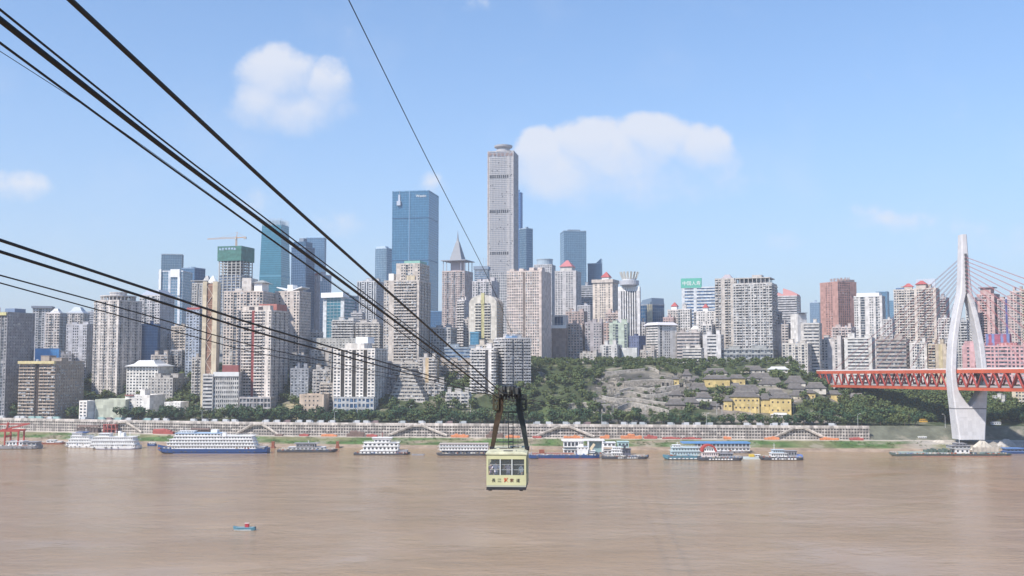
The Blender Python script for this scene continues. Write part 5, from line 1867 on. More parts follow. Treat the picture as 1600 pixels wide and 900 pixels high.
    for px in (919.5, 942): s.box('gate_pillar', px - 1.2, px + 1.2, 710, 688, SW)
    s.box('gate_glass', 921, 941, 708, 690, M((.26, .38, .38), .3), -.1, .1); s.box('gate_lintel', 878, 945, 689.5, 687.5, SW, -.42, .42); s.box('gallery', 881, 904, 703, 699, M((.25, .27, .28), .5), -.3, .3); s.done()
    # blue cargo ship
    s = Ship('cargo_ship', 'blue river cargo ship with white wheelhouse and cream crane behind the cable car', 822, 937, 717, SBLUE, 711.5, 13, bow='L', sheer=.6, rake=.08, keel=SKEEL)
    s.house(903, 919, 711, 699, SW, 3, .8, ww=.3, wy_=(.75, .9)); s.house(905, 912, 699, 690, SW, 3, .6, 'wheelhouse', ww=.5, wy_=(.5, .8)); s.mast(909, 690, 682); s.house(920, 930, 711, 705, SW, 0, .6)
    mb = MB(); mb.bar((s.X(923), 0, s.Z(705)), (s.X(930), 0, s.Z(695)), 1.6, 1.8); mb.build('crane', M((.62, .52, .36), .6), s.root)
    s.box('hatch_cover', 832, 898, 712, 709.5, SRUST, -.36, .36); s.box('bow_winch', 843, 851, 711, 704, SRUST, -.2, .2); s.mast(831, 711, 699, SGREY); s.rail(826, 900, 711.5, RAILC)
    s.box('stern_deck', 921, 935, 711, 708, SDARK); s.done()
    # dark tug
    s = Ship('tug_boat', 'dark tug with white cabin moored right of the blue cargo ship', 941, 1015, 717.5, SDARK, 713.5, 8, bow='R', sheer=1.2)
    s.house(957, 973, 713, 708, SW, 5, .85); s.house(957, 972, 707.7, 703.5, SW, 4, .75); s.house(958, 970, 703, 699.5, SW, 4, .6, 'pilothouse'); s.house(974, 986, 712, 702, M((.12, .12, .16), .6), 3, .5); s.box('canopy', 972, 982, 698, 697, SDARK); s.box('canopy_post', 976, 978, 703, 697.5, SDARK); s.rail(945, 1010, 713.5, RAILC)
    for i in range(9): s.box('white_fender', 966 + i * 3.6, 968 + i * 3.6, 716.4, 714.6, SW, -.515, -.49)
    s.done()
    # teal ferry group
    s = Ship('floating_terminal', 'long floating terminal with blue roof behind the small boats', 1064, 1174, 708, SGREY, 705, 13, sheer=.1, rake=.04, cat='pier')
    s.house(1068, 1172, 705, 699.5, SW, 18, .9, ww=.65); s.house(1090, 1172, 699, 693.5, M((.40, .44, .50), .6), 14, .9, ww=.7, wy_=(.2, .9)); s.box('blue_roof', 1067, 1173, 693.4, 691.6, M((.10, .26, .50), .5, var=.15), -.5, .5); s.rail(1067, 1173, 699.2, RAILC); s.done()
    s = Ship('ferry', 'teal-hulled ferry with pale blue double deck cabins', 1037, 1096, 718.5, STEAL, 712.5, 9, bow='L', sheer=.8)
    s.house(1050, 1093, 712, 706, M((.40, .52, .56), .6), 10, .92, ww=.4); s.house(1051, 1092, 705.6, 700, M((.42, .54, .57), .6), 9, .85, ww=.5); s.house(1053, 1064, 699.6, 696, SW, 3, .6, 'pilothouse'); s.rail(1048, 1094, 706, RAILC); s.rail(1050, 1094, 700, RAILC); s.mast(1060, 696, 691)
    for i in range(7): s.box('white_fender', 1046 + i * 6.5, 1050 + i * 6.5, 717.2, 715.8, SW, -.515, -.49)
    s.done()
    s = Ship('tug_boat', 'black tug with a red arched roof over white cabins', 1092, 1163, 720, SDARK, 715.5, 8, bow='R', sheer=1.0)
    s.house(1098, 1122, 714, 707, M((.64, .55, .54), .6), 7, .88, ww=.5); s.house(1101, 1119, 706.6, 700, SW, 5, .75)
    mb = MB(); n = 12; xc, rr = s.X(1108.5), 12 * s.s
    for i in range(n):
        a0, a1 = math.pi * i / n, math.pi * (i + 1) / n
        for r_ in (rr,):
            mb.loft([[(xc - r_ * math.cos(a), -3.5, s.Z(706) + r_ * .95 * math.sin(a)), (xc - r_ * math.cos(a), 3.5, s.Z(706) + r_ * .95 * math.sin(a)), (xc - (r_ - 1.3) * math.cos(a), 3.5, s.Z(706) + (r_ - 1.3) * .95 * math.sin(a)), (xc - (r_ - 1.3) * math.cos(a), -3.5, s.Z(706) + (r_ - 1.3) * .95 * math.sin(a))] for a in (a0, a1)])
    mb.build('red_arch', SRED, s.root)
    s.house(1126, 1146, 714, 709, SGREY, 5, .6); s.rail(1096, 1160, 715.5, RAILC); s.mast(1138, 709, 700, SGREY)
    for i in range(8): s.box('white_fender', 1108 + i * 4.8, 1111 + i * 4.8, 718.6, 716.8, SW, -.515, -.49)
    s.done()
    s = Ship('motor_boat', 'small white motor boat with yellow load between the two dark tugs', 1158, 1192, 717.5, M((.55, .63, .64), .5), 714.5, 5, bow='L', sheer=.8); s.box('yellow_load', 1172, 1179, 714, 710.5, M((.62, .44, .06), .6)); s.house(1181, 1188, 714, 711, SW, 2, .7); s.done()
    s = Ship('tug_boat', 'dark grey tug with white fenders and radar mast at the right of the group', 1188, 1256, 719.5, SDARK, 715, 8, bow='L', sheer=.8)
    s.house(1206, 1230, 714, 708.5, SW, 7, .85); s.house(1209, 1226, 708, 703.5, M((.42, .50, .56), .5), 5, .75); s.house(1224, 1246, 714, 705, SGREY, 5, .7); s.mast(1212, 703, 693); s.box('blue_tarp', 1246, 1255, 715.5, 711, M((.14, .22, .50), .6)); s.rail(1196, 1250, 715, RAILC)
    for i in range(8): s.box('white_fender', 1206 + i * 5, 1209.4 + i * 5, 718.2, 716.2, SW, -.515, -.49)
    s.done()
    # long barge right
    s = Ship('cargo_ship', 'long low dark green cargo ship with white wheelhouse aft below the pylon', 1394, 1582, 713, M((.07, .095, .085), .6, var=.2), 709.5, 12, bow='L', sheer=1.2, rake=.07, keel=SKEEL)
    s.house(1494, 1516, 709, 702, SW, 3, .85, ww=.4); s.house(1488, 1518, 701.5, 697, M((.35, .36, .37), .6), 5, .8, roof=SGREY); s.house(1497, 1512, 696.6, 693.5, SGREY, 3, .6, 'pilothouse'); s.mast(1505, 693, 684)
    s.box('hatch_coaming', 1410, 1482, 709.8, 707.4, M((.22, .30, .26), .7, var=.2), -.36, .36); s.box('hatch_coaming', 1522, 1570, 709.8, 708, M((.16, .20, .18), .7, var=.2), -.36, .36)
    for i in range(7): s.box('deck_cargo', 1450 + i * 6, 1453.5 + i * 6, 708, 704 - (i % 3), M((.10, .14, .12), .8, var=.3), -.3, .3)
    s.rail(1400, 1490, 709.5, RAILC); s.done()
    s = Ship('landing_pontoon', 'blue-roofed landing pontoon at the right edge of the river', 1570, 1612, 709, SBLUE, 706, 9, sheer=.1, rake=.05, cat='pier'); s.house(1574, 1610, 706, 702, M((.16, .22, .36), .6), 6, .8); s.box('blue_roof', 1572, 1612, 701.8, 700.4, M((.10, .20, .42), .5), -.5, .5); s.done()
    # fishing boat
    s = Ship('fishing_boat', 'small pale blue fishing boat with red cabin alone in midstream', 363, 398, 829, M((.075, .19, .25), .5, var=.2, scale=.6), 824.5, 2.6, bow='L', sheer=.55, rake=.3, stern=.8)
    s.box('deck', 368, 396, 824.7, 824.3, M((.20, .31, .35), .5), -.42, .42); s.box('red_cabin', 382, 387.5, 824.4, 818.6, M((.42, .04, .06), .5), -.3, .3); s.box('cabin_roof', 381.4, 388, 818.7, 818.2, M((.62, .45, .42), .6), -.36, .36)
    s.box('gunwale', 368, 394, 824.9, 824.4, M((.30, .42, .46), .5), -.49, -.44); s.box('outboard_motor', 396, 398.5, 826, 823.6, SDARK, -.15, .15); s.box('white_strake', 366, 392, 828.6, 827.9, SW, -.503, -.475); s.done()


boats()


# ------------------------------------------------------------------ parked trucks and stacks by the wall
def make_truck(col, nm, lb, cat, long=6.2, hgt=2.9):
    root = tag(empty(nm, (0, 0, 0)), lb, cat, 'vehicles parked on the road above the arcaded wall')
    mb = MB(); mb.box(-long / 2, long / 2 - 1.9, -1.1, 1.1, .75, hgt); mb.build('cargo_box', M(col, .6, var=.08), root)
    mb = MB(); mb.loft([[(long / 2 - 1.8, -1.05, .6), (long / 2, -1.05, .6), (long / 2, 1.05, .6), (long / 2 - 1.8, 1.05, .6)], [(long / 2 - 1.8, -1.05, 1.5), (long / 2, -1.05, 1.4), (long / 2, 1.05, 1.4), (long / 2 - 1.8, 1.05, 1.5)], [(long / 2 - 1.8, -1.0, 2.4), (long / 2 - .5, -1.0, 2.4), (long / 2 - .5, 1.0, 2.4), (long / 2 - 1.8, 1.0, 2.4)]]); mb.build('cab', M(tuple(c * .8 for c in col), .5), root)
    mb = MB(); mb.box(long / 2 - 1.4, long / 2 - .6, -1.07, 1.07, 1.5, 2.2); mb.build('cab_windows', M((.05, .06, .08), .2), root)
    for x in (-long / 2 + 1.2, long / 2 - 1.1):
        for y in (-1.0, 1.0):
            mb = MB(); mb.tube([(x, y - .14, .48), (x, y + .14, .48)], .48, 10); mb.build('wheel', M((.04, .04, .04), .8), root)
    return root


def road_things():
    used = {}
    protos = {}
    kinds = {'w': ((.56, .57, .58), 'white box truck'), 'g': ((.42, .45, .46), 'pale grey van'), 'd': ((.24, .17, .17), 'dark brown truck'), 'b': ((.30, .44, .42), 'grey-green bus')}
    spots = [(4, 'w'), (27, 'w'), (38, 'w'), (53, 'b'), (64, 'b'), (80, 'w'), (92, 'b'), (132, 'w'), (162, 'b'), (175, 'd'), (188, 'b'), (204, 'w'), (234, 'b'), (248, 'w'), (264, 'w'), (307, 'w'), (325, 'w'), (339, 'w'), (357, 'w'), (371, 'w'),
             (419, 'w'), (436, 'w'), (452, 'd'), (470, 'w'), (487, 'w'), (504, 'w'), (521, 'w'), (559, 'w'), (576, 'w'), (588, 'd'), (630, 'g'), (661, 'w'), (687, 'g'), (703, 'd'), (724, 'g'), (838, 'g'), (858, 'w'), (884, 'g'), (900, 'w'), (916, 'd'),
             (944, 'g'), (974, 'w'), (987, 'g'), (1003, 'g'), (1046, 'g'), (1068, 'w'), (1086, 'w'), (1105, 'g'), (1164, 'w'), (1184, 'w'), (1205, 'w'), (1222, 'w'), (1296, 'w')]
    long_ = {'b': 8.0}
    for px, k in spots:
        if k not in protos:
            protos[k] = make_truck(kinds[k][0], {'w': 'box_truck', 'g': 'delivery_van', 'd': 'dump_truck', 'b': 'bus'}[k], kinds[k][1] + ' parked on the road above the arcaded wall', {'w': 'truck', 'g': 'van', 'd': 'truck', 'b': 'bus'}[k], long_.get(k, 6.2))
            o = protos[k]
        else:
            o = copy_tree(protos[k])
        p = on_level(px, 662, UP)
        X = (px - 800) / F * (wy(p.x) + 4) * 1.004
        y = wy(X) + RNG.uniform(3.4, 5.5)
        sl = math.atan2(wy(X + 4) - wy(X - 4), 8)
        o.location = (X, y, UP + .03)
        o.rotation_euler = (0, 0, sl + (math.pi if RNG.random() < .5 else 0))
    # stacks, sheds and tarpaulins at the foot of the wall
    DR = M((.30, .075, .065), .85, var=.3, scale=.5)
    OR = M((.50, .19, .09), .85, var=.25, scale=.5)
    BR = M((.15, .10, .085), .85, var=.3, scale=.5)
    st = [(124, 160, 9, BR, 'shed', 'dark brown open shed at the foot of the wall behind the white cruise ships'),
          (166, 187, 11, DR, 'rig', 'dark red steel loading frame right of the brown open shed'),
          (243, 278, 9, DR, 'pile', 'tangled heap of red machinery behind the blue cruise ship bow'),
          (303, 333, 8, BR, 'shed', 'brown warehouse shed behind the blue cruise ship'),
          (434, 446, 3, BR, 'pile', 'small brown heap left of the long red stacks'), (472, 486, 3, DR, 'pile', 'low red heap above the grey work barge'), (506, 530, 4, OR, 'pile', 'long orange stack above the grey work barge'),
          (545, 572, 8, BR, 'pile', 'tall brown scrap heap left of the white pushboat'), (576, 592, 4, DR, 'pile', 'red tarpaulin stack behind the white pushboat'),
          (706, 733, 5, OR, 'pile', 'bright orange tarpaulin mound left of the cable car hanger'), (760, 786, 9, BR, 'pile', 'dark rusty scrap heap behind the left hanger arm'), (790, 812, 4, OR, 'pile', 'orange stack seen through the cable car hanger'),
          (832, 845, 3, DR, 'pile', 'low red stack right of the cable car hanger'), (880, 910, 4, OR, 'pile', 'long orange-red stack behind the landing stage'), (936, 950, 5, OR, 'pile', 'orange-brown tent behind the gate frame'), (968, 1000, 6, OR, 'pile', 'broad orange and brown stack behind the dark tug'),
          (1004, 1024, 5, DR, 'pile', 'dark red stack right of the broad orange one'), (1032, 1060, 3, DR, 'pile', 'long low red stack behind the teal ferry'), (1062, 1092, 2.6, DR, 'pile', 'flat red-brown stack behind the blue terminal roof'), (1127, 1138, 5, OR, 'pile', 'small square orange-red stack behind the terminal'),
          (1190, 1212, 4, OR, 'pile', 'orange stack below the east stairway'), (1276, 1304, 4, OR, 'pile', 'long orange-red stack at the east end of the wall'), (1322, 1342, 5, DR, 'pile', 'red stack at the far east end of the wall')]
    for (a, c, hh, mt, kd, lb) in st:
        p0 = on_level(a, 682, 7.0)
        ym = wy((a + c - 1600) / 2 / F * 880) - 4.6
        x0, x1 = (a - 800) / F * ym * 1.004, (c - 800) / F * ym * 1.004
        xm = (x0 + x1) / 2
        sl = math.atan2(wy(x1) - wy(x0), x1 - x0)
        w = (x1 - x0)
        r = empty({'shed': 'storage_shed', 'rig': 'loading_frame', 'pile': 'material_stack'}[kd], (xm, wy(xm) - 5.0, 7.03), sl)
        tag(r, lb, {'shed': 'shed', 'rig': 'frame', 'pile': 'stack'}[kd])
        hh = hh * .72
        rg = random.Random(int(a))
        if kd == 'shed':
            mb = MB()
            for i in range(7):
                x = -w / 2 + w * i / 6
                mb.box(x - .25, x + .25, -1.8, -1.4, 0, hh * .8); mb.box(x - .25, x + .25, 1.4, 1.8, 0, hh * .8)
            mb.build('posts', BR, r)
            mb = MB(); mb.loft([[(-w / 2 - .5, -2.2, hh * .8), (-w / 2 - .5, 2.2, hh * .8), (-w / 2 - .5, 0, hh)], [(w / 2 + .5, -2.2, hh * .8), (w / 2 + .5, 2.2, hh * .8), (w / 2 + .5, 0, hh)]]); mb.build('roof', BR, r)
            mb = MB(); mb.box(-w / 2, w / 2, -1.2, 1.6, 0, hh * .62); mb.build('stored_goods', M((.12, .10, .10), .9, var=.3), r)
        elif kd == 'rig':
            for x in (-w / 2, -w / 6, w / 6, w / 2):
                mb = MB(); mb.box(x - .5, x + .5, -1.6, -.8, 0, hh); mb.build('leg', DR, r)
                mb = MB(); mb.box(x - .5, x + .5, .8, 1.6, 0, hh); mb.build('leg', DR, r)
            for z in (hh * .45, hh * .98):
                mb = MB(); mb.box(-w / 2 - .6, w / 2 + .6, -1.7, 1.7, z - .5, z); mb.build('platform', DR, r)
        else:
            n = max(2, int(w / 2.6))
            base = MB(); base.box(-w / 2, w / 2, -1.7, 1.7, 0, hh * .35); base.build('base_layer', mt, r)
            top = MB()
            for i in range(n):
                x = -w / 2 + w * (i + .5) / n
                q = w / n * .62
                h2 = hh * rg.uniform(.55, 1.0) * (1 - .45 * abs(2 * (i + .5) / n - 1) ** 2)
                top.loft([[(x - q, -1.6, hh * .3), (x + q, -1.6, hh * .3), (x + q, 1.6, hh * .3), (x - q, 1.6, hh * .3)], [(x - q * .9, -1.3, h2 * .8), (x + q * .9, -1.3, h2 * .8), (x + q * .9, 1.3, h2 * .8), (x - q * .9, 1.3, h2 * .8)], [(x - q * .5, -.4, h2), (x + q * .5, -.4, h2), (x + q * .5, .4, h2), (x - q * .5, .4, h2)]])
            top.build('heaped_layer', mt, r, 'stuff')


road_things()

# ------------------------------------------------------------------ trees
def crown_mesh(seed, n=330, big=.82):
    rg = random.Random(seed)
    v, f = [], []
    lobes = [(Vector((0, 0, .62)), .40)]
    for i in range(7):
        a = rg.uniform(0, 2 * math.pi)
        lobes.append((Vector((math.cos(a) * rg.uniform(.18, .34), math.sin(a) * rg.uniform(.18, .34), rg.uniform(.42, .86))), rg.uniform(.17, .29)))
    for i in range(n):
        c, r = rg.choice(lobes)
        while True:
            d = Vector((rg.uniform(-1, 1), rg.uniform(-1, 1), rg.uniform(-1, 1)))
            if .1 < d.length < 1: break
        d.normalize()
        p = c + d * r * rg.uniform(.62, 1.05)
        nrm = (d + Vector((rg.uniform(-.7, .7), rg.uniform(-.7, .7), rg.uniform(-.3, .9)))).normalized()
        s = nrm.cross(Vector((rg.uniform(-1, 1), rg.uniform(-1, 1), .3))).normalized()
        t = nrm.cross(s)
        k = rg.uniform(.05, .095) * big
        b = len(v)
        for (i2, j2) in ((-1, -.5), (0, -.9), (1, -.2), (.6, .8), (-.5, .9)):
            v.append(tuple(p + s * k * i2 * rg.uniform(.7, 1.2) + t * k * j2 * rg.uniform(.7, 1.2) + nrm * rg.uniform(-.015, .015)))
        f.append((b, b + 1, b + 2, b + 3, b + 4))
    me = bpy.data.meshes.new('crown')
    me.from_pydata(v, [], f)
    me.materials.append(LEAF)
    return me


def trunk_mesh(seed):
    rg = random.Random(seed + 50)
    mb = MB()
    mb.tube([(0, 0, -.06), (.01, 0, .2), (0, .01, .5), (.02, 0, .75)], [.035, .026, .018, .006], 6)
    for i in range(5):
        a = rg.uniform(0, 6.28)
        z = rg.uniform(.25, .5)
        mb.tube([(0, 0, z), (math.cos(a) * .14, math.sin(a) * .14, z + .15), (math.cos(a) * .28, math.sin(a) * .28, z + .22)], [.014, .009, .003], 4)
    o = mb.build('trunk', BARK)
    me = o.data
    bpy.data.objects.remove(o)
    return me


CROWNS = [crown_mesh(i) for i in range(7)]
LITE = [crown_mesh(20 + i, 165, 1.12) for i in range(6)]
TRUNKS = [trunk_mesh(i) for i in range(3)]
FOOT = []           # footprints to keep trees out of
for o_ in list(bpy.data.objects):
    if o_.type == 'EMPTY' and o_.parent is None and o_.location.y > 900:
        pts = [c_ for c_ in o_.children if c_.name.startswith(('wall', 'cladding'))]
        for c_ in pts:
            xs_ = [v_[0] for v_ in c_.bound_box]; ys_ = [v_[1] for v_ in c_.bound_box]
            FOOT.append((o_.location.x, o_.location.y, o_.rotation_euler.z, min(xs_), max(xs_), min(ys_), max(ys_)))


def blocked(x, y, m=1.0):
    for (cx, cy, rz, a, b, c, d) in FOOT:
        dx_, dy_ = x - cx, y - cy
        if abs(dx_) > 90 or abs(dy_) > 90: continue
        lx = dx_ * math.cos(-rz) - dy_ * math.sin(-rz)
        ly = dx_ * math.sin(-rz) + dy_ * math.cos(-rz)
        if a - m < lx < b + m and c - m < ly < d + m: return True
    return False


TREES = []


def add_tree(x, y, z, h, spread, label, group, rg, name='broadleaf_tree'):
    r = empty(name, (x, y, z), rg.uniform(0, 6.28))
    tag(r, label, 'tree', group)
    r.scale = (h * spread, h * spread, h)
    for nm, me in (('trunk', rg.choice(TRUNKS)), ('crown', rg.choice(CROWNS))):
        o = bpy.data.objects.new(nm, me)
        COL.objects.link(o)
        o.parent = r
    TREES.append((x, y))


def plant():
    rg = random.Random(4)
    lab = 'dark green broadleaf tree in the long riverside row above the arcaded wall'
    x = -560.0
    while x < 345:
        for (t0, h0) in ((21, 11.5), (30, 13.5)):
            t = t0 + rg.uniform(-2.5, 2.5)
            xx = x + rg.uniform(-2, 2)
            y = wy(xx) + t
            sx_ = 800 + F * xx / y
            h = h0 * rg.uniform(.68, 1.28) * (.66 if 1000 < sx_ < 1245 else .9)
            if not blocked(xx, y, .3):
                add_tree(xx, y, gz(xx, y) - .3, h, rg.uniform(.92, 1.2), lab, 'riverside tree row', rg)
        x += 7.6
    hill = []
    # wooded slopes: scatter over the hillside, leaving houses, terraces and paths free
    zones = [(770, 828, 580, 652, 1.0), (828, 935, 516, 600, .85), (828, 935, 600, 652, .34), (935, 1075, 545, 582, .75), (935, 1075, 582, 652, .34), (1075, 1330, 545, 576, .7), (1075, 1330, 576, 650, .32),
             (1330, 1500, 556, 660, 1.0), (1500, 1640, 560, 662, .9), (126, 330, 586, 640, .9), (330, 520, 590, 640, .6), (585, 742, 590, 642, .6), (484, 604, 512, 530, .8), (-20, 126, 600, 640, .6)]
    for px_, py_ in [(rg.uniform(198, 300), rg.uniform(597, 616)) for _ in range(46)]:
        p_ = ground_hit(px_, py_)
        if not blocked(p_.x, p_.y, .8): hill.append((p_, rg.uniform(7, 11)))
    for i in range(5200):
        x = rg.uniform(-520, 560)
        t = rg.uniform(33, 205)
        y = wy(x) + t
        z = gz(x, y)
        dn = y * CT + (z - CAMZ) * ST
        px = 800 + F * x / dn
        py = 450 - F * (-y * ST + (z - CAMZ) * CT) / dn
        k = 0.0
        for (a, b, c, d, q) in zones:
            if a <= px < b and c <= py < d: k = q
        if rg.random() > k or blocked(x, y, 1.2): continue
        hill.append((Vector((x, y, z)), rg.uniform(4.5, 8.0) if py < 586 else rg.uniform(2.5, 5.5) if 935 < px < 1075 else rg.uniform(5.5, 10.5)))
    hill.sort(key=lambda q: q[0].y)
    named = hill[:88]
    for p, h in named:
        add_tree(p.x, p.y, p.z - .3, h, rg.uniform(.9, 1.25), 'dark green broadleaf tree growing on the hillside behind the riverside row', 'hillside trees', rg)
    # the rest of the wooded slope reads as one mass
    v, f = [], []
    for p, h in hill[88:]:
        me = rg.choice(LITE)
        sp = h * rg.uniform(.9, 1.25)
        a = rg.uniform(0, 6.28)
        ca, sa = math.cos(a), math.sin(a)
        b = len(v)
        v += [(p.x + (q.co.x * ca - q.co.y * sa) * sp, p.y + (q.co.x * sa + q.co.y * ca) * sp, p.z - .5 + q.co.z * h * .95) for q in me.vertices]
        f += [tuple(b + i for i in pl.vertices) for pl in me.polygons]
    me = bpy.data.meshes.new('woodland')
    me.from_pydata(v, [], f)
    me.materials.append(LEAF)
    o = bpy.data.objects.new('woodland', me)
    COL.objects.link(o)
    o['kind'] = 'stuff'
    o['label'] = 'dense green woodland covering the hillside between the buildings'
    o['category'] = 'woodland'
    # low scrub on the river bank
    v, f = [], []
    for i in range(900):
        x = rg.uniform(-470, 340)
        t = rg.uniform(-27, -9.5)
        if mnoise.noise(Vector((x * .03, t * .05, 7))) > .2 or mnoise.noise(Vector((x * .02, 3, 1))) < -.25: continue
        y = wy(x) + t
        me = rg.choice(CROWNS)
        h = rg.uniform(.7, 2.0)
        sp = h * rg.uniform(1.1, 2.2)
        b = len(v)
        z = gz(x, y) - .3 * h
        pl_ = list(me.polygons)[:60]
        idx = {}
        for pl in pl_:
            face = []
            for i2 in pl.vertices:
                if i2 not in idx:
                    q = me.vertices[i2].co
                    idx[i2] = len(v)
                    v.append((x + q.x * sp, y + q.y * sp, z + q.z * h))
                face.append(idx[i2])
            f.append(tuple(face))
    me = bpy.data.meshes.new('bank_scrub')
    me.from_pydata(v, [], f)
    m, n, l, p_ = principled('scrub')
    p_.inputs['Roughness'].default_value = .8
    g = n.new('ShaderNodeNewGeometry'); t = n.new('ShaderNodeTexNoise'); t.inputs['Scale'].default_value = .12
    l.new(g.outputs['Position'], t.inputs['Vector'])
    r = n.new('ShaderNodeValToRGB'); e = r.color_ramp.elements
    e[0].position, e[0].color = .35, (.06, .12, .035, 1); e[1].position, e[1].color = .7, (.15, .18, .06, 1)
    l.new(t.outputs[0], r.inputs[0]); l.new(r.outputs[0], p_.inputs['Base Color'])
    me.materials.append(m)
    o = bpy.data.objects.new('bank_scrub', me); COL.objects.link(o); o['kind'] = 'stuff'


# ------------------------------------------------------------------ old quarter on the slope
ROOFC = M((.115, .105, .10), .9, var=.25, scale=.4)
YEL = wall_mat((.64, .51, .23), .16)
PLAST = wall_mat((.58, .55, .50), .2)
STONE = M((.30, .275, .245), .95, var=.45, scale=.45)


def trad_house(label, x0, x1, yb, ye, yr, wall, deep=9.0, windows=0, rows=1, rot=0.0, D=None, roof=None):
    """tiled house: ground line yb, eaves ye, ridge yr, all image rows"""
    p = ground_hit((x0 + x1) / 2, yb) if D is None else at((x0 + x1) / 2, yb, D)
    s = p.y / F
    w = (x1 - x0) * s
    he, hr = (yb - ye) * s, (yb - yr) * s
    a = math.atan2(p.x, p.y)
    r = tag(empty('tiled_house', (p.x + math.sin(a) * deep / 2, p.y + deep / 2, p.z - 2.5), -a + rot), label, 'house')
    FOOT.append((r.location.x, r.location.y, r.rotation_euler.z, -w / 2, w / 2, -deep / 2, deep / 2))
    he += 2.5; hr += 2.5
    mb = MB(); mb.box(-w / 2, w / 2, -deep / 2, deep / 2, 0, he); mb.build('wall', wall, r)
    e = .9
    rl = w / 2 - min(w * .3, deep * .4)
    rf = MB()
    E = [(-w / 2 - e, -deep / 2 - e, he), (w / 2 + e, -deep / 2 - e, he), (w / 2 + e, deep / 2 + e, he), (-w / 2 - e, deep / 2 + e, he)]
    hm = he + (hr - he) * .42
    Mid = [(-(w / 2 + rl) / 2, -deep / 4, hm), ((w / 2 + rl) / 2, -deep / 4, hm), ((w / 2 + rl) / 2, deep / 4, hm), (-(w / 2 + rl) / 2, deep / 4, hm)]
    Rg = [(-rl, -.2, hr), (rl, -.2, hr), (rl, .2, hr), (-rl, .2, hr)]
    E2 = [(x, y, z - .3) for x, y, z in E]
    rf.loft([E2, E, Mid, Rg]); ro = rf.build('roof', roof or ROOFC, r)
    rdg = MB(); rdg.box(-rl - .5, rl + .5, -.25, .25, hr - .1, hr + .35); rdg.build('ridge', M((.30, .28, .26), .9), ro)
    if windows:
        mb = MB()
        for j in range(rows):
            for i in range(windows):
                x = -w / 2 + w * (i + .5) / windows
                z = 2.5 + (he - 2.5) * ((j + .45) / rows)
                mb.box(x - .75, x + .75, -deep / 2 - .07, -deep / 2 + .05, z - .7, z + .9)
        mb.build('windows', M((.07, .06, .05), .5), r, 'stuff')


def terrace(label, pts, hgt, mat=STONE, thick=1.6):
    hgt *= 1.0 if hgt > 3.9 else 1.35
    P = [ground_hit(*q) for q in pts]
    O = P[0].copy()
    r = tag(empty('terrace_wall', O), label, 'wall')
    mb, pth = MB(), MB()
    fine = []
    for i in range(len(P) - 1):
        for k in range(6):
            t = k / 6
            p0 = P[max(i - 1, 0)]; p1, p2 = P[i], P[i + 1]; p3 = P[min(i + 2, len(P) - 1)]
            fine.append(.5 * ((2 * p1) + (-p0 + p2) * t + (2 * p0 - 5 * p1 + 4 * p2 - p3) * t * t + (-p0 + 3 * p1 - 3 * p2 + p3) * t ** 3))
    fine.append(P[-1])
    ring = lambda q: [(q.x - O.x, q.y - O.y - thick / 2, q.z - O.z - 3), (q.x - O.x, q.y - O.y + thick / 2, q.z - O.z - 3), (q.x - O.x, q.y - O.y + thick / 2, q.z - O.z + hgt), (q.x - O.x, q.y - O.y - thick / 2, q.z - O.z + hgt)]
    mb.loft([ring(q) for q in fine]); mb.build('masonry', mat, r)
    cp = MB(); cp.loft([[(x, y + (.15 if i in (1, 2) else -.15), (q.z - O.z + hgt) + (.0 if i < 2 else .45)) for i, (x, y, z) in enumerate(ring(q))] for q in fine]); cp.build('coping', M((.52, .48, .43), .9, var=.15), r)


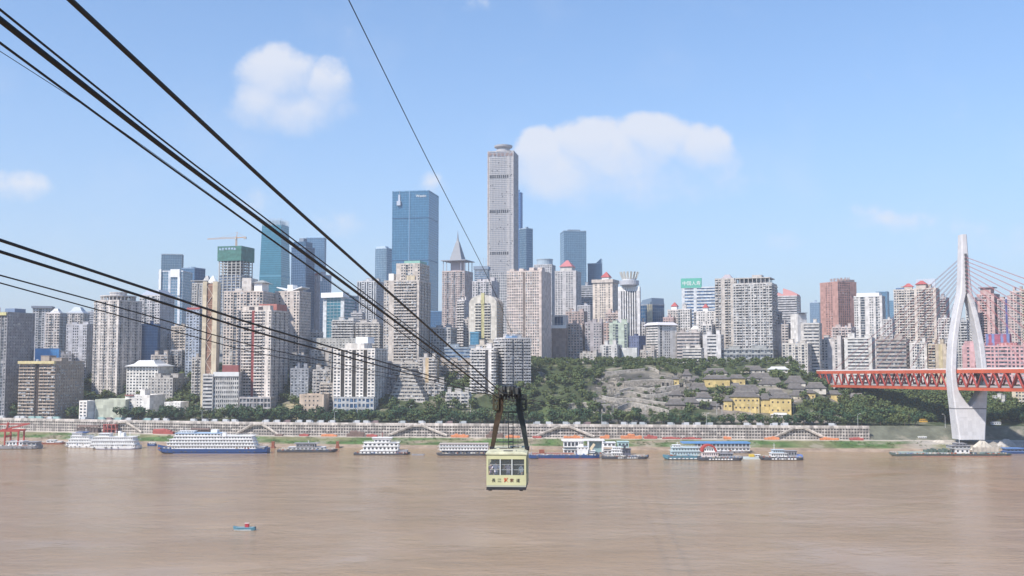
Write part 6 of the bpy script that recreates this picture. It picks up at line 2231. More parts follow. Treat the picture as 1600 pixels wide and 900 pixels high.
def old_quarter():
    H = trad_house
    H('long yellow temple building with two rows of small windows on the slope', 1141, 1186, 642, 620, 612, YEL, 12, 7, 2)
    H('lower yellow wing with grey roof left of the long yellow building', 1131, 1144, 642, 626, 619, YEL, 9, 2, 1)
    H('yellow wing with tiled roof right of the long yellow building', 1185, 1206, 642, 624, 616, YEL, 10, 3, 1)
    H('tall yellow end building with stepped gable nearest the trees', 1204, 1236, 647, 622, 615, YEL, 10, 4, 2)
    H('upper yellow hall with dark entrance on the terrace above', 1098, 1140, 607, 592, 587, YEL, 10, 2, 1)
    H('upper yellow hall with red-brown gate arch', 1138, 1164, 604, 591, 586, YEL, 9, 2, 1)
    H('small yellow turret house at the end of the stone arcade', 1051, 1061, 604, 592, 588, YEL, 7, 1, 1)
    H('yellow house peeping out right of the trees below the bridge', 1259, 1274, 625, 614, 609, YEL, 8, 2, 1)
    H('pale yellow house nearest the bridge approach', 1292, 1314, 624, 616, 611, YEL, 8, 2, 1)
    H('wide grey tiled hall behind the long yellow building', 1134, 1190, 618, 613, 602, PLAST, 14)
    H('grey tiled hall in front of the red-brown gate', 1120, 1162, 611, 607, 599, PLAST, 12)
    H('grey tiled house left of the striped stone stair', 1186, 1224, 606, 600, 591, PLAST, 11, 3, 1)
    H('large grey gabled hall right of the yellow halls', 1226, 1258, 603, 598, 588, PLAST, 12, 2, 1)
    H('grey tiled roof house above the pale yellow house', 1258, 1290, 612, 606, 598, PLAST, 10, 2, 1)
    H('long grey hall at the top of the slope below the podium', 1158, 1194, 583, 578, 572, PLAST, 12, 4, 1)
    H('white-walled house with grey roof left of the yellow buildings', 1082, 1112, 630, 621, 614, wall_mat((.66, .65, .62)), 9, 3, 1)
    H('dark two-tier pavilion above the white-walled house', 1076, 1106, 617, 609, 599, wall_mat((.30, .27, .25)), 9, 4, 1)
    H('dark pavilion on stilts at the right end of the stone terraces', 1040, 1070, 642, 632, 624, wall_mat((.28, .25, .23)), 9, 3, 1)
    H('dark tiled house beside the stilted pavilion', 1066, 1092, 638, 629, 622, wall_mat((.34, .31, .28)), 9, 2, 1)
    H('low dark tiled gallery right of the stilted pavilion', 1090, 1124, 641, 634, 628, wall_mat((.36, .33, .30)), 8, 4, 1)
    H('grey gatehouse with peaked roof on the hill path', 1066, 1080, 594, 586, 578, wall_mat((.34, .32, .30)), 7, 1, 1)
    H('small brown-roofed house among the hillside trees left of the walk-up flats', 893, 914, 545, 540, 533, PLAST, 8, 2, 1)
    H('white shed on the roadside below the yellow end building', 1206, 1232, 651, 648, 645.5, wall_mat((.66, .65, .64)), 6, 3, 1, roof=M((.55, .54, .52), .8))
    H('open-sided grey shed by the road under the bridge', 1325, 1352, 626, 621, 615, wall_mat((.36, .35, .34)), 9, 3, 1)
    DK = wall_mat((.33, .30, .27))
    H('grey tiled house wedged behind the stilted pavilion', 1046, 1066, 622, 617, 610, DK, 8, 2, 1)
    H('grey hall with long ridge above the wide tiled hall', 1168, 1206, 596, 591, 583, PLAST, 10, 3, 1)
    H('small tiled shop left of the upper yellow hall', 1078, 1096, 600, 594, 588, DK, 8, 2, 1)
    H('tiled house on the path between rampart and upper yellow hall', 1084, 1100, 611, 606, 601, DK, 7, 1, 1)
    H('low tiled range behind the tall yellow end building', 1196, 1228, 622, 617, 609, PLAST, 10, 3, 1)
    H('grey tiled house right of the tall yellow end building', 1234, 1262, 626, 618, 610, wall_mat((.60, .56, .44)), 10, 3, 1)
    H('tiled hall below the large gabled hall', 1228, 1256, 612, 607, 600, DK, 9, 3, 1)
    H('long tiled house between pale yellow house and grey shed', 1286, 1312, 608, 603, 597, PLAST, 9, 3, 1)
    H('pale flat-ridged hall under the upper rampart', 1100, 1136, 586, 582, 576, wall_mat((.52, .50, .42)), 9, 3, 1)
    H('white low hall beside the podium trees', 1200, 1232, 582, 577, 573, wall_mat((.64, .63, .61)), 9, 4, 1, roof=M((.50, .50, .50), .8))
    H('ochre ruin house among the pale stone terraces', 930, 946, 636, 630, 626, wall_mat((.45, .38, .32)), 7, 1, 1)
    # stone terraces of the ruined wall park
    terrace('upper pale stone rampart wall at the top of the slope', [(945, 588), (975, 585), (1000, 583), (1018, 581), (1030, 586)], 4.0)
    terrace('stone rampart with two dark arches below the upper wall', [(975, 606), (1000, 604), (1030, 603), (1052, 604)], 6.0, M((.25, .225, .195), .95, var=.5, scale=.5))
    terrace('curving pale stone terrace in the middle of the slope', [(968, 615), (990, 610), (1015, 612), (1040, 610), (1062, 606)], 2.2)
    terrace('second curving stone terrace below the middle one', [(960, 622), (985, 617), (1010, 622), (1035, 620), (1060, 616)], 2.2)
    terrace('broad winding stone terrace above the tree line', [(940, 624), (965, 629), (990, 628), (1015, 632), (1045, 636)], 2.6)
    terrace('lowest stone terrace behind the riverside trees', [(965, 645), (985, 638), (1010, 642), (1030, 646), (1045, 650)], 5.0)
    terrace('pale rubble wall left of the stone terraces', [(886, 640), (910, 637), (935, 641), (950, 640)], 3.6)
    terrace('long retaining wall under the hillside trees above the terraces', [(832, 588), (846, 588), (852, 592)], 3.0)
    terrace('striped stone ramp curving down to the grey shed below the bridge', [(1275, 597), (1300, 601), (1325, 608), (1345, 616), (1354, 622)], 3.0, M((.46, .37, .32), .95, var=.2, scale=.5), 5.0)
    terrace('grey roadside retaining wall above the green slope at left', [(228, 612), (260, 608), (290, 603), (316, 598)], 3.5, M((.40, .41, .44), .9, var=.15))
    # dark arches in the rampart
    for px in (1036, 1043):
        p = ground_hit(px, 604)
        r = tag(empty('rampart_arch', (p.x, p.y - 1.0, p.z)), 'dark arched opening in the stone rampart, %s of the two' % ('left' if px < 1040 else 'right'), 'archway')
        mb = MB()
        prof = [(-1.3, 0), (1.3, 0), (1.3, 2.6)] + [(1.3 * math.cos(a), 2.6 + 1.3 * math.sin(a)) for a in [math.pi * i / 6 for i in range(1, 6)]] + [(-1.3, 2.6)]
        mb.loft([[(x, 0, z) for x, z in prof], [(x, .8, z) for x, z in prof]]); mb.build('opening', M((.03, .03, .03)), r)
        mb = MB()
        for s_ in (-1, 1): mb.box(s_ * 1.45 - .15, s_ * 1.45 + .15, -.2, .6, 0, 2.7)
        mb.build('jambs', M((.5, .46, .4), .9), r)



def ruins():
    # footings, steps and rubble of the excavated wall park, too many and small to pick apart
    rg = random.Random(77)
    mb = MB()
    for i in range(620):
        px, py = rg.uniform(928, 1078), rg.uniform(586, 650)
        p = ground_hit(px, py)
        if blocked(p.x, p.y, .5): continue
        L_, w_, h_ = rg.uniform(.8, 7.0), rg.uniform(.4, 1.1), rg.uniform(.4, 1.7)
        a = rg.choice((0.05, -.15, .2, 1.4)) + rg.uniform(-.2, .2)
        q = Vector((math.cos(a), math.sin(a), 0)) * L_ / 2
        mb.bar(p - q + Vector((0, 0, h_ / 2 - .4)), p + q + Vector((0, 0, h_ / 2 - .4)), w_, h_ + .8, rg.randrange(3))
    o = mb.build('ruin_footings', [M((.36, .33, .29), .95, var=.2), M((.22, .20, .175), .95, var=.3), M((.13, .12, .105), .95, var=.3)])
    o['kind'] = 'stuff'


old_quarter()
ruins()
plant()


def lamp_posts():
    proto = None
    for px, py in ((108, 662), (640, 652), (735, 650), (958, 652), (938, 663), (1008, 652), (1120, 650), (1128, 650), (1172, 649), (1185, 649), (1240, 646), (1271, 640), (1330, 634), (1320, 666), (1096, 660), (1430, 640), (1448, 664), (520, 655), (300, 655)):
        p = ground_hit(px, py) if py < 655 else on_level(px, 661, UP)
        if py >= 655:
            p = Vector(((px - 800) / F * (wy(0) + 3), 0, UP)); p.y = wy(p.x) + 1.5
        if proto is None:
            o = empty('street_lamp', (0, 0, 0))
            mb = MB(); mb.tube([(0, 0, -.5), (0, 0, 9.5), (.4, 0, 10.6), (1.6, 0, 11)], [.16, .11, .09, .07], 6); mb.build('pole', M((.60, .61, .62), .5, .3), o)
            mb = MB(); mb.box(1.3, 2.6, -.2, .2, 10.9, 11.1); mb.build('lamp_head', WHITEP, o)
            tag(o, 'tall pale street lamp standing among the riverside trees', 'lamp', 'street lamps along the riverside')
            proto = o
        else:
            o = copy_tree(proto)
        o.location = p
        o.rotation_euler = (0, 0, RNG.choice((0, math.pi)))


lamp_posts()

# bank-side bits at the right, below the pylon
def bank_bits():
    for (px, py, w, hh, d, col, lb, nm, cat) in ((1443, 660, 12, 4.5, 5, (.62, .36, .06), 'small orange bus on the ramp left of the pylon', 'bus', 'bus'), (1556, 664, 14, 4, 6, (.60, .61, .63), 'low white site cabin right of the pylon', 'site_cabin', 'cabin'), (1441, 685, 12, 2.5, 4, (.68, .68, .66), 'white site cabin on the lower road left of the pylon', 'site_cabin', 'cabin')):
        p = ground_hit(px, py)
        r = tag(empty(nm, (p.x, p.y, p.z - .1)), lb, cat)
        ww = w * p.y / F
        mb = MB(); mb.box(-ww / 2, ww / 2, -1.4, 1.4, .4, hh * .62); mb.build('body', M(col, .6), r)
        mb = MB(); mb.box(-ww / 2 - .2, ww / 2 + .2, -1.6, 1.6, hh * .62, hh * .62 + .25); mb.build('roof', M(tuple(min(.75, c * 1.1) for c in col), .6), r)
        mb = MB()
        for i in range(4): mb.box(-ww / 2 + ww * (i + .2) / 4, -ww / 2 + ww * (i + .75) / 4, -1.46, -1.3, hh * .32, hh * .52)
        mb.build('windows', M((.05, .06, .07), .3), r, 'stuff')
        mb = MB()
        for x in (-ww * .35, ww * .35): mb.box(x - .5, x + .5, -1.2, 1.2, 0, .5)
        mb.build('wheels' if nm == 'bus' else 'blocks', M((.05, .05, .05)), r)
    # gravel heaps by the water under the pylon
    for (a, c, yb, hh, lb) in ((1447, 1500, 700, 6, 'pale sand heap on the bank left of the white wheelhouse'), (1522, 1562, 704, 7.5, 'conical pale gravel heap on the bank right of the pylon'), (1560, 1600, 702, 8, 'broad grey gravel heap at the right edge of the bank')):
        p0, p1 = on_level(a, yb, 2.0), on_level(c, yb, 2.0)
        p = (p0 + p1) / 2
        w = (p1 - p0).x
        r = tag(empty('gravel_heap', (p.x, p.y + 8, 1.5)), lb, 'heap')
        mb = MB()
        rg = random.Random(int(a))
        mb.lathe([(w / 2, 0), (w * .36, hh * .42), (w * .2, hh * .8), (w * .1, hh)], 18, 0, 0, sy=.5)
        mb.v = [(x + rg.uniform(-.5, .5), y + rg.uniform(-.4, .4), z + rg.uniform(-.3, .3)) for x, y, z in mb.v]
        mb.build('mound', M((.50, .455, .39) if a != 1560 else (.40, .38, .355), .95, var=.12, scale=.3), r)
        mb = MB()
        for i in range(7):
            x = -w / 2 + w * i / 6
            mb.box(x - .4, x + .4, -w * .27 - .4, -w * .27, -1.5, 3.6)
        mb.box(-w / 2, w / 2, -w * .27 - .1, -w * .27 + .2, -1.5, 2.8)
        mb.build('retaining_bins', M((.46, .42, .37), .9, var=.2), r)


bank_bits()

# ------------------------------------------------------------------ cableway
CARD = 72.0
SLOPE = .09
HEAD = .05
STEELD = M((.014, .015, .018), .6, .2)


def plan_x(c, D): return c + SLOPE * D


def cable(label, name, samples, c, r, far=True, endD=None, anchor_z=75.0):
    pts = []
    for (px, py) in samples:
        d = ray(px, py)
        D = c / (d.x / d.y - SLOPE)
        pts.append((D, CAMZ + d.z / d.y * D))
    pts.sort()
    # smooth height curve through the samples
    def zf(D):
        if D <= pts[0][0]:
            (a, za), (b, zb) = pts[0], pts[1]
            return za + (zb - za) / (b - a) * (D - a)
        for (a, za), (b, zb) in zip(pts, pts[1:]):
            if D <= b:
                return za + (zb - za) * (D - a) / (b - a)
        return pts[-1][1]
    O = Vector((plan_x(c, 40), 40, CAMZ))
    line = []
    D0 = -14.0
    last = pts[-1][0]
    D = D0
    while D < last:
        line.append(Vector((plan_x(c, D), D, zf(D))))
        D += max(1.0, abs(D) * .08)
    sm = [line[0]]
    for i in range(1, len(line) - 1):
        sm.append((line[i - 1] + line[i] * 2 + line[i + 1]) / 4)
    sm.append(Vector((plan_x(c, last), last, pts[-1][1])))
    if far:
        z0 = pts[-1][1]
        S = 1070.0 - last
        k = (anchor_z - z0 + .06 * S) / (S * S)
        for i in range(1, 31):
            s = S * (i / 30) ** 1.6
            sm.append(Vector((plan_x(c, last + s), last + s, z0 - .06 * s + k * s * s)))
    root = tag(empty(name, O), label, 'cable')
    mb = MB(); mb.tube([p - O for p in sm], r, 7)
    mb.build('strand', STEELD, root, smooth=True)


def cables():
    cable('thick black track cable running highest from the top edge to the cable car', 'track_cable', [(110, 0), (431, 299), (783, 613)], -6.83, .040)
    cable('thick black track cable from the upper left edge to the cable car', 'track_cable', [(0, 31), (247, 225), (777, 621)], -7.5, .044)
    cable('black haul rope running just above the left track cable', 'haul_rope', [(0, 15), (261, 225), (779, 617)], -7.38, .017)
    cable('black haul rope running just below the left track cable', 'haul_rope', [(0, 67), (215, 225), (775, 626)], -7.63, .018)
    cable('hair-thin wire between the lower haul rope and the track cable', 'signal_wire', [(0, 80), (170, 189), (428, 376), (776, 623)], -7.58, .005)
    cable('upper thick black cable of the second line crossing the left towers', 'track_cable', [(0, 375), (400, 508), (740, 607)], -14.8, .044)
    cable('lower thick black cable of the second line crossing the left towers', 'track_cable', [(0, 393), (400, 519), (738, 611)], -15.2, .044)
    cable('upper thin rope hanging below the second pair of cables', 'haul_rope', [(0, 430), (200, 484), (395, 541), (730, 609)], -14.9, .02)
    cable('lower thin rope hanging below the second pair of cables', 'haul_rope', [(0, 442), (200, 497), (385, 549), (728, 612)], -15.2, .018)
    cable('single thin wire descending from the top centre of the sky', 'signal_wire', [(545, 0), (660, 234), (752, 412), (782, 476), (800, 520)], -6.3, .014, far=False)


cables()


def make_person(name, label, loc, rz, shirt, trousers, hairc, arms, h=1.68, lean=0.0):
    """skinned figure standing at loc; arms: two tuples (elbow, hand) offsets for left and right"""
    k = h / 1.7
    V = [(0, 0, .95), (0, lean * .3, 1.15), (0, lean * .7, 1.36), (0, lean, 1.46), (0, lean, 1.52), (0, lean + .01, 1.60), (0, lean + .01, 1.67),
         (-.09, 0, .90), (-.10, -.01, .50), (-.10, .02, .09), (-.10, -.12, .03), (.09, 0, .90), (.10, -.01, .50), (.10, .02, .09), (.10, -.12, .03)]
    R = [.145, .125, .15, .075, .055, .092, .07, .095, .062, .045, .04, .095, .062, .045, .04]
    E = [(0, 1), (1, 2), (2, 3), (3, 4), (4, 5), (5, 6), (0, 7), (7, 8), (8, 9), (9, 10), (0, 11), (11, 12), (12, 13), (13, 14)]
    hands = []
    for s, (el, ha) in zip((-1, 1), arms):
        b = len(V)
        sh = Vector((s * .19, lean * .9, 1.39))
        e_, h_ = sh + Vector(el), sh + Vector(ha)
        V += [tuple(sh), tuple(e_), tuple(h_), tuple(h_ + (h_ - e_).normalized() * .07)]
        R += [.07, .047, .032, .036]
        E += [(2, b), (b, b + 1), (b + 1, b + 2), (b + 2, b + 3)]
        base = h_ + (h_ - e_).normalized() * .07
        dr = (h_ - e_).normalized()
        for q in range(4):
            n0 = len(V)
            off = Vector((.018 * (q - 1.5), -.008, 0))
            V += [tuple(base + off + dr * .05), tuple(base + off + dr * (.085 + .012 * (q in (1, 2))) + Vector((0, -.015, 0)))]
            R += [.0095, .008]
            E += [(b + 3, n0), (n0, n0 + 1)]
        n0 = len(V)
        V += [tuple(h_ + dr * .04 + Vector((-s * .035, -.02, 0))), tuple(h_ + dr * .085 + Vector((-s * .05, -.03, 0)))]
        R += [.011, .009]
        E += [(b + 2, n0), (n0, n0 + 1)]
        hands.append(h_)
    me = bpy.data.meshes.new('body')
    me.from_pydata([(x * k, y * k, z * k) for x, y, z in V], E, [])
    tmp = bpy.data.objects.new('tmp_body', me)
    COL.objects.link(tmp)
    md = tmp.modifiers.new('s', 'SKIN')
    for i, sv in enumerate(me.skin_vertices[0].data):
        sv.radius = (R[i] * k, R[i] * k * (.72 if i in (0, 1, 2) else 1))
        sv.use_root = (i == 0)
    tmp.modifiers.new('ss', 'SUBSURF').levels = 1
    dg = bpy.context.evaluated_depsgraph_get()
    dg.update()
    m2 = bpy.data.meshes.new_from_object(tmp.evaluated_get(dg))
    bpy.data.objects.remove(tmp)
    skin = M((.52, .34, .25), .6)
    for mt in (M(shirt, .85), M(trousers, .85), skin, M((.05, .05, .05), .6)):
        m2.materials.append(mt)
    m2.polygons.foreach_set('use_smooth', [True] * len(m2.polygons))
    for p in m2.polygons:
        z = p.center.z / k
        nearhand = min((Vector(p.center) / k - hh).length for hh in hands)
        if nearhand < .2 and abs(p.center.x / k) > .12 or nearhand < .12: p.material_index = 2
        elif z > 1.475: p.material_index = 2
        elif z > .93: p.material_index = 0
        elif z > .09: p.material_index = 1
        else: p.material_index = 3
    r = tag(empty(name, loc, rz), label, 'person', 'passengers in the cable car')
    o = bpy.data.objects.new('body', m2)
    COL.objects.link(o)
    o.parent = r
    hm = MB()
    hm.lathe([(.095 * k, 1.575 * k), (.107 * k, 1.62 * k), (.098 * k, 1.68 * k), (.055 * k, 1.722 * k)], 12, 0, (lean + .03) * k, sy=1.05)
    hm.build('hair', M(hairc, .7), r, smooth=True)
    fm = MB()
    for sx in (-.034, .034):
        fm.box((sx - .012) * k, (sx + .012) * k, (lean - .092) * k, (lean - .075) * k, 1.60 * k, 1.612 * k)
    fm.box(-.022 * k, .022 * k, (lean - .09) * k, (lean - .07) * k, 1.545 * k, 1.553 * k)
    fm.build('eyes_and_mouth', M((.08, .04, .04), .6), r)
    nm = MB()
    nm.loft([[(-.014 * k, (lean - .08) * k, 1.567 * k), (.014 * k, (lean - .08) * k, 1.567 * k), (0, (lean - .112) * k, 1.572 * k)], [(-.006 * k, (lean - .08) * k, 1.605 * k), (.006 * k, (lean - .08) * k, 1.605 * k), (0, (lean - .09) * k, 1.605 * k)]])
    nm.build('nose', skin, r)
    return r


def make_cabin():
    # front face: columns 760-822, rows 711-766
    f0, f1 = at(760, 766, CARD), at(822, 766, CARD)
    W = f1.x - f0.x
    Lc = 5.4
    yaw = -math.atan(HEAD)
    ctr = Vector(((f0.x + f1.x) / 2, CARD, f0.z))
    dirv = Vector((HEAD, 1, 0)).normalized()
    base = ctr + dirv * Lc / 2
    root = tag(empty('cable_car', base, yaw), 'cream cable car cabin with passengers hanging over the muddy river', 'cable car')
    s = CARD / F
    CREAMP = M((.52, .51, .30), .5, var=.08, scale=1.2)
    CREAMD = M((.36, .355, .23), .5, var=.08, scale=1.2)
    BLK_ = M((.025, .025, .03), .5, var=.2, scale=2)
    H = 55 * s
    w, l = W / 2, Lc / 2
    zb = .16
    z_sill, z_head = (766 - 743) * s, (766 - 718.6) * s
    mb = MB(); mb.box(-w, w, -l, l, .02, (766 - 761) * s); mb.build('chassis', BLK_, root)
    for x in (-w + .25, w - .35):
        for y in (-l + .3, l - .4):
            mb = MB(); mb.box(x - .12, x + .12, y - .15, y + .15, -.06, .04); mb.build('foot', BLK_, root)
    mb = MB(); mb.box(-w + .01, w - .01, -l + .01, l - .01, (766 - 761) * s, (766 - 758.5) * s); mb.build('skirt', M((.40, .41, .33), .5), root)
    zw0 = (766 - 758.5) * s
    mb = MB(); mb.box(-w, w, -l, -l + .07, zw0, z_sill); mb.build('front_panel', CREAMP, root)
    mb = MB(); mb.box(-w, w, l - .07, l, zw0, z_head); mb.build('rear_blocking_panel', CREAMP, root)  # closed in place of rear windows, added to darken the interior
    for sx in (-1, 1):
        mb = MB(); mb.box(sx * w - sx * .07, sx * w, -l + .07, l - .07, zw0, z_sill); mb.build('side_panel', CREAMP, root)
    mb = MB()
    mb.box(-w, w, -l, -l + .1, z_head, H); mb.box(-w, w, l - .1, l, z_head, H)
    for sx in (-1, 1): mb.box(sx * w - sx * .1, sx * w, -l + .1, l - .1, z_head, H)
    mb.build('header', CREAMP, root)
    for sx in (-1, 1):
        for sy in (-1, 1):
            mb = MB(); mb.box(sx * w, sx * (w - .13), sy * l, sy * (l - .13), z_sill, z_head); mb.build('corner_post', CREAMP, root)
    WB = M((.58, .60, .58), .4)
    GRL = M((.30, .31, .31), .5)
    GL = bpy.data.materials.new('window_glass'); GL.use_nodes = True
    gp = GL.node_tree.nodes['Principled BSDF']; gp.inputs['Base Color'].default_value = (.75, .82, .82, 1); gp.inputs['Roughness'].default_value = .03; gp.inputs['Alpha'].default_value = .05; gp.inputs['IOR'].default_value = 1.45
    xs = [-w + .1, -w + .1 + (W - .2) * .335, -w + .1 + (W - .2) * .655, w - .1]
    CABIN_SHADE = M((.035, .037, .04), .8)  # interior shade put into a near-black colour
    mb = MB(); mb.box(-w + .1, w - .1, l - .2, l - .1, zb, z_head + .05); mb.build('rear_shade_sheet', CABIN_SHADE, root)  # dark sheet standing in for the shade at the back
    mb = MB(); mb.box(-w + .1, w - .1, -l + .12, l - .12, z_head + .04, z_head + .1); mb.build('ceiling_shade_sheet', CABIN_SHADE, root)
    mb = MB(); mb.box(-w + .12, -w + .5, .2, l - .2, zb, z_head - .25); mb.box(w - .5, w - .12, .9, l - .2, zb, z_head - .25); mb.build('added_dark_block', CABIN_SHADE, root)  # added dark boxes that block light from behind, no real fitting
    for y in (-l + .05,):
        for a, b in zip(xs, xs[1:]):
            mb = MB(); mb.box(a, b, y - .008, y + .008, z_sill, z_head); mb.build('pane', GL, root)
        for x in xs[1:-1]:
            mb = MB(); mb.box(x - .035, x + .035, y - .045, y + .03, z_sill, z_head); mb.build('mullion', WB, root)
        for z in (z_sill + (z_head - z_sill) * .65, z_sill + (z_head - z_sill) * .33):
            mb = MB(); mb.box(-w + .1, w - .1, y - .03 + (.1 if y < 0 else -.1), y - .004 + (.1 if y < 0 else -.1), z - .018, z + .018); mb.build('guard_rail', GRL, root)
    for sx in (-1, 1):
        n = 4
        for i in range(n):
            ya, yb = -l + .13 + (Lc - .26) * i / n, -l + .13 + (Lc - .26) * (i + 1) / n
            mb = MB(); mb.box(sx * (w - .05) - .008, sx * (w - .05) + .008, ya, yb, z_sill, z_head); mb.build('pane', GL, root)
            if i: mb = MB(); mb.box(sx * w - sx * .08, sx * w + sx * .02, ya - .05, ya + .05, z_sill, z_head); mb.build('mullion', CREAMD, root)
    mb = MB(); mb.box(w - .02, w + .05, -.7, .75, .25, z_head - .05); mb.build('side_door', M((.42, .42, .30), .5), root)
    # roof with shallow camber and hatches
    mb = MB()
    mb.loft([[(-w - .06, -l - .06, H - .02), (w + .06, -l - .06, H - .02), (w + .06, l + .06, H - .02), (-w - .06, l + .06, H - .02)], [(-w - .06, -l - .06, H + .07), (w + .06, -l - .06, H + .07), (w + .06, l + .06, H + .07), (-w - .06, l + .06, H + .07)], [(-w + .2, -l + .25, H + .16), (w - .2, -l + .25, H + .16), (w - .2, l - .25, H + .16), (-w + .2, l - .25, H + .16)]])
    mb.build('roof', M((.50, .485, .34), .6, var=.25, scale=1.5), root)
    for (x, y, a, b) in ((.1, -l + .9, .55, .28), (-.35, .2, .5, .3), (.5, 1.2, .45, .3)):
        mb = MB(); mb.box(x - a, x + a, y - b, y + b, H + .15, H + .24); o = mb.build('roof_hatch', M((.52, .50, .40), .6), root)
        mb = MB(); mb.box(x - a * .6, x + a * .6, y - b - .03, y - b + .02, H + .16, H + .22); mb.build('vent', BLK_, o)
    mb = MB(); mb.box(-w + .25, w - .25, -l + .25, l - .25, zb + .0, zb + .08); mb.build('floor', M((.12, .12, .12), .8), root)
    # writing on the front panel
    ink = M((.06, .05, .04), .6)
    zt = (766 - 753.2) * s
    cell = 8.9 * s
    for ch, px in (('長', 768.2), ('江', 777.3), ('索', 796.5), ('道', 806.0)):
        text_part(ch, .285, ink if ch != '索' else M((.16, .05, .03), .6), root, ((px - 791) * s, -l - .012, zt), name='character', extrude=.006)
    red = M((.62, .06, .02), .5)
    yel = M((.66, .30, .04), .5)
    cx, cz = (790.6 - 791) * s, (766 - 750.4) * s
    mb = MB()
    for (x0, z0, x1, z1) in ((-.14, .13, -.02, .13), (-.08, .14, -.08, -.02), (-.14, .05, .0, .05), (-.13, -.1, .12, .14), (-.02, .04, .13, -.13), (.04, .15, .13, .12), (.0, -.02, -.12, -.14)):
        mb.bar((cx + x0, -l - .012, cz + z0), (cx + x1, -l - .012, cz + z1), .02, .042, up=(0, 1, 0))
    mb.build('red_emblem', red, root)
    mb = MB(); mb.lathe([(.035, -.004), (.035, .004)], 10); mb.v = [(cx + .03 + x, -l - .02 + z, cz - .0 + y) for x, y, z in mb.v]; mb.build('emblem_dot', yel, root)
    # hanger: two splayed arms up to the carriage
    zr = H + .1
    hz = lambda py: (766 - py) * s * 1.045          # the hanger stands mid-cabin, a little farther off
    hx = lambda px: (px - 791) * s * 1.045
    RUST = M((.055, .036, .022), .7, .2, var=.35, scale=2.5)
    DKG = M((.03, .036, .036), .6, .3, var=.3, scale=2.5)
    for sx, mt in ((-1, RUST), (1, DKG)):
        xb, xm, xt = (hx(766), hx(778), hx(779.5)) if sx < 0 else (hx(820), hx(808.5), hx(807))
        mb = MB()
        rr = lambda x, z, a, d_: [(x - a, -d_, z), (x + a, -d_, z), (x + a, d_, z), (x - a, d_, z)]
        mb.loft([rr(xb, zr, .13, .26), rr(xb + (xm - xb) * .5, hz(677), .19, .28), rr(xm, hz(652), .22, .3), rr(xt, hz(632), .2, .28), rr(xt, hz(617), .17, .28)])
        mb.build('hanger_arm', mt, root)
        mb = MB(); mb.box(xb - .16, xb + .16, -.32, .32, zr - .05, zr + .22); mb.box(xb - .05, xb + .05, -.5, .5, zr, zr + .12); mb.build('foot_bracket', BLK_, root)
        # wire basket platforms
        pa, pb = (hx(768.3), hx(776)) if sx < 0 else (hx(811), hx(818.5))
        mb = MB()
        for x in (pa, pb):
            for y in (-.4, .4):
                mb.box(x - .04, x + .04, y - .04, y + .04, hz(650), hz(627.5))
        for z in (hz(650), hz(642), hz(634.5), hz(627.5)):
            for y in (-.4, .4): mb.box(pa, pb, y - .035, y + .035, z - .035, z + .035)
            for x in (pa, pb): mb.box(x - .025, x + .025, -.4, .4, z - .025, z + .025)
        mb.box(pa, pb, -.4, .4, hz(650) - .04, hz(650))
        far = pa if sx < 0 else pb
        mb.bar((far, 0, hz(650)), (xm, 0, hz(656)), .07, .07)
        mb.build('platform_cage', M((.06, .052, .03) if sx < 0 else (.04, .047, .047), .7, var=.3), root)
        mb = MB()
        for i in range(5):
            x = pa + (pb - pa) * i / 4
            mb.box(x - .02, x + .02, .38, .4, hz(650), hz(628))
        mb.build('cage_mesh', M((.12, .12, .10), .7), root, 'stuff')
    mb = MB(); mb.box(hx(780), hx(806.5), -.12, .12, hz(655), hz(653)); mb.build('cross_beam', DKG, root)
    mb = MB(); mb.box(hx(766), hx(820), -.1, .1, hz(700.5), hz(699.3)); mb.build('lower_beam', BLK_, root)
    mb = MB()
    for px in (791.5, 798.5): mb.box(hx(px) - .03, hx(px) + .03, -.15, -.09, zr, hz(655))
    for i in range(11):
        z = zr + (hz(655) - zr) * (i + .5) / 11
        mb.box(hx(791.5), hx(798.5), -.14, -.1, z - .018, z + .018)
    mb.build('ladder', BLK_, root)
    for px in (783, 806):
        mb = MB(); mb.tube([(hx(px), 0, hz(655)), (hx(px), 0, zr)], .015, 4); mb.build('tie_rod', BLK_, root)
    # running carriage with wheels on the two track cables
    mb = MB(); mb.box(hx(778.5), hx(808), -1.5, 1.5, hz(629), hz(625)); mb.build('carriage_beam', BLK_, root)
    mb = MB(); mb.box(hx(779.5), hx(807), -1.9, 1.9, hz(625.5), hz(616)); mb.box(hx(783), hx(803), -1.7, 1.7, hz(616), hz(613.5)); mb.build('carriage_frame', M((.07, .07, .065), .6, .3, var=.3, scale=3), root)
    for x in (hx(786.2), hx(798.6)):
        for i in range(6):
            y = -1.75 + 3.5 * i / 5
            mb = MB(); mb.tube([(x - .09, y, hz(619)), (x - .05, y, hz(619)), (x + .05, y, hz(619)), (x + .09, y, hz(619))], [.36, .27, .27, .36], 14); mb.build('wheel', M((.06, .06, .06), .5, .5), root)
    for x in (hx(784.5), hx(793), hx(801)):
        mb = MB(); mb.box(x - .04, x + .04, -1.95, -1.9, hz(627), hz(615)); mb.build('guard_plate', M((.16, .16, .13), .6, .3), root)
    mb = MB(); mb.tube([(hx(793), -1.96, hz(620.5)), (hx(793), -1.99, hz(620.5))], .08, 12); mb.build('lamp', M((.22, .22, .18), .3), root)
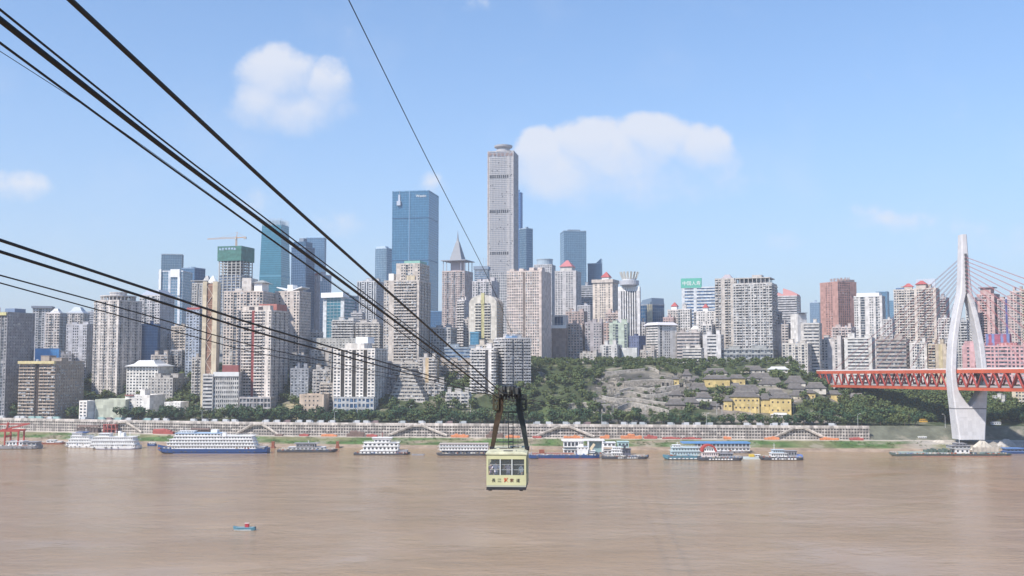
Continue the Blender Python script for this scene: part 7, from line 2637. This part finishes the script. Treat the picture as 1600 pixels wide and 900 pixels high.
    for i in range(7):
        x = hx(780 + i * 4.6)
        mb = MB(); mb.tube([(x, -1.6, hz(625.5)), (x + .02, -1.6, hz(631 + (i % 3)))], [.09, .05], 8); mb.build('spring_hanger', BLK_, root)
    # passengers behind the front glass
    M4 = Matrix.Translation(base) @ Matrix.Rotation(yaw, 4, 'Z')
    fz = zb + .085

    def put(nm, lb, px, yy, face, shirt, trs, hair, arms, h=1.62, lean=0.0):
        p = M4 @ Vector(((px - 791) * s, -l + yy, fz))
        make_person(nm, lb, p, yaw + face, shirt, trs, hair, arms, h, lean)
    rest = (((-.05, -.02, -.27), (-.03, -.12, -.5)), ((.05, -.02, -.27), (.03, -.12, -.5)))
    rail_ = (((-.1, -.1, -.24), (-.08, -.32, -.22)), ((.1, -.1, -.24), (.08, -.32, -.22)))
    photo = (((-.16, -.08, -.16), (-.1, -.26, .06)), ((.16, -.08, -.16), (.1, -.26, .06)))
    put('person', 'passenger in dark purple top at the left corner of the cabin front', 766, .95, .25, (.10, .075, .12), (.05, .05, .07), (.02, .02, .02), rest, 1.58)
    put('person', 'passenger in pale lavender shirt behind the left front pane', 774, .85, -.2, (.56, .52, .60), (.12, .13, .18), (.03, .025, .02), rail_, 1.68)
    put('person', 'passenger in pink top raising both hands behind the middle pane', 793, .85, 0, (.60, .48, .54), (.14, .12, .15), (.03, .02, .02), photo, 1.6)
    put('person', 'passenger in white shirt behind the right front pane', 813, .9, -.9, (.72, .72, .70), (.20, .20, .22), (.02, .02, .02), rest, 1.52)


make_cabin()

# ------------------------------------------------------------------ haze: the air over the river and city
mb = MB()
mb.box(-2450, 2450, -200, 3050, -5, 470)
hz_o = mb.build('haze', bpy.data.materials.new('haze_air'))
hz_o['kind'] = 'stuff'
hm = hz_o.data.materials[0]
hm.use_nodes = True
hn, hl = hm.node_tree.nodes, hm.node_tree.links
hn.clear()
ho = hn.new('ShaderNodeOutputMaterial')
hv = hn.new('ShaderNodeVolumePrincipled')
hv.inputs['Color'].default_value = (.84, .91, 1.0, 1)
hv.inputs['Density'].default_value = HAZE_DENSITY
hv.inputs['Anisotropy'].default_value = .2
hl.new(hv.outputs[0], ho.inputs['Volume'])
